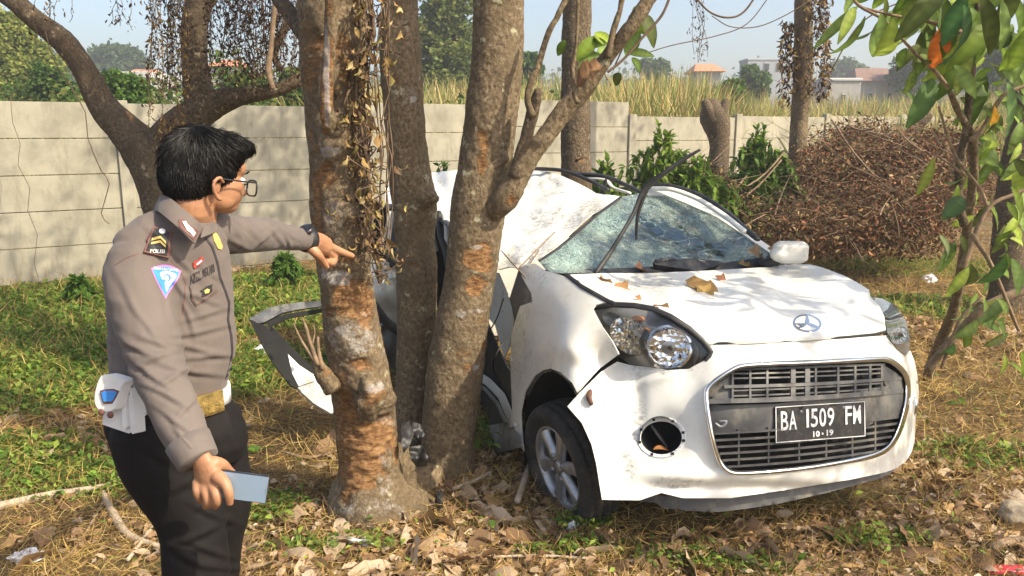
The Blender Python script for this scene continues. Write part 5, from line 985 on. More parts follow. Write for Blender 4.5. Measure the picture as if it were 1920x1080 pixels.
# collar tab
cg = [(np.array([list(v_.co) for v_ in CB1.data.vertices])+ORG[CB1.name], [np.array([list(p_.vertices) for p_ in CB1.data.polygons if len(p_.vertices) == k_]) for k_ in (3, 4)])]; CT = bvh(cg[0])
sewc = lambda n_, p_, m_, o: part(n_, decal(p_, CT, o, 4, .0015), MATS[m_], shirt, smooth=False)
sewc('collar_tab', [[(336, 410), (345, 411), (373, 434), (364, 451), (335, 424)]], 'brownedge', .003); sewc('collar_tab_badge', [[(342, 415), (349, 414), (352, 420), (356, 424), (361, 428), (368, 437), (363, 444), (357, 436), (351, 431), (347, 424)]], 'silver', .006)
# traffic corps patch
patch = [(283, 503)]+[(283+(340-283)*s, 503-9*math.sin(math.pi*s)*1.0+(508-503)*s) for s in np.linspace(.12, 1, 8)]+[(336, 520), (326, 536), (315, 552), (311, 560), (300, 540), (291, 522)]
pc = sew('sleeve_patch', [patch], 'pink', shirt, .002); ctr = np.array([311, 523.]); sm = lambda k: [tuple(ctr+(np.array(q_)-ctr)*k) for q_ in patch]
sew('patch_field', [sm(.88)], 'blue', pc, .0035); sew('patch_emblem', [[(300, 512), (308, 508), (318, 509), (328, 513), (331, 517), (325, 528), (317, 537), (313, 547), (310, 538), (309, 528), (303, 522)]], 'patchw', pc, .0048)
sew('patch_ring', [tri2d([(313+7*math.cos(a), 521+7*math.sin(a)) for a in np.linspace(0, 6.28, 14, endpoint=False)], [[(313+5*math.cos(a), 521+5*math.sin(a)) for a in np.linspace(0, 6.28, 14, endpoint=False)]], 2)], 'blue', pc, .006)
sew('patch_lettering', [text2d('POLISI LALU LINTAS', [(289, 500), (334, 504), (333, 509), (289, 505)], .01)], 'patchw', pc, .005)
# name, badges, pocket, placket
sew('name_lettering', [text2d('AZIZ', [(355, 517), (375, 507), (377, 524), (357, 535)], .012), text2d('ASYARI', [(378.5, 505), (401, 494), (403, 510), (380.5, 522)], .012)], 'thread', off=.002)
sew('enamel_badge', [[(363, 492), (374, 487), (377, 482), (381, 483), (381, 489), (375, 496), (366, 503), (363, 501)]], 'red', off=.006, th=.003); sew('enamel_badge_stripe', [[(368, 495), (378, 487), (379, 490), (369, 498)]], 'patchw', off=.0085)
def outline2(path, w_): return tri2d(*strip2(path, w_), 3)
def strip2(path, w_): P = np.array(path, float); T = np.gradient(P, axis=0); T /= np.linalg.norm(T, axis=1)[:, None]; Nn = np.stack([-T[:, 1], T[:, 0]], -1)*w_/2; return np.vstack([P+Nn, (P-Nn)[::-1]]), ()
sew('pocket_flap', [[(356, 536), (404, 516), (410, 545), (396, 556), (368, 574), (359, 562)]], 'shirt', off=.004, th=.004)
sew('pocket_stitching', [outline2([(359, 540), (361, 560), (369, 571), (395, 554), (407, 544)], 1.2)], 'brownedge', off=.0065)
sew('pocket_badge', [[(376, 545), (382, 541), (388, 537), (399, 533), (397, 540), (399, 545), (392, 551), (386, 555), (378, 556), (381, 549)]], 'badgeblack', off=.0075, th=.003); sew('pocket_badge_star', [[(383, 545), (389, 541), (394, 543), (392, 549), (385, 551)]], 'yellow', off=.010)
sew('gold_badge', [[(398, 434), (404, 434), (412, 446), (418, 462), (416, 468), (409, 466), (402, 452)]], 'yellow', off=.004, th=.003)
sew('placket_edge', [outline2([(386, 446), (398, 462), (408, 492), (413, 520), (424, 548), (430, 568), (428, 600), (434, 630), (436, 660), (431, 690), (424, 712)], 4)], 'thread', off=.002)
sew('shoulder_seam', [outline2([(214, 498), (235, 484), (262, 474)], 1.3), outline2([(318, 486), (338, 505), (348, 530), (346, 560), (342, 590)], 1.6)], 'brownedge', off=.001)
# cuff bands
def band(P0, P1, r0, r1, name, mat, parent, seg=28, ex=.0): return part(name, tube([P0, (np.array(P0)+P1)/2, P1], [r0, (r0+r1)/2+ex, r1], seg, 3, cap=False), MATS[mat], parent)
a_, r_ = R_(352, 826, 1.727, 42.5); b_, r2 = R_(371, 862, 1.705, 38.5); part('cuff', (lambda g: g)(tube([a_, b_, b_+(b_-a_)*.02, b_-(b_-a_)*.05], [r_, r2, r2*.97, r2*.90], 30, 2, cap=False)), MATS['shirt'], shirt)
a_, r_ = R_(540, 446, 2.62, 23.5); b_, r2 = R_(568, 449, 2.715, 20.5); part('cuff', tube([a_, b_, b_+(b_-a_)*.02, b_-(b_-a_)*.05], [r_, r2, r2*.97, r2*.9], 26, 2, cap=False), MATS['shirt'], shirt)
# watch on the pointing arm
a_, r_ = R_(569, 449, 2.725, 19); b_, r2 = R_(581, 450, 2.755, 19.5); wt = part('wristwatch', tube([a_, (a_+b_)/2, b_], [r_*1.16, r_*1.3, r2*1.18], 26, 3, cap=False), MATS['blackpl'], MR); wq = PY(575, 433, 2.70); part('watch_face', lathe([(0, .026), (.012, .026), (.014, .02), (.014, .001)], wq, (-.1, -.45, .85), 22), MATS['black'], wt)
# --- trousers, belt
pt_ = [loft([(316, 742, YM, 104, .120), (322, 772, YM, 119, .126), (330, 800, YM, 128, .130), (340, 830, YM, 124, .125), (348, 858, YM, 108, .11)])]
for nodes in ([(292, 800, 1.97, 84), (312, 860, 1.96, 84), (330, 905, 1.95, 75), (350, 950, 1.94, 66), (362, 1000, 1.93, 60), (370, 1080, 1.92, 60)], [(372, 800, 2.1, 82), (398, 860, 2.1, 68), (420, 915, 2.09, 52), (418, 960, 2.08, 49), (408, 1010, 2.08, 46), (402, 1080, 2.08, 46)]):
    a_ = [R_(*n_) for n_ in nodes]; P = [x[0] for x in a_]; Rr = [x[1] for x in a_]; e = P[-1]; P += [[e[0]+.0, e[1]+.01, .35], [e[0]-.01, e[1]+.03, .11]]; Rr += [Rr[-1]*.92, Rr[-1]*.98]; pt_.append(tube(P, Rr, 22, 5))
V, Fs = remesh(pt_, .007, 4); N = vnorm(V, Fs); q = proj(V); X, Yp = q[:, 0], q[:, 1]; d = np.zeros(len(V))
for r_ in [(400, 960, 20, 40, 8, .010), (370, 1000, -20, 50, 9, .011), (400, 1030, 15, 44, 8, .010), (350, 1040, 30, 50, 9, .010), (395, 925, -40, 40, 8, .009), (300, 850, 30, 60, 10, .006), (430, 800, 70, 50, 8, .006), (350, 900, -30, 60, 10, .006), (420, 1060, 10, 40, 8, .009)]: d += ridge(*r_)
V = V+N*(d+.004*fbm(V, 7, 4, 3))[:, None]; trg = (V, Fs); tr_ = part('trousers', trg, MATS['trouser'], MR); TT = bvh(trg)
def sset(c_, Y, hw, dr, h0, h1, n=48, a0=0, a1=2*math.pi, out=.004):
    px, py = c_; P, r = R_(px, py, Y, hw); a = np.linspace(a0, a1, n); rows = []
    for z, o in ((-h0, -.002), (-h0, out), (h1, out), (h1, -.002)): rows.append(P+np.stack([(r+o)*np.cos(a), (dr+o)*np.sin(a), np.full(n, z)], -1))
    return np.stack(rows, 1).reshape(-1, 3), [grid_faces(n, 4)]
bl = part('belt', sset((317, 740), YM, 106, .124, .026, .020, out=.008), MATS['whitelea'], MR, label='white belt with a brass buckle')
part('belt_buckle', sset((317, 740), YM, 106, .124, .03, .026, 12, -.95, -.28, .016), MATS['gold'], bl); part('belt_plate', sset((317, 740), YM, 106, .124, .026, .022, 8, -1.25, -.97, .015), MATS['chrome'], bl)
gs = []
for k in range(60):
    a = -math.pi+.1+k*.034; P, r = R_(317, 740, YM, 106)
    for z in (-.014, -.003, .008): gs.append(ell(P+[(r+.008)*math.cos(a), (.124+.008)*math.sin(a), z], (.0022, .0022, .0022), None, 5, 4))
part('belt_weave', join(gs), MATS['greymet'], bl)
for sx, (k0, k1) in enumerate(((PY(370, 1080, 1.92), 0), (PY(402, 1080, 2.08), 0))):
    z0 = float(gz(k0[0], k0[1])); part('shoe', remesh([ell((k0[0]+.03, k0[1]+.0, z0+.045), (.13, .05, .045)), ell((k0[0]-.05, k0[1]+.03, z0+.06), (.055, .045, .06))], .01, 3), MATS['black'], MR)
# --- hair: cap and thousands of strands
cap = [he(-.022, 0, .036, .100, .088, .096), he(-.048, 0, .0, .074, .080, .080), he(.036, 0, .084, .068, .064, .040), he(.080, -.004, .084, .036, .050, .026), he(.022, 0, .062, .066, .085, .054), he(-.052, 0, -.034, .050, .066, .044), he(.030, 0, .018, .026, .080, .036)]
Vc, Fc = remesh(cap, .006, 4)
rel = (Vc-HC)@HA.T/hs
Nc = vnorm(Vc, Fc)
hr = part('hair', (Vc, Fc), MATS['hair'], MR)
tree = bvh((Vc, Fc)); n = 15000
cent = np.concatenate([Vc[F].mean(1) for F in Fc]); k = rng.integers(0, len(cent), n); P = cent[k]; dv = P-hp(-.03, 0, .0); dv /= np.linalg.norm(dv, axis=1)[:, None]
whorl = hp(-.045*hs, -.02, .135*hs); flow = P-whorl; rl = (P-HC)@HA.T/hs
fl = flow-dv*(flow*dv).sum(1)[:, None]; fl = fl/np.maximum(np.linalg.norm(fl, axis=1), .02)[:, None]; fl = fl+np.where(rl[:, 2:3] < .05, 1, .15)*np.array([0, 0, -1.])*.7+np.where((rl[:, 2:3] > .03)&(rl[:, 0:1] > .0), 1, 0)*(F_*1.0+L_*.3)+rng.normal(0, .2, (n, 3))
keep = ~((rl[:, 2] < .0)&(rl[:, 0] > -.035)); ln = rng.uniform(.016, .036, n)*np.where(rl[:, 2] > .04, 1.35, .55)*keep; stray = np.where((rng.uniform(0, 1, (n, 1)) < .06)&(rl[:, 2:3] > .03), .0018, 0); ln = ln*np.where(rl[:, 2] < -.02, .55, 1); pos = P+dv*.001; pts = [pos]; dr_ = fl/np.linalg.norm(fl, axis=1)[:, None]
for s in range(5):
    dd = pos-hp(-.03, 0, .02); dd /= np.linalg.norm(dd, axis=1)[:, None]; dr_ = dr_-dd*((dr_*dd).sum(1)*1.0)[:, None]+dd*.012; dr_ = dr_/np.linalg.norm(dr_, axis=1)[:, None]; pos = pos+dr_*(ln/5)[:, None]; nn_ = [tree.find_nearest(Vector(x)) for x in pos]; sn = np.array([list(x[1]) for x in nn_]); pos = np.array([list(x[0]) for x in nn_])+sn*(.0012+.0008*s+stray*s); dr_ = dr_-sn*(dr_*sn).sum(1)[:, None]; dr_ /= np.linalg.norm(dr_, axis=1)[:, None]+1e-9; pts.append(pos)
pts = np.stack(pts, 1); T = np.gradient(pts, axis=1); view = pts-CAM; sd_ = np.cross(T, view+rng.normal(0, .8, (n, 1, 3))); sd_ /= np.linalg.norm(sd_, axis=2)[..., None]+1e-9
wd = np.array([.0007, .0008, .0008, .0007, .0005, .0001])[None, :, None]; V = np.stack([pts-sd_*wd, pts+sd_*wd], 2); V = V.reshape(-1, 3); base_ = (np.arange(n)*12)[:, None]; q_ = np.array([[i*2, i*2+1, i*2+3, i*2+2] for i in range(5)]).reshape(1, -1); Fq = (base_+q_).reshape(-1, 4)
part('hair_strands', (V, [Fq]), MATS['hair'], hr)
# --- glasses
sq_ = lambda c_: math.copysign(abs(c_)**.55, c_)
gl_ = part('glasses', join([tube([hp(-.012, -.086, .000), hp(.05, -.080, -.002), hp(.100, -.070, -.003)], .0022, 8, 4), tube([hp(-.012, .086, .000), hp(.05, .080, -.002), hp(.100, .070, -.003)], .0022, 8, 4)]+[tube([hp(.102, s*.040+.029*sq_(math.cos(a)), -.018+.020*sq_(math.sin(a))) for a in np.linspace(0, 2*math.pi, 28)], .0024, 8, 1, False) for s in (-1, 1)]+[tube([hp(.102, -.012, -.012), hp(.106, 0, -.009), hp(.102, .012, -.012)], .002, 6, 3)]), MATS['black'], MR)
m, t, b = M_('clear_lens'); tr_n = t.nodes.new('ShaderNodeBsdfTransparent'); g_n = nd(t, 'ShaderNodeBsdfGlossy', Roughness=.02); mx_ = t.nodes.new('ShaderNodeMixShader'); mx_.inputs[0].default_value = .1; t.links.new(tr_n.outputs[0], mx_.inputs[1]); t.links.new(g_n.outputs[0], mx_.inputs[2]); t.links.new(mx_.outputs[0], t.nodes['Material Output'].inputs[0]); MATS['clear'] = m
for s in (-1, 1):
    V = [hp(.101, s*.040, -.018)]+[hp(.101, s*.040+.028*sq_(math.cos(a)), -.018+.019*sq_(math.sin(a))) for a in np.linspace(0, 2*math.pi, 20, endpoint=False)]; part('lens', (np.array(V), [np.array([[0, i+1, (i+1) % 20+1] for i in range(20)])]), MATS['clear'], gl_)
MATS['eye'] = simple('eye_white', (.7, .68, .65), .2); MATS['iris'] = simple('iris', (.03, .015, .01), .1)
for s in (-1, 1): e_ = part('eye', ell(hp(.076*hs, s*.032*hs, -.002), (.013, .013, .011), HA, 14, 10), MATS['eye'], MR); part('iris', ell(hp(.086*hs, s*.032*hs, -.002), (.004, .006, .006), HA, 12, 8), MATS['iris'], e_); part('eyebrow', tube([hp(.098*hs, s*.016*hs, .018*hs), hp(.096*hs, s*.034*hs, .024*hs), hp(.078*hs, s*.055*hs, .017*hs)], [.003, .0035, .0015], 6, 4, flat=.6), MATS['hair'], MR)
# --- phone, pouch
c0 = PY(456, 912, 1.695); ex = PY(504, 891, 1.70)-PY(412, 879, 1.69); ex /= np.linalg.norm(ex); ez = PY(412, 879, 1.69)-PY(408, 936, 1.685); ez -= ex*(ez@ex); ez /= np.linalg.norm(ez); ey = np.cross(ez, ex); PA = np.array([ex, ey, ez]); Lw = 92*TY(456, 912, 1.69)/FOC; Lh = 55*TY(456, 912, 1.69)/FOC
ph = root('mobile_phone', c0, 'slim dark mobile phone held screen outward in the man\'s lowered hand', 'phone')
part('phone_body', box(c0, (Lw, .009, Lh), PA, .004), MATS['black'], ph, smooth=False); m, t, b = M_('phone_screen'); b.inputs['Base Color'].default_value = (.20, .28, .38, 1); b.inputs['Roughness'].default_value = .06; b.inputs['Specular IOR Level'].default_value = 1.0; b.inputs['Coat Weight'].default_value = 1.0; MATS['screen'] = m
part('screen', box(c0-ey*.0048, (Lw*.975, .001, Lh*.93), PA, .0), MATS['screen'], ph, smooth=False); part('speaker_slot', box(c0-ey*.0056+ex*Lw*.465, (.0015, .0006, .012), PA), MATS['greymet'], ph, smooth=False)
pq = PY(222, 760, 1.93); po = root('belt_pouch', pq, 'white leather pouch with a flap, two pockets and a small badge on the man\'s belt', 'pouch')
px_, pz_ = np.array([.88, -.47, 0]), np.array([-.10, -.03, .99]); px_ /= np.linalg.norm(px_); py_ = np.cross(pz_, px_); PB = np.array([px_, py_, pz_])
YP = 1.90
def pbox(o2, y0, y1, name, mat, parent):
    P, T = tri2d(o2, (), 6); A = np.array([PY(x, y, y0) for x, y in P]); Bk = np.array([PY(x, y, y0) for x, y in P])+np.array([.02, y1-y0, 0]); k = len(A); e = np.vstack([T[:, [0, 1]], T[:, [1, 2]], T[:, [2, 0]]]); s = set(map(tuple, e.tolist())); bd = np.array([x for x in s if (x[1], x[0]) not in s])
    V = np.vstack([A, Bk]); return part(name, (V, [np.vstack([T, T[:, ::-1]+k]), np.stack([bd[:, 1], bd[:, 0], bd[:, 0]+k, bd[:, 1]+k], -1)]), MATS[mat], parent, smooth=False)
pbox([(198, 720), (250, 722), (256, 800), (255, 815), (248, 815), (192, 796)], 1.865, 1.92, 'pouch_body', 'whitelea', po)
pbox([(228, 724), (233, 724), (238, 800), (233, 806), (229, 800)], 1.848, 1.865, 'gusset', 'whitelea', po); pbox([(240, 726), (247, 727), (253, 812), (248, 814), (244, 806)], 1.850, 1.865, 'gusset', 'whitelea', po)
pbox([(233.5, 728), (236, 728), (240, 802), (238, 803)], 1.860, 1.865, 'gusset_gap', 'greypl', po); pbox([(224, 728), (231, 726), (230, 742), (225, 742)], 1.845, 1.852, 'pen_loop', 'badgeblack', po)
fp = [(191, 702), (205, 703), (238, 714), (228, 722), (222, 740), (218, 760), (212, 770), (196, 772), (184, 768), (177, 755), (178, 735), (184, 715)]
fl_ = pbox(rnd(fp, 2), 1.836, 1.848, 'flap', 'whitelea', po); 
pbox([(187, 733), (196, 730), (207, 734), (202, 745), (194, 758), (190, 747)], 1.832, 1.836, 'flap_badge', 'brownedge', fl_); pbox([(190, 735.5), (196, 733), (203.5, 736), (199.5, 744), (194, 753), (191.5, 746)], 1.8305, 1.832, 'badge_field', 'blue', fl_)
for cx, cy in ((190, 773), (207, 778)): part('press_stud', ell(PY(cx, cy, 1.835), (.008, .005, .009), None, 12, 8), MATS['brownedge'], po)
# ================================================================== VEGETATION and LITTER
def strands(paths, r, mat, name, parent=None, **kw): return part(name, join([tube(p_, r, 5, 2, nz=0) for p_ in paths]), MATS[mat], parent, **kw)
def hang(px0, px1, py0, py1a, py1b, Y, n, leafn, size, cols, label, sway=14, name='hanging_vine', dark=True, group='dry vines hanging in the trees'):
    paths = []; LP = []
    for i in range(n):
        x = rng.uniform(px0, px1); yb = rng.uniform(py1a, py1b); yy = np.linspace(py0, yb, 7); xx = x+np.cumsum(rng.normal(0, sway/3, 7)); yv = Y+rng.uniform(-.25, .25)
        P = np.array([PY(a, b, yv) for a, b in zip(xx, yy)]); paths.append(P); k = max(2, int(leafn*(yb-py0)/100)); s = rng.uniform(0, 6, k); j = s.astype(int).clip(0, 5); f_ = (s-j)[:, None]; LP.append(P[j]*(1-f_)+P[j+1]*f_+rng.normal(0, .018, (k, 3)))
    rt = root(name, paths[0][0], label, 'vine', group); strands(paths, .0018, 'vine', 'stem', rt, smooth=True, kind='stuff')
    P = np.vstack(LP); D = randdir(len(P), -1, .0)-np.array([0, 0, .8]); V, Fs, idx = scatter([leaf(1, .5, .9, .5, .3, 3), leaf(1, .4, .5, .7, .5, 3)], P, frames(D, rng.uniform(0, 6.28, len(P))), size*rng.uniform(.5, 1.4, len(P)))
    part('dry_leaves', (V, Fs), MATS['dryleaf'], rt, tint=pick(cols, len(P), .3)[idx], kind='stuff'); return rt
DK = [(.05, .03, .03), (.08, .045, .035), (.035, .025, .025), (.11, .07, .045)]; OC = [(.32, .2, .07), (.24, .15, .06), (.4, .28, .1), (.16, .1, .05)]
hang(272, 345, -40, 60, 240, 5.2, 26, 26, .032, OC+DK, 'ochre dry vine curtain left of the thick upright limb')
hang(385, 570, -40, 40, 170, 5.3, 80, 28, .031, DK, 'dark withered vine curtain between the upright limb and the scarred trunk')
hang(205, 250, -40, 20, 60, 5.3, 4, 20, .03, DK, 'two short dark vine tips hanging against the sky at upper left')
hang(75, 130, -20, 40, 90, 5.4, 6, 14, .032, OC+DK, 'sparse dry vine beside the bent limb at far left')
hang(1296, 1322, -40, 60, 120, 6.0, 5, 18, .03, DK, 'thin dark vine strand hanging against the sky above the orange roof')
hang(1470, 1492, 40, 120, 215, 11.3, 12, 26, .09, OC+DK, 'dry vine clinging to the slim trunk')
hang(1530, 1562, -40, 120, 200, 11.3, 12, 26, .09, OC+DK, 'dry vine column just right of the slim trunk')
hang(300, 345, 215, 260, 320, 5.25, 16, 16, .04, OC, 'straw coloured dead tendrils on the fork of the bent tree', 20)
# climbing vine on the scarred trunk
nod = [(690, -20), (700, 60), (678, 120), (668, 180), (678, 240), (688, 300), (692, 360), (684, 420), (705, 470), (712, 530)]
rt = root('climbing_vine', PY(690, 200, 3.15), 'withered yellow leaved vine climbing the right side of the scarred trunk', 'vine')
Pc = crom(np.array([PY(x, y, 3.16) for x, y in nod]), 10); st = [tube(Pc, .008, 6, 1)]
for o in range(7): st.append(tube(Pc[::4]+rng.normal(0, .03, Pc[::4].shape), .003, 5, 3))
part('stem', join(st), MATS['vine'], rt)
n = 400; k = (np.abs(np.sin(rng.uniform(0, 19, n)))**.5*0+rng.choice(len(Pc), n, p=(lambda w_: w_/w_.sum())(.25+np.clip(np.sin(np.arange(len(Pc))*.42)+.3, 0, 2)))).astype(int); P = Pc[k]+rng.normal(0, 1, (n, 3))*[.05, .04, .03]+[.01, 0, 0]; D = randdir(n, -1, -.1)-np.array([0, .2, .9]); tl = [leaf(1, .42, .9, .7, .5, 5, .5, 1, .2), leaf(1, .34, 1.4, .9, .8, 5, .5, 2, .2), leaf(1, .48, .5, .5, -.4, 5, .5, 3, .2)]
V, Fs, idx = scatter(tl, P, frames(D, rng.uniform(0, 6.28, n)), rng.uniform(.022, .07, n)); part('withered_leaves', (V, Fs), MATS['dryleaf'], rt, tint=pick([(.44, .3, .11), (.32, .2, .08), (.55, .42, .2), (.18, .11, .06), (.3, .25, .08), (.1, .065, .04)], n, .35)[idx], kind='stuff')
strands([[PY(x+rng.normal(0, 6), y, 3.2+rng.normal(0, .05)) for y in np.linspace(-10, 470, 9)] for x in rng.uniform(655, 735, 14)], .003, 'vine', 'tendril', rt)
# dead loose tendrils on the left tree and the wall
for i, (nodes, lab) in enumerate([([(85, 60), (100, 110), (130, 160), (160, 210), (165, 260), (190, 320), (205, 345), (190, 400), (205, 420)], 'curly dead tendril dangling from the bent limb in front of the wall'), ([(20, 180), (24, 230), (38, 270), (34, 310), (56, 352), (52, 395), (70, 440), (64, 490), (72, 520)], 'thin dead vine running down the wall at far left')]):
    strands([[PY(x, y, 5.3 if i == 0 else wall_y) for x, y in nodes] for wall_y in [8.6]], .0032, 'vine', 'dangling_tendril', None, label=lab, cat='vine', group='dry vines hanging in the trees')
part('dangling_branch', limb([(520, -20, 5), (512, 40, 5), (508, 90, 5), (503, 130, 6), (511, 165, 5)], 4.2, 10, .03, .1), MATS['twig'], None, label='pale bare stick dangling just left of the scarred trunk', cat='branch')
# wires and bare twigs against the sky
def wire(nodes, Y, r, label, grp='thin bare branches against the sky'): part('bare_branch', tube([PY(x, y, Y) for x, y in nodes], r, 6, 6), MATS['twig'] if r > .01 else MATS['vine'], None, label=label, cat='branch', group=grp)
wire([(1300, -10), (1330, 22), (1365, 33), (1395, 22), (1425, -20)], 5, .006, 'thick dark twig looping down and up at the top of the photo'); wire([(1335, 30), (1370, 50), (1420, 50), (1470, 30), (1520, 0)], 5, .003, 'long thin twig sagging under the thick loop'); wire([(1205, 102), (1260, 85), (1340, 68), (1400, 45), (1445, -10)], 5, .003, 'thin twig rising from the forked branch toward the top'); wire([(1258, -10), (1240, 30), (1205, 70), (1170, 110), (1140, 135)], 3.6, .006, 'dark twig running alongside the forked branch')
wire([(1560, 130), (1600, 60), (1640, 25), (1700, 0)], 4.6, .004, 'bare twig between the slim trunk and the leafy tree')
# big green leaves growing behind the forked branch
def big_leaf(a, b_, wpx, Y, tint, name='leaf', parent=None, mat='leaf', curl=.4, fold=.25, dy=0, seed=0, wavy=.08, **kw):
    A = PY(a[0], a[1], Y); B = PY(b_[0], b_[1], Y+dy); D = B-A; L = np.linalg.norm(D); W_ = wpx*TY(a[0], a[1], Y)/FOC/L; v_, f_ = leaf(1.05, W_*1.15, curl, fold, .1, 12, wavy, seed); D = D/L
    N = np.array([rng.uniform(-.5, .5), -1, rng.uniform(.2, .9)]); N -= D*(N@D); N /= np.linalg.norm(N); Yv = np.cross(N, D); ang = curl*.5; M = np.array([D*math.cos(ang)+N*math.sin(ang), Yv, N*math.cos(ang)-D*math.sin(ang)])
    V = v_@M*L+A; tt = np.tile(np.asarray(tint, float)[:3], (len(V), 1)); tt[1::3] *= 1.6; tt *= (1+.09*np.where(np.arange(len(V))//3 % 2, 1, -1))[:, None]; tt *= (1+.3*fbm(V, 35, seed+1))[:, None]; return part(name, (V, f_), MATS[mat], parent, tint=tt, **kw)
def G(): return pick([(.08, .13, .02), (.16, .23, .03), (.26, .33, .05), (.08, .1, .022), (.17, .24, .06)], 1, .25)[0]
r2 = root('sapling', PY(1095, 150, 3.9), 'bright green leafy shoot behind the forked branch', 'plant')
part('stem', join([tube([PY(1180, 30, 3.9), PY(1175, 70, 3.9), PY(1150, 130, 3.95)], .004, 6, 4), tube([PY(1100, 60, 3.9), PY(1115, 100, 3.9), PY(1140, 150, 3.9)], .004, 6, 4)]), MATS['twig'], r2)
for i, (a, b_, w_) in enumerate([((1200, 22), (1232, 82), 30), ((1185, 25), (1205, 20), 22), ((1200, 60), (1170, 105), 32), ((1180, 100), (1222, 100), 18), ((1185, 108), (1202, 132), 16), ((1120, 70), (1078, 110), 30), ((1115, 62), (1150, 85), 24), ((1125, 100), (1085, 120), 26), ((1120, 105), (1140, 85), 20), ((1060, 75), (1045, 105), 18), ((1165, 138), (1150, 160), 24), ((1190, 50), (1215, 60), 20), ((1105, 85), (1135, 78), 22)]): big_leaf(a, b_, w_, 3.9, G(), 'leaf', r2, seed=i, dy=rng.uniform(-.1, .1))
cu = big_leaf((1128, 124), (1068, 156), 46, 3.5, (.2, .11, .055), 'dry_leaf', None, 'dryleaf', .9, .5, seed=4, wavy=.45, label='curled brown dead leaf caught in the fork of the branch', cat='leaf')
# --- right-hand leafy tree
YR = 4.3; rb = PZ(1738, 712, 0)
RT = root('tree', (rb[0], rb[1], 0), 'young tree with long glossy green leaves at the right edge', 'tree', 'trees around the wreck')
yb = rb[1]
bark('trunk', limb([(1737, 715, 10), (1755, 660, 10), (1785, 590, 9), (1800, 520, 9), (1812, 440, 8.5), (1822, 360, 8.5), (1825, 300, 8.5), (1820, 255, 8), (1795, 205, 6), (1778, 165, 5)], [yb, yb-.1, yb-.3, yb-.5, yb-.7, yb-.9, yb-1.0, yb-1.05, yb-1.1, yb-1.15], 20, .02, .12, 10, 40), MATS['bark'], RT)
bark('branch', limb([(1808, 420, 9), (1798, 380, 8), (1800, 300, 8), (1812, 240, 7), (1822, 120, 7), (1835, 0, 6), (1840, -80, 5)], 4.35, 14, .03, .1, 10, 41), MATS['bark_dark'], RT)
for nd_, yy in (([(1822, 262, 6), (1840, 245, 4), (1880, 180, 4), (1925, 160, 3)], 4.3), ([(1805, 500, 7), (1850, 395, 4), (1900, 365, 4), (1940, 350, 4)], 4.4), ([(1740, 690, 8), (1830, 590, 8), (1880, 560, 9), (1935, 540, 9)], 4.6), ([(1778, 165, 4), (1750, 130, 4), (1716, 100, 3), (1660, 40, 3), (1610, 10, 3), (1590, -20, 3)], 4.0), ([(1800, 60, 5), (1740, 40, 4), (1680, 30, 3), (1610, 12, 2)], 4.0), ([(1850, 385, 4), (1835, 350, 3), (1790, 290, 3), (1760, 200, 2)], 4.2), ([(1822, 440, 5), (1860, 500, 4), (1910, 620, 3)], 4.2), ([(1810, 330, 3), (1770, 300, 2), (1750, 290, 2)], 4.1), ([(1840, 560, 4), (1800, 600, 3), (1765, 690, 3)], 4.5)):
    part('twig', limb(nd_, yy, 10, .03, .1), MATS['twig'], RT)
RL = [((1811, -12), (1768, 84), 36, 3.4, (.06, .13, .04)), ((1806, 10), (1796, 136), 46, 3.3, (.05, .11, .035)), ((1838, -10), (1874, 108), 34, 3.5, 0), ((1750, 148), (1711, 232), 40, 3.9, (.07, .13, .03)), ((1651, 25), (1652, 105), 27, 3.9, 0), ((1608, 12), (1530, 86), 20, 3.9, (.16, .22, .05)), ((1622, 30), (1561, 124), 20, 3.9, (.14, .2, .04)), ((1888, 156), (1894, 256), 42, 3.8, (.14, .24, .08)), ((1790, 122), (1832, 180), 26, 3.8, 0), ((1765, 52), (1754, 132), 40, 3.9, (.62, .16, .03)),
      ((1750, 296), (1722, 368), 24, 4.0, (.24, .28, .05)), ((1834, 306), (1895, 309), 26, 3.9, 0), ((1806, 370), (1771, 408), 34, 4.1, (.05, .10, .03)), ((1922, 56), (1896, 130), 32, 3.6, 0), ((1878, 0), (1884, 90), 26, 3.7, 0), ((1884, 480), (1832, 550), 38, 4.0, (.08, .16, .04)), ((1898, 484), (1917, 546), 22, 4.0, 0), ((1760, 440), (1790, 490), 18, 4.3, (.18, .22, .1)), ((1833, 602), (1800, 634), 26, 4.4, 0), ((1788, 644), (1760, 678), 24, 4.4, (.07, .14, .04)), ((1780, 400), (1800, 350), 20, 4.2, 0), ((1700, 90), (1680, 130), 22, 4.0, 0), ((1715, 130), (1700, 175), 20, 4.0, (.2, .26, .05)), ((1745, 120), (1710, 115), 24, 3.9, 0), ((1760, 165), (1725, 210), 16, 3.9, 0), ((1860, 90), (1900, 60), 30, 4.1, 0), ((1866, 200), (1862, 230), 26, 4, (.55, .28, .03)), ((1840, 260), (1890, 262), 26, 3.9, 0), ((1895, 350), (1925, 420), 26, 3.9, (.2, .27, .04)), ((1865, 280), (1850, 330), 26, 4.0, 0), ((1900, 300), (1928, 330), 24, 3.8, 0), ((1905, 540), (1925, 500), 24, 3.9, (.18, .26, .05)), ((1870, 560), (1900, 610), 20, 4.1, 0), ((1752, 10), (1700, 60), 26, 3.9, 0), ((1735, -20), (1750, 60), 28, 4.0, 0), ((1860, 130), (1820, 150), 24, 4.1, 0), ((1880, 330), (1860, 300), 22, 4.1, 0), ((1830, 180), (1860, 160), 22, 4.2, 0), ((1720, 200), (1690, 160), 16, 4.1, (.09, .15, .04)), ((1690, -10), (1675, 60), 24, 4.0, 0)]
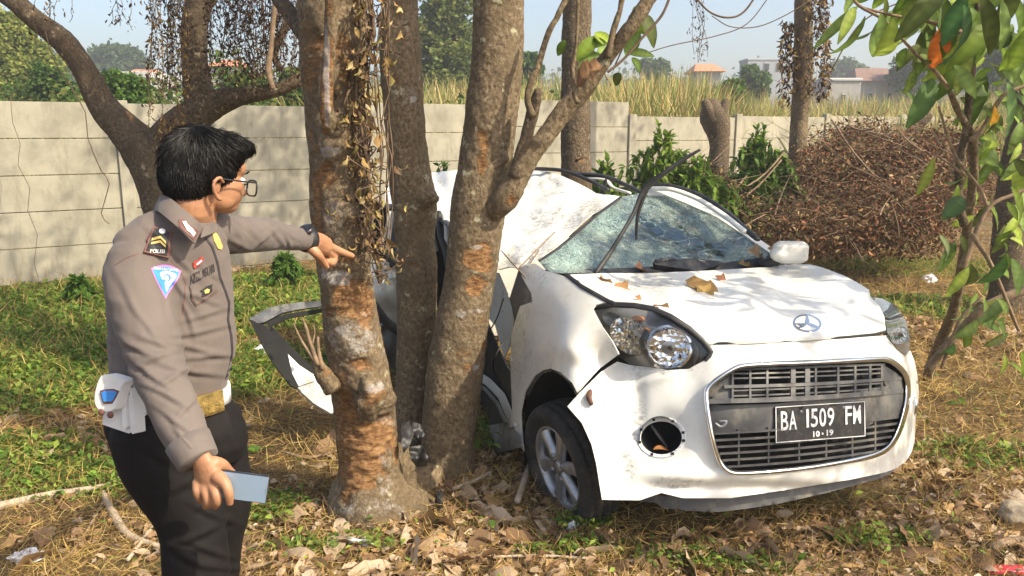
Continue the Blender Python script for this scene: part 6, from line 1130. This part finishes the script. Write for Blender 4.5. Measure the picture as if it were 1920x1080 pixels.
for i, (a, b_, w_, yy, tn) in enumerate(RL): big_leaf(a, b_, w_, yy, tn if tn else G(), 'leaf', RT, seed=i, dy=rng.uniform(-.15, .25), curl=rng.uniform(.1, .6), **({'label': 'orange leaf'} if tn and tn[0] > .5 else {}))
i = 0
while i < 130:
    a = (rng.uniform(1700, 1935), rng.uniform(-40, 680))
    if a[0] < 1790 and a[1] > 90 or (a[1] > 330 and rng.uniform() < .45): continue
    an = rng.uniform(.3, 2.8); L = rng.uniform(26, 66); yy = rng.uniform(4.2, 5.2); big_leaf(a, (a[0]+L*math.cos(an), a[1]+L*math.sin(an)), L*.36, yy, G(), 'leaf', RT, seed=i, curl=rng.uniform(.1, .8), dy=rng.uniform(-.15, .15)); i += 1
for i in range(52):
    a = (rng.uniform(1560, 1935), rng.uniform(-60, 40)) if i < 14 else (rng.uniform(1700, 1935), rng.uniform(-60, 130)); an = rng.uniform(.9, 2.5); L = rng.uniform(60, 110); big_leaf(a, (a[0]+L*math.cos(an), a[1]+L*math.sin(an)), L*rng.uniform(.3, .42), rng.uniform(3.7, 4.8), G(), 'leaf', RT, seed=i, curl=rng.uniform(.2, .9), dy=rng.uniform(-.2, .2))
# the part of its crown above and to the right of the view, which shades the bonnet and the ground
def over(P0, R0, n, size, cols, parent, name='crown', clumps=14, tm=None):
    cs = np.array(P0)+rng.normal(0, 1, (clumps, 3))*np.array(R0)*.6; g, ti = cloud(cs, np.tile(np.array(R0)*.35, (clumps, 1)), n, size, cols, tm or [leaf(1, .36, .4, .25, 0, 4)]); part(name, g, MATS['leaf'], parent, tint=ti, kind='stuff')
over((3.1, 3.0, 3.0), (.8, .8, .35), 420, .19, DG+BG, RT, clumps=10)
over((4.2, 2.2, 3.4), (.9, .9, .5), 500, .18, DG+BG, RT)
for tr, c_, n_ in ((t1, (-1.6, 2.5, 6.6), 1500), (t2, (-.4, 4.6, 6.8), 1400), (t3, (1.2, 3.9, 7), 1400), (tB, (1.6, 7.5, 7), 2200), (tS, (5, 11.5, 7), 2000), (tR, (5.5, 7.4, 6), 2500), (tL, (-3, 5.6, 5.8), 2000)):
    over(c_, (1.7, 1.5, .8), n_, .13, DG+DRY[:1], tr, clumps=16)
# --- dry brush heap at right
def heap(cs, rs, nt_, nl, cols, size, label, name, tl_=.5, cat='brush'):
    cs = np.array(cs, float); rs = np.array(rs, float); k = rng.integers(0, len(cs), nt_); P = cs[k]+randdir(nt_)*rs[k]*rng.uniform(.2, 1, (nt_, 1)); D = randdir(nt_, -.5, .7); gs = []
    for p_, d_ in zip(P, D): L = rng.uniform(.3, 1)*tl_*2; q_ = p_+d_*L; q_[2] = max(q_[2], .05); p_[2] = max(p_[2], .03); mid = (p_+q_)/2+rng.normal(0, .06, 3)*L; kk = rng.choice([.6, 1, 1, 2.2], p=[.4, .3, .2, .1]); gs.append(tube([p_, mid, q_], [.006*kk, .004*kk, .0015*kk], 4, 3))
    rt = root(name, (cs[:, 0].mean(), cs[:, 1].mean(), 0), label, cat); part('twigs', join(gs), MATS['twig'], rt, kind='stuff')
    g, ti = cloud(cs, rs, nl, size, cols, LT, .55, .5, .3); g[0][:, 2] = np.maximum(g[0][:, 2], .02); part('dead_leaves', g, MATS['dryleaf'], rt, tint=ti, kind='stuff'); return rt
RB = [(.22, .09, .045), (.3, .13, .06), (.14, .06, .03), (.34, .19, .09), (.2, .13, .07), (.09, .06, .035), (.3, .2, .1), (.12, .12, .04), (.38, .28, .14)]
hc = []; hr_ = []
for px, py, Y, r in [(1480, 385, 10.5, .5), (1550, 400, 9.8, .8), (1600, 340, 10.8, .9), (1650, 400, 9.5, .8), (1690, 330, 10.6, .9), (1740, 380, 9.5, .7), (1730, 300, 11, .8), (1620, 280, 11.5, .8), (1560, 310, 11.2, .7), (1500, 430, 9, .6), (1590, 430, 9, .6), (1700, 430, 9, .6), (1780, 340, 10, .7), (1690, 290, 11.8, .45), (1640, 262, 12.5, .3), (1590, 250, 12.8, .22), (1780, 270, 11, .6)]: hc.append(PY(px, py, Y)); hr_.append([r, r*.8, r*.55])
heap(hc, hr_, 1000, 36000, RB+RB[:2], .06, 'large heap of reddish brown dead brush behind the slim trunk', 'brush_heap')
strands([[PY(x0, y0, 10), PY((x0+x1)/2, (y0+y1)/2+8, 9.8), PY(x1, y1, 9.6)] for x0, y0, x1, y1 in [(1470, 285, 1400, 350), (1465, 300, 1380, 380), (1400, 330, 1330, 390), (1440, 400, 1400, 450), (1560, 225, 1640, 330), (1590, 235, 1640, 240), (1360, 400, 1430, 470)]], .012, 'twig', 'fallen_branches', None, label='long pale dead branches lying against the brush heap beside the slim trunk', cat='branches', kind='stuff')
heap([PY(1290, 330, 9.5), PY(1370, 390, 9.2), PY(1330, 360, 9.6), PY(1410, 430, 8.8)], [[.4, .4, .25]]*4, 120, 4500, OC+DK+[(.1, .14, .03)], .055, 'low tangle of tawny dead twigs behind the far side of the car', 'brush_tangle')
# --- green plants by the wall
def fern(px, py, w_, h, Y, n, cols, label, size=.07, name='shrub'):
    n = int(n*2.4); size = size*1.35
    b0 = PY(px, py, Y); b0[2] = max(0, float(gz(b0[0], b0[1]))); rt = root(name, b0, label, 'shrub', 'green shrubs by the wall'); gs = []; P = []; D = []
    top = PY(px, py-h, Y)[2]; R = w_*Y/FOC
    for i in range(n):
        a = rng.uniform(0, 6.28); q = rng.uniform(.1, 1)*R; e = np.array([b0[0]+math.cos(a)*q, b0[1]+math.sin(a)*q*.6, b0[2]+(top-b0[2])*rng.uniform(.45, 1)*(1-.4*q/R)]); c = crom([b0, b0*.5+e*.5+[0, 0, .15], e, e+(e-b0)*[.25, .25, -.08]], 6); gs.append(tube(c, .004, 4, 1))
        for j in range(6, len(c)):
            for s in (-1, 1): P.append(c[j]); tt = c[min(j+1, len(c)-1)]-c[j-1]; tt /= np.linalg.norm(tt); sd2 = np.cross(tt, [0, 0, 1.]); D.append(tt*.5+sd2*s+rng.normal(0, .15, 3))
    part('stems', join(gs), MATS['twig'], rt, kind='stuff'); P = np.array(P); D = np.array(D); V, Fs, idx = scatter([leaf(1, .45, .3, .2, 0, 3)], P, frames(D, rng.normal(0, .4, len(P))), size*rng.uniform(.6, 1.4, len(P))); part('leaves', (V, Fs), MATS['leaf'], rt, tint=pick(cols, len(P), .3)[idx], kind='stuff')
LG = [(.14, .24, .03), (.22, .33, .05), (.1, .18, .03), (.28, .38, .07)]
fern(1240, 352, 95, 125, 9.2, 95, LG, 'ferny light green shrub at the wall left of the stump', .08); fern(1315, 378, 80, 90, 8.9, 80, LG, 'low green shrub in front of the stump'); fern(1420, 365, 75, 135, 10.3, 110, LG+BG, 'feathery deep green shrub right of the stump', .08); fern(1132, 335, 38, 50, 9.5, 30, LG, 'round leaved light green shrub behind the car roof', .1); fern(828, 325, 40, 50, 9, 36, BG+DG, 'small leaved green shrub at the wall between the second and third trunks', .07); fern(930, 330, 24, 60, 9.5, 20, BG, 'small shrub hidden behind the third trunk')
fern(535, 500, 26, 30, 8.6, 18, BG, 'small weed at the foot of the wall under the pointing arm', .07); fern(150, 545, 22, 25, 7.8, 10, BG, 'small weed at the foot of the wall at far left', .07)
# --- ground cover masks (measured on the ground)
def dens_at(x, y, blobs):
    d = np.zeros(len(x))
    for px, py, rx, ry, s in blobs:
        c0 = PZ(px, py, 0); d = np.maximum(d, s*np.clip(1.3-((x-c0[0])/rx)**2-((y-c0[1])/ry)**2, 0, 1))
    return d
GB = [(60, 600, 1.6, 1.8, 1), (160, 640, 1.2, 1.2, 1), (60, 720, .9, .7, .9), (30, 860, .4, .35, .45), (490, 560, 1.5, 1.6, .9), (600, 560, 1, 1.2, .6), (450, 700, .6, .7, .7), (500, 960, .2, .15, .45), (620, 1030, .3, .08, .25), (1080, 1040, .25, .06, .25), (1290, 1050, .3, .08, .12), (930, 820, .2, .25, .9), (1650, 1020, .25, .08, .4), (1600, 460, 1.8, 1.2, 1), (1760, 480, 1.8, 1.8, 1.2), (1660, 500, 1, .8, .8), (1740, 580, .7, .5, .5), (1850, 860, .4, .2, .2), (1380, 1070, .3, .08, .3), (1100, 990, .12, .08, .9), (160, 900, .5, .25, .35)]
def samp(n, blobs, base, ylo, yhi, k=3):
    out = []
    while sum(map(len, out)) < n:
        y = ylo*(yhi/ylo)**rng.uniform(0, 1, 40000); x = rng.uniform(-.72, .72, 40000)*y; d = dens_at(x, y, blobs)+base if blobs else np.full(40000, base); d = d*(.35+1.1*((fbm(np.stack([x, y, 0*x], -1), 2.2, k)+1)/2)); out.append(np.stack([x, y], -1)[rng.uniform(0, 1, 40000) < d*.9])
    P = np.vstack(out)[:n]; return np.hstack([P, gz(P[:, 0], P[:, 1])[:, None]])
def notcar(P):
    loc = (P-CO)@CI.T; return P[~((loc[:, 0] > -.62)&(loc[:, 0] < .72)&(loc[:, 1] > .35)&(loc[:, 1] < 3.1))]
# grass blades
P = samp(52000, GB, .006, 2.2, 10.5); dist = np.clip(P[:, 1]/4, .7, 1.6); BLN = [leaf(1, .06, .9, .3, 0, 3), leaf(1, .05, 1.4, .3, 0, 4), leaf(1, .07, .5, .3, 0, 3)]
g, ti = blades(P-[0, 0, .01], rng.uniform(.03, .10, len(P))*dist, BG+LG+[(.3, .36, .06), (.36, .38, .09), (.22, .3, .05)], .8, BLN); part('grass', g, MATS['leaf'], tint=ti, base=(0, 4, 0), label='short green grass and weeds growing among the dry litter', cat='grass', kind='stuff')
# low broad weeds
P = samp(46000, GB, .003, 2.2, 9.5, 9); D = randdir(len(P), .0, .9); V, Fs, idx = scatter([leaf(1, .6, .5, .2, 0, 2), leaf(1, .5, .3, .3, 0, 2)], P+[0, 0, .015]+np.abs(rng.normal(0, .02, (len(P), 3)))*[0, 0, 1], frames(D, rng.normal(0, .6, len(P))), rng.uniform(.02, .06, len(P))*np.clip(P[:, 1]/4, .7, 1.7)); part('weeds', (V, Fs), MATS['leaf'], tint=pick(BG+LG+YG[:2]+[(.3, .37, .06)], len(P), .35)[idx], base=(0, 4, 0), label='low broad leaved weeds spreading over the ground', cat='weeds', kind='stuff')
# straw
P = samp(115000, [], .8, 1.9, 13, 5); D = randdir(len(P), -.05, .35); V, Fs, idx = scatter([leaf(1, .022, .5, .3, 0, 4), leaf(1, .03, 1.0, .3, 0, 4)], P+[0, 0, .008]+np.abs(rng.normal(0, .012, (len(P), 3)))*[0, 0, 1], frames(D, rng.uniform(0, 6.28, len(P))), rng.uniform(.05, .17, len(P))*np.clip(P[:, 1]/4, .7, 1.7)); part('straw', (V, Fs), MATS['straw'], tint=pick([(.5, .35, .12), (.58, .43, .17), (.4, .26, .09), (.46, .3, .1), (.24, .15, .07)], len(P), .3)[idx], base=(0, 4, 0), label='dead straw matted over the ground', cat='straw', kind='stuff')
# dry leaves: many small ones as one mass, the large near ones each an object
TL = [leaf(1, .44, .6, .3, .2, 7, .35, 1, .12), leaf(1, .52, .35, .15, -.3, 7, .45, 2, .15), leaf(1, .34, 1.3, .7, .4, 7, .35, 3, .1), leaf(1, .56, .5, .1, .1, 7, .5, 4, .2), leaf(1, .46, .9, .55, -.2, 7, .35, 5, .15)]
SHN = ['lightly curled', 'flat wavy edged', 'tightly rolled', 'broad crumpled', 'folded']; CLN = ['tan', 'pale tan', 'brown', 'dark brown', 'straw pale', 'ochre', 'blackish brown']
LMK = [(-1.0, 3.0, 'right of the man'), (-2.2, 4.5, 'in the grass left of the man'), (-.6, 3.2, 'at the foot of the scarred trunk'), (.2, 2.9, 'in front of the leaning trunk'), (.4, 3.4, 'beside the front tyre'), (1.0, 2.5, 'below the front bumper'), (1.7, 2.6, 'below the number plate at right'), (2.4, 3.6, 'right of the car'), (-.2, 2.3, 'in the centre foreground'), (-1.5, 2.6, 'at the lower left'), (2.2, 2.8, 'near the sandy stone')]
LC = [(.48, .34, .21), (.56, .42, .28), (.38, .24, .14), (.28, .165, .09), (.62, .49, .35), (.46, .29, .13), (.17, .105, .06)]
LB = [(150, 800, .8, .7, 1), (1000, 960, .9, .5, 1), (760, 1040, .8, .3, 1), (1500, 1040, 1.2, .35, 1), (690, 965, .4, .2, 1.6), (850, 915, .35, .25, 1.6), (1090, 1000, .25, .2, 1.5), (1750, 950, 1, .6, 1), (1750, 600, 1.5, 1.2, .7), (120, 540, 2, .6, .7), (900, 900, .7, .6, 1), (480, 1000, .8, .4, .6), (1850, 1020, .6, .4, 1)]
P = samp(11000, LB, .10, 2.0, 11, 7); P = notcar(P); D = randdir(len(P), -.15, .3)
V, Fs, idx = scatter(TL, P+[0, 0, .008]+np.abs(rng.normal(0, .012, (len(P), 3)))*[0, 0, 1], frames(D, rng.normal(0, .7, len(P))), rng.uniform(.03, .1, len(P))*np.clip(P[:, 1]/4, .8, 1.5)); part('leaf_litter', (V, Fs), MATS['dryleaf'], tint=pick(LC, len(P), .25)[idx], base=(0, 4, 0), label='brown dry leaf litter covering the ground', cat='leaf litter', kind='stuff')
P = samp(1500, LB, .1, 2.15, 4.6, 8); P = notcar(P)
u_ = proj(P); P = P[(u_[:, 0] > -20)&(u_[:, 0] < 1940)&(u_[:, 1] < 1090)][:255]; LM = []
for i, (tv, tf) in enumerate(TL):
    for j, c_ in enumerate(LC):
        me = mk('dry_leaf', tv, tf); me.polygons.foreach_set('use_smooth', np.ones(len(me.polygons), bool)); me.materials.append(MATS['dryleaf']); me.attributes.new('tint', 'FLOAT_COLOR', 'POINT').data.foreach_set('color', np.tile(np.array([*c_, 1], np.float32), len(tv))); LM.append((me, SHN[i]+' '+CLN[j]))
from mathutils import Matrix
USED = set()
Dd = randdir(len(P), -.1, .25); FR = frames(Dd, rng.normal(0, .5, len(P)))
for i, p_ in enumerate(P):
    lmk = min(LMK, key=lambda q_: (q_[0]-p_[0])**2+(q_[1]-p_[1])**2)[2]
    for _ in range(60):
        km = rng.integers(0, len(LM)); s = rng.uniform(.1, .26); lb = ('very large ' if s > .22 else 'large ' if s > .17 else '' if s > .13 else 'small ')+LM[km][1]+' dry leaf '+lmk
        if lb not in USED: break
    USED.add(lb); o = bpy.data.objects.new('dry_leaf', LM[km][0]); C.objects.link(o); p2 = p_+[0, 0, .03]; Mx = np.eye(4); Mx[:3, :3] = FR[i].T*s; Mx[:3, 3] = p2; o.matrix_world = Matrix(Mx.tolist()); props(o, lb, 'leaf', 'large dry leaves on the ground')
# leaves on the bonnet and scuttle, each in its place
def lay(px, py, surf, L, ang, tint, label, curl=.8, up_=.012, seed=1, grp='dry leaves lying on the car'):
    A = surf.at((px, py), -.01)[0]+[0, 0, up_]; a = math.radians(ang); B = surf.at((px+30*math.cos(a), py+30*math.sin(a)), -.01)[0]+[0, 0, up_]; D = (B-A)/np.linalg.norm(B-A); L *= 1.35; v_, f_ = leaf(L, L*.55, curl, .4, .2, 9, .5, seed, .2); N = np.array([0, -.35, 1.]); N -= D*(N@D); N /= np.linalg.norm(N); M = np.array([D, np.cross(N, D), N]); part('dry_leaf', (v_@M+A, f_), MATS['dryleaf'], tint=tint, label=label, cat='leaf', group=grp)
lay(1285, 530, HS, .20, 20, (.42, .26, .1), 'broad tan leaf with a pointed tip lying nearest the bonnet emblem', .5, seed=3); lay(1315, 540, HS, .15, 55, (.5, .33, .11), 'ochre leaf hanging its tip down the bonnet below the broad tan leaf', .6, seed=5); lay(1340, 522, HS, .09, 10, (.25, .11, .06), 'small dark brown leaf behind the broad tan leaf', 1.2); lay(1130, 527, HS, .11, -20, (.38, .2, .09), 'brown leaf at the left corner of the bonnet', 1, seed=2); lay(1165, 535, HS, .12, 80, (.46, .25, .11), 'rusty folded leaf on the bonnet right of the corner leaf', 1.3, seed=4); lay(1190, 560, HS, .04, 10, (.4, .2, .09), 'smallest rusty leaf low on the bonnet near the headlight', 1)
lay(1190, 504, CS, .13, 5, (.36, .17, .09), 'russet leaf on the scuttle left of the folded black trim', 1.1, seed=2); lay(1400, 486, CS, .20, 10, (.27, .19, .12), 'grey brown crinkled leaf at the base of the windscreen by the mirror', 1.2, .05, 2); lay(1438, 482, CS, .19, 20, (.3, .21, .13), 'second crinkled leaf, nearest the wing mirror', 1.3, .05, 4); lay(1385, 498, CS, .14, 0, (.24, .18, .08), 'olive leaf under the crinkled leaves on the scuttle', .8, .01, 5); lay(1225, 572, HS, .09, 15, (.2, .12, .06), 'dark crumbled leaf scrap above the headlight', .6, .0, 6)
for i, (x0, y0, x1, y1) in enumerate([(975, 500, 1040, 435), (990, 500, 1010, 470), (940, 470, 985, 520)]): part('thin_twig', tube([RS.at((x0, y0), -.04)[0], RS.at(((x0+x1)/2, (y0+y1)/2), -.05)[0], RS.at((x1, y1), -.04)[0]], .004, 5, 3), MATS['twig'], None, label=['longest thin twig lying over the crushed roof edge by the windscreen', 'short thin twig beside the longest one on the roof edge', 'thin twig at the lower corner of the crushed roof beside the leaning trunk'][i], cat='twig', group='twigs on the car roof')
# sticks, stone, rubbish
def stick(nodes, r, mat, label, z=.02, name='fallen_branch', grp='dead branches on the ground'):
    P = [PZ(x, y, z) for x, y in nodes]
    P = [[q_[0], q_[1], float(gz(q_[0], q_[1]))+z] for q_ in P]; part(name, tube(P, r, 10, 6, nz=.15, nsc=9), MATS[mat], None, label=label, cat='branch', group=grp)
MATS['palewood'] = simple('pale_dead_wood', (.42, .34, .25), .85, 0, .25, 25, .4)
stick([(-20, 950), (90, 925), (200, 908), (235, 880)], [.022, .02, .016, .012], 'palewood', 'long pale log lying at the lower left edge'); stick([(192, 920), (215, 965), (240, 1000), (290, 1022), (330, 1030)], [.014, .018, .016, .012, .01], 'palewood', 'curved grey branch bending toward the man\'s legs'); stick([(80, 1075), (150, 1010), (225, 880)], .006, 'twig', 'thin straight twig crossing the grey branch'); stick([(300, 970), (270, 1010), (240, 1050)], .009, 'palewood', 'short pale stick beside the man\'s knee'); stick([(970, 940), (985, 900), (996, 860), (1000, 830)], [.016, .014, .012, .01], 'palewood', 'pale bent stick standing in front of the front wheel', .06)
stick([(850, 920), (890, 905), (920, 890)], .01, 'palewood', 'short pale stick between the leaning trunk and the wheel', .03); stick([(530, 850), (580, 860), (640, 850)], .008, 'twig', 'thin brown twig left of the scarred trunk'); stick([(440, 1070), (520, 1060), (600, 1078)], .012, 'twig', 'brown stick at the bottom edge right of the man'); stick([(1860, 1030), (1900, 1015), (1940, 1020)], .02, 'twig', 'brown stick at the lower right corner'); stick([(880, 1050), (1000, 1045), (1100, 1050)], .006, 'palewood', 'thin pale stick in the foreground litter'); stick([(20, 560), (110, 575), (200, 560)], .008, 'twig', 'thin stick in the grass near the wall at left')
MATS['stone'] = simple('stone', (.34, .28, .2), .95, 0, .3, 9, .5, .02); MATS['paper'] = simple('white_plastic', (.75, .76, .78), .5, 0, .08, 9)
def lump(px, py, r, mat, name, label, cat, sq=(1, .8, .7), seed=3, am=.35): c0 = PZ(px, py, 0); V, Fs = ell((0, 0, 0), (1, 1, 1), None, 22, 16); V = V*(1+am*fbm(V, 1.7, seed, 4)-am*.5*np.abs(vn(V, 3.5, seed)))[:, None]*np.array(sq)*r; part(name, (V+c0+[0, 0, float(gz(c0[0], c0[1]))+r*sq[2]*.6], Fs), MATS[mat], None, smooth=mat == 'stone', base=c0, label=label, cat=cat)
lump(1910, 985, .095, 'stone', 'stone', 'sandy brown stone at the right edge', 'stone'); lump(1744, 530, .085, 'paper', 'plastic_scrap', 'crumpled white plastic scrap lying right of the car', 'litter', seed=8, am=.7); lump(50, 1045, .06, 'paper', 'plastic_scrap', 'translucent white plastic scrap at the lower left', 'litter', (1.4, .8, .3), 9, .8); lump(500, 668, .09, 'paper', 'plastic_scrap', 'white crumpled scrap behind the torn door', 'litter', (1, .8, .7), 10, .8); lump(1075, 1000, .028, 'paper', 'plastic_scrap', 'small white torn scrap at the foot of the front tyre', 'litter', (1, .7, .9), 12, .8); lump(824, 960, .05, 'blackpl', 'rubber_scrap', 'black rubber scrap standing in the leaves before the leaning trunk', 'litter', (.4, .4, 1.4), 13, .5)
MATS['plast'] = simple('clear_bottle_plastic', (.55, .65, .72), .15, 0, .1, 20, coat=.5); a_ = PZ(645, 1016, .025); b2 = PZ(705, 1022, .025); part('plastic_bottle', tube([a_, a_+(b2-a_)*.2, a_+(b2-a_)*.5, a_+(b2-a_)*.75, a_+(b2-a_)*.85, b2], [.016, .022, .017, .02, .009, .009], 14, 3, nz=.25, nsc=25), MATS['plast'], None, label='squashed clear plastic bottle in the foreground grass', cat='bottle')
a_ = PZ(1862, 1073, .02); part('red_wrapper', box(a_+[.05, 0, .01], (.16, .05, .02), None, .006), simple('red_plastic', (.55, .03, .05), .4, 0, .2, 20), None, label='red plastic wrapper at the bottom right corner', cat='litter')
# clump plants near the trunks and in front
def sprout(px, py, n, size, label, z=0.0, h=.08):
    c0 = PZ(px, py, 0); c0[2] = float(gz(c0[0], c0[1])); rt = root('weed', c0, label, 'plant', 'small green weeds in the litter'); P = c0+np.stack([rng.normal(0, h*.5, n), rng.normal(0, h*.5, n), rng.uniform(.02, h, n)], -1); D = randdir(n, -.2, .7)
    for i in range(n):
        v_, f_ = leaf(1, .5, .5, .3, 0, 5, .1, i); part('leaf', (v_@FRm(D[i])*size*rng.uniform(.6, 1.3)+P[i], f_), MATS['leaf'], rt, tint=pick(LG+BG, 1)[0])
    part('stem', join([tube([c0-[0, 0, .01], (c0+p_)/2+[0, 0, .01], p_], .002, 4, 2) for p_ in P]), MATS['twig'], rt)
def FRm(d_): return frames(d_[None], np.array([rng.normal(0, .5)]))[0]
for a_ in [(1075, 1030, 7, .05, 'bright green sprout in the litter below the tyre'), (930, 850, 16, .07, 'leafy green weed between the leaning trunk and the front wheel', 0, .2), (915, 1005, 7, .045, 'small green sprout left of centre in the foreground'), (1655, 1045, 9, .05, 'green sprout below the bumper lip at right'), (480, 860, 4, .09, 'two large green leaves lying beside the phone'), (1800, 760, 4, .08, 'pale green leaves on the ground under the leafy tree'), (1860, 900, 8, .05, 'green weed near the sandy stone'), (745, 915, 5, .04, 'tiny green weed at the foot of the scarred trunk'), (520, 985, 9, .045, 'green weed in the litter right of the man\'s knee'), (330, 950, 4, .07, 'small weed beside the curved grey branch')]: sprout(*a_)

# ================================================================== HAZE
m, t, b = M_('air'); t.nodes.remove(b); pv = t.nodes.new('ShaderNodeVolumePrincipled'); pv.inputs['Color'].default_value = (.86, .89, .93, 1); pv.inputs['Density'].default_value = .0026; pv.inputs['Anisotropy'].default_value = .2
t.links.new(pv.outputs[0], t.nodes['Material Output'].inputs['Volume']); part('haze', box((30, 100, 9), (420, 230, 20)), m, smooth=False, base=(0, 0, 0), label='thin pale haze hanging over the field', cat='haze', kind='stuff')
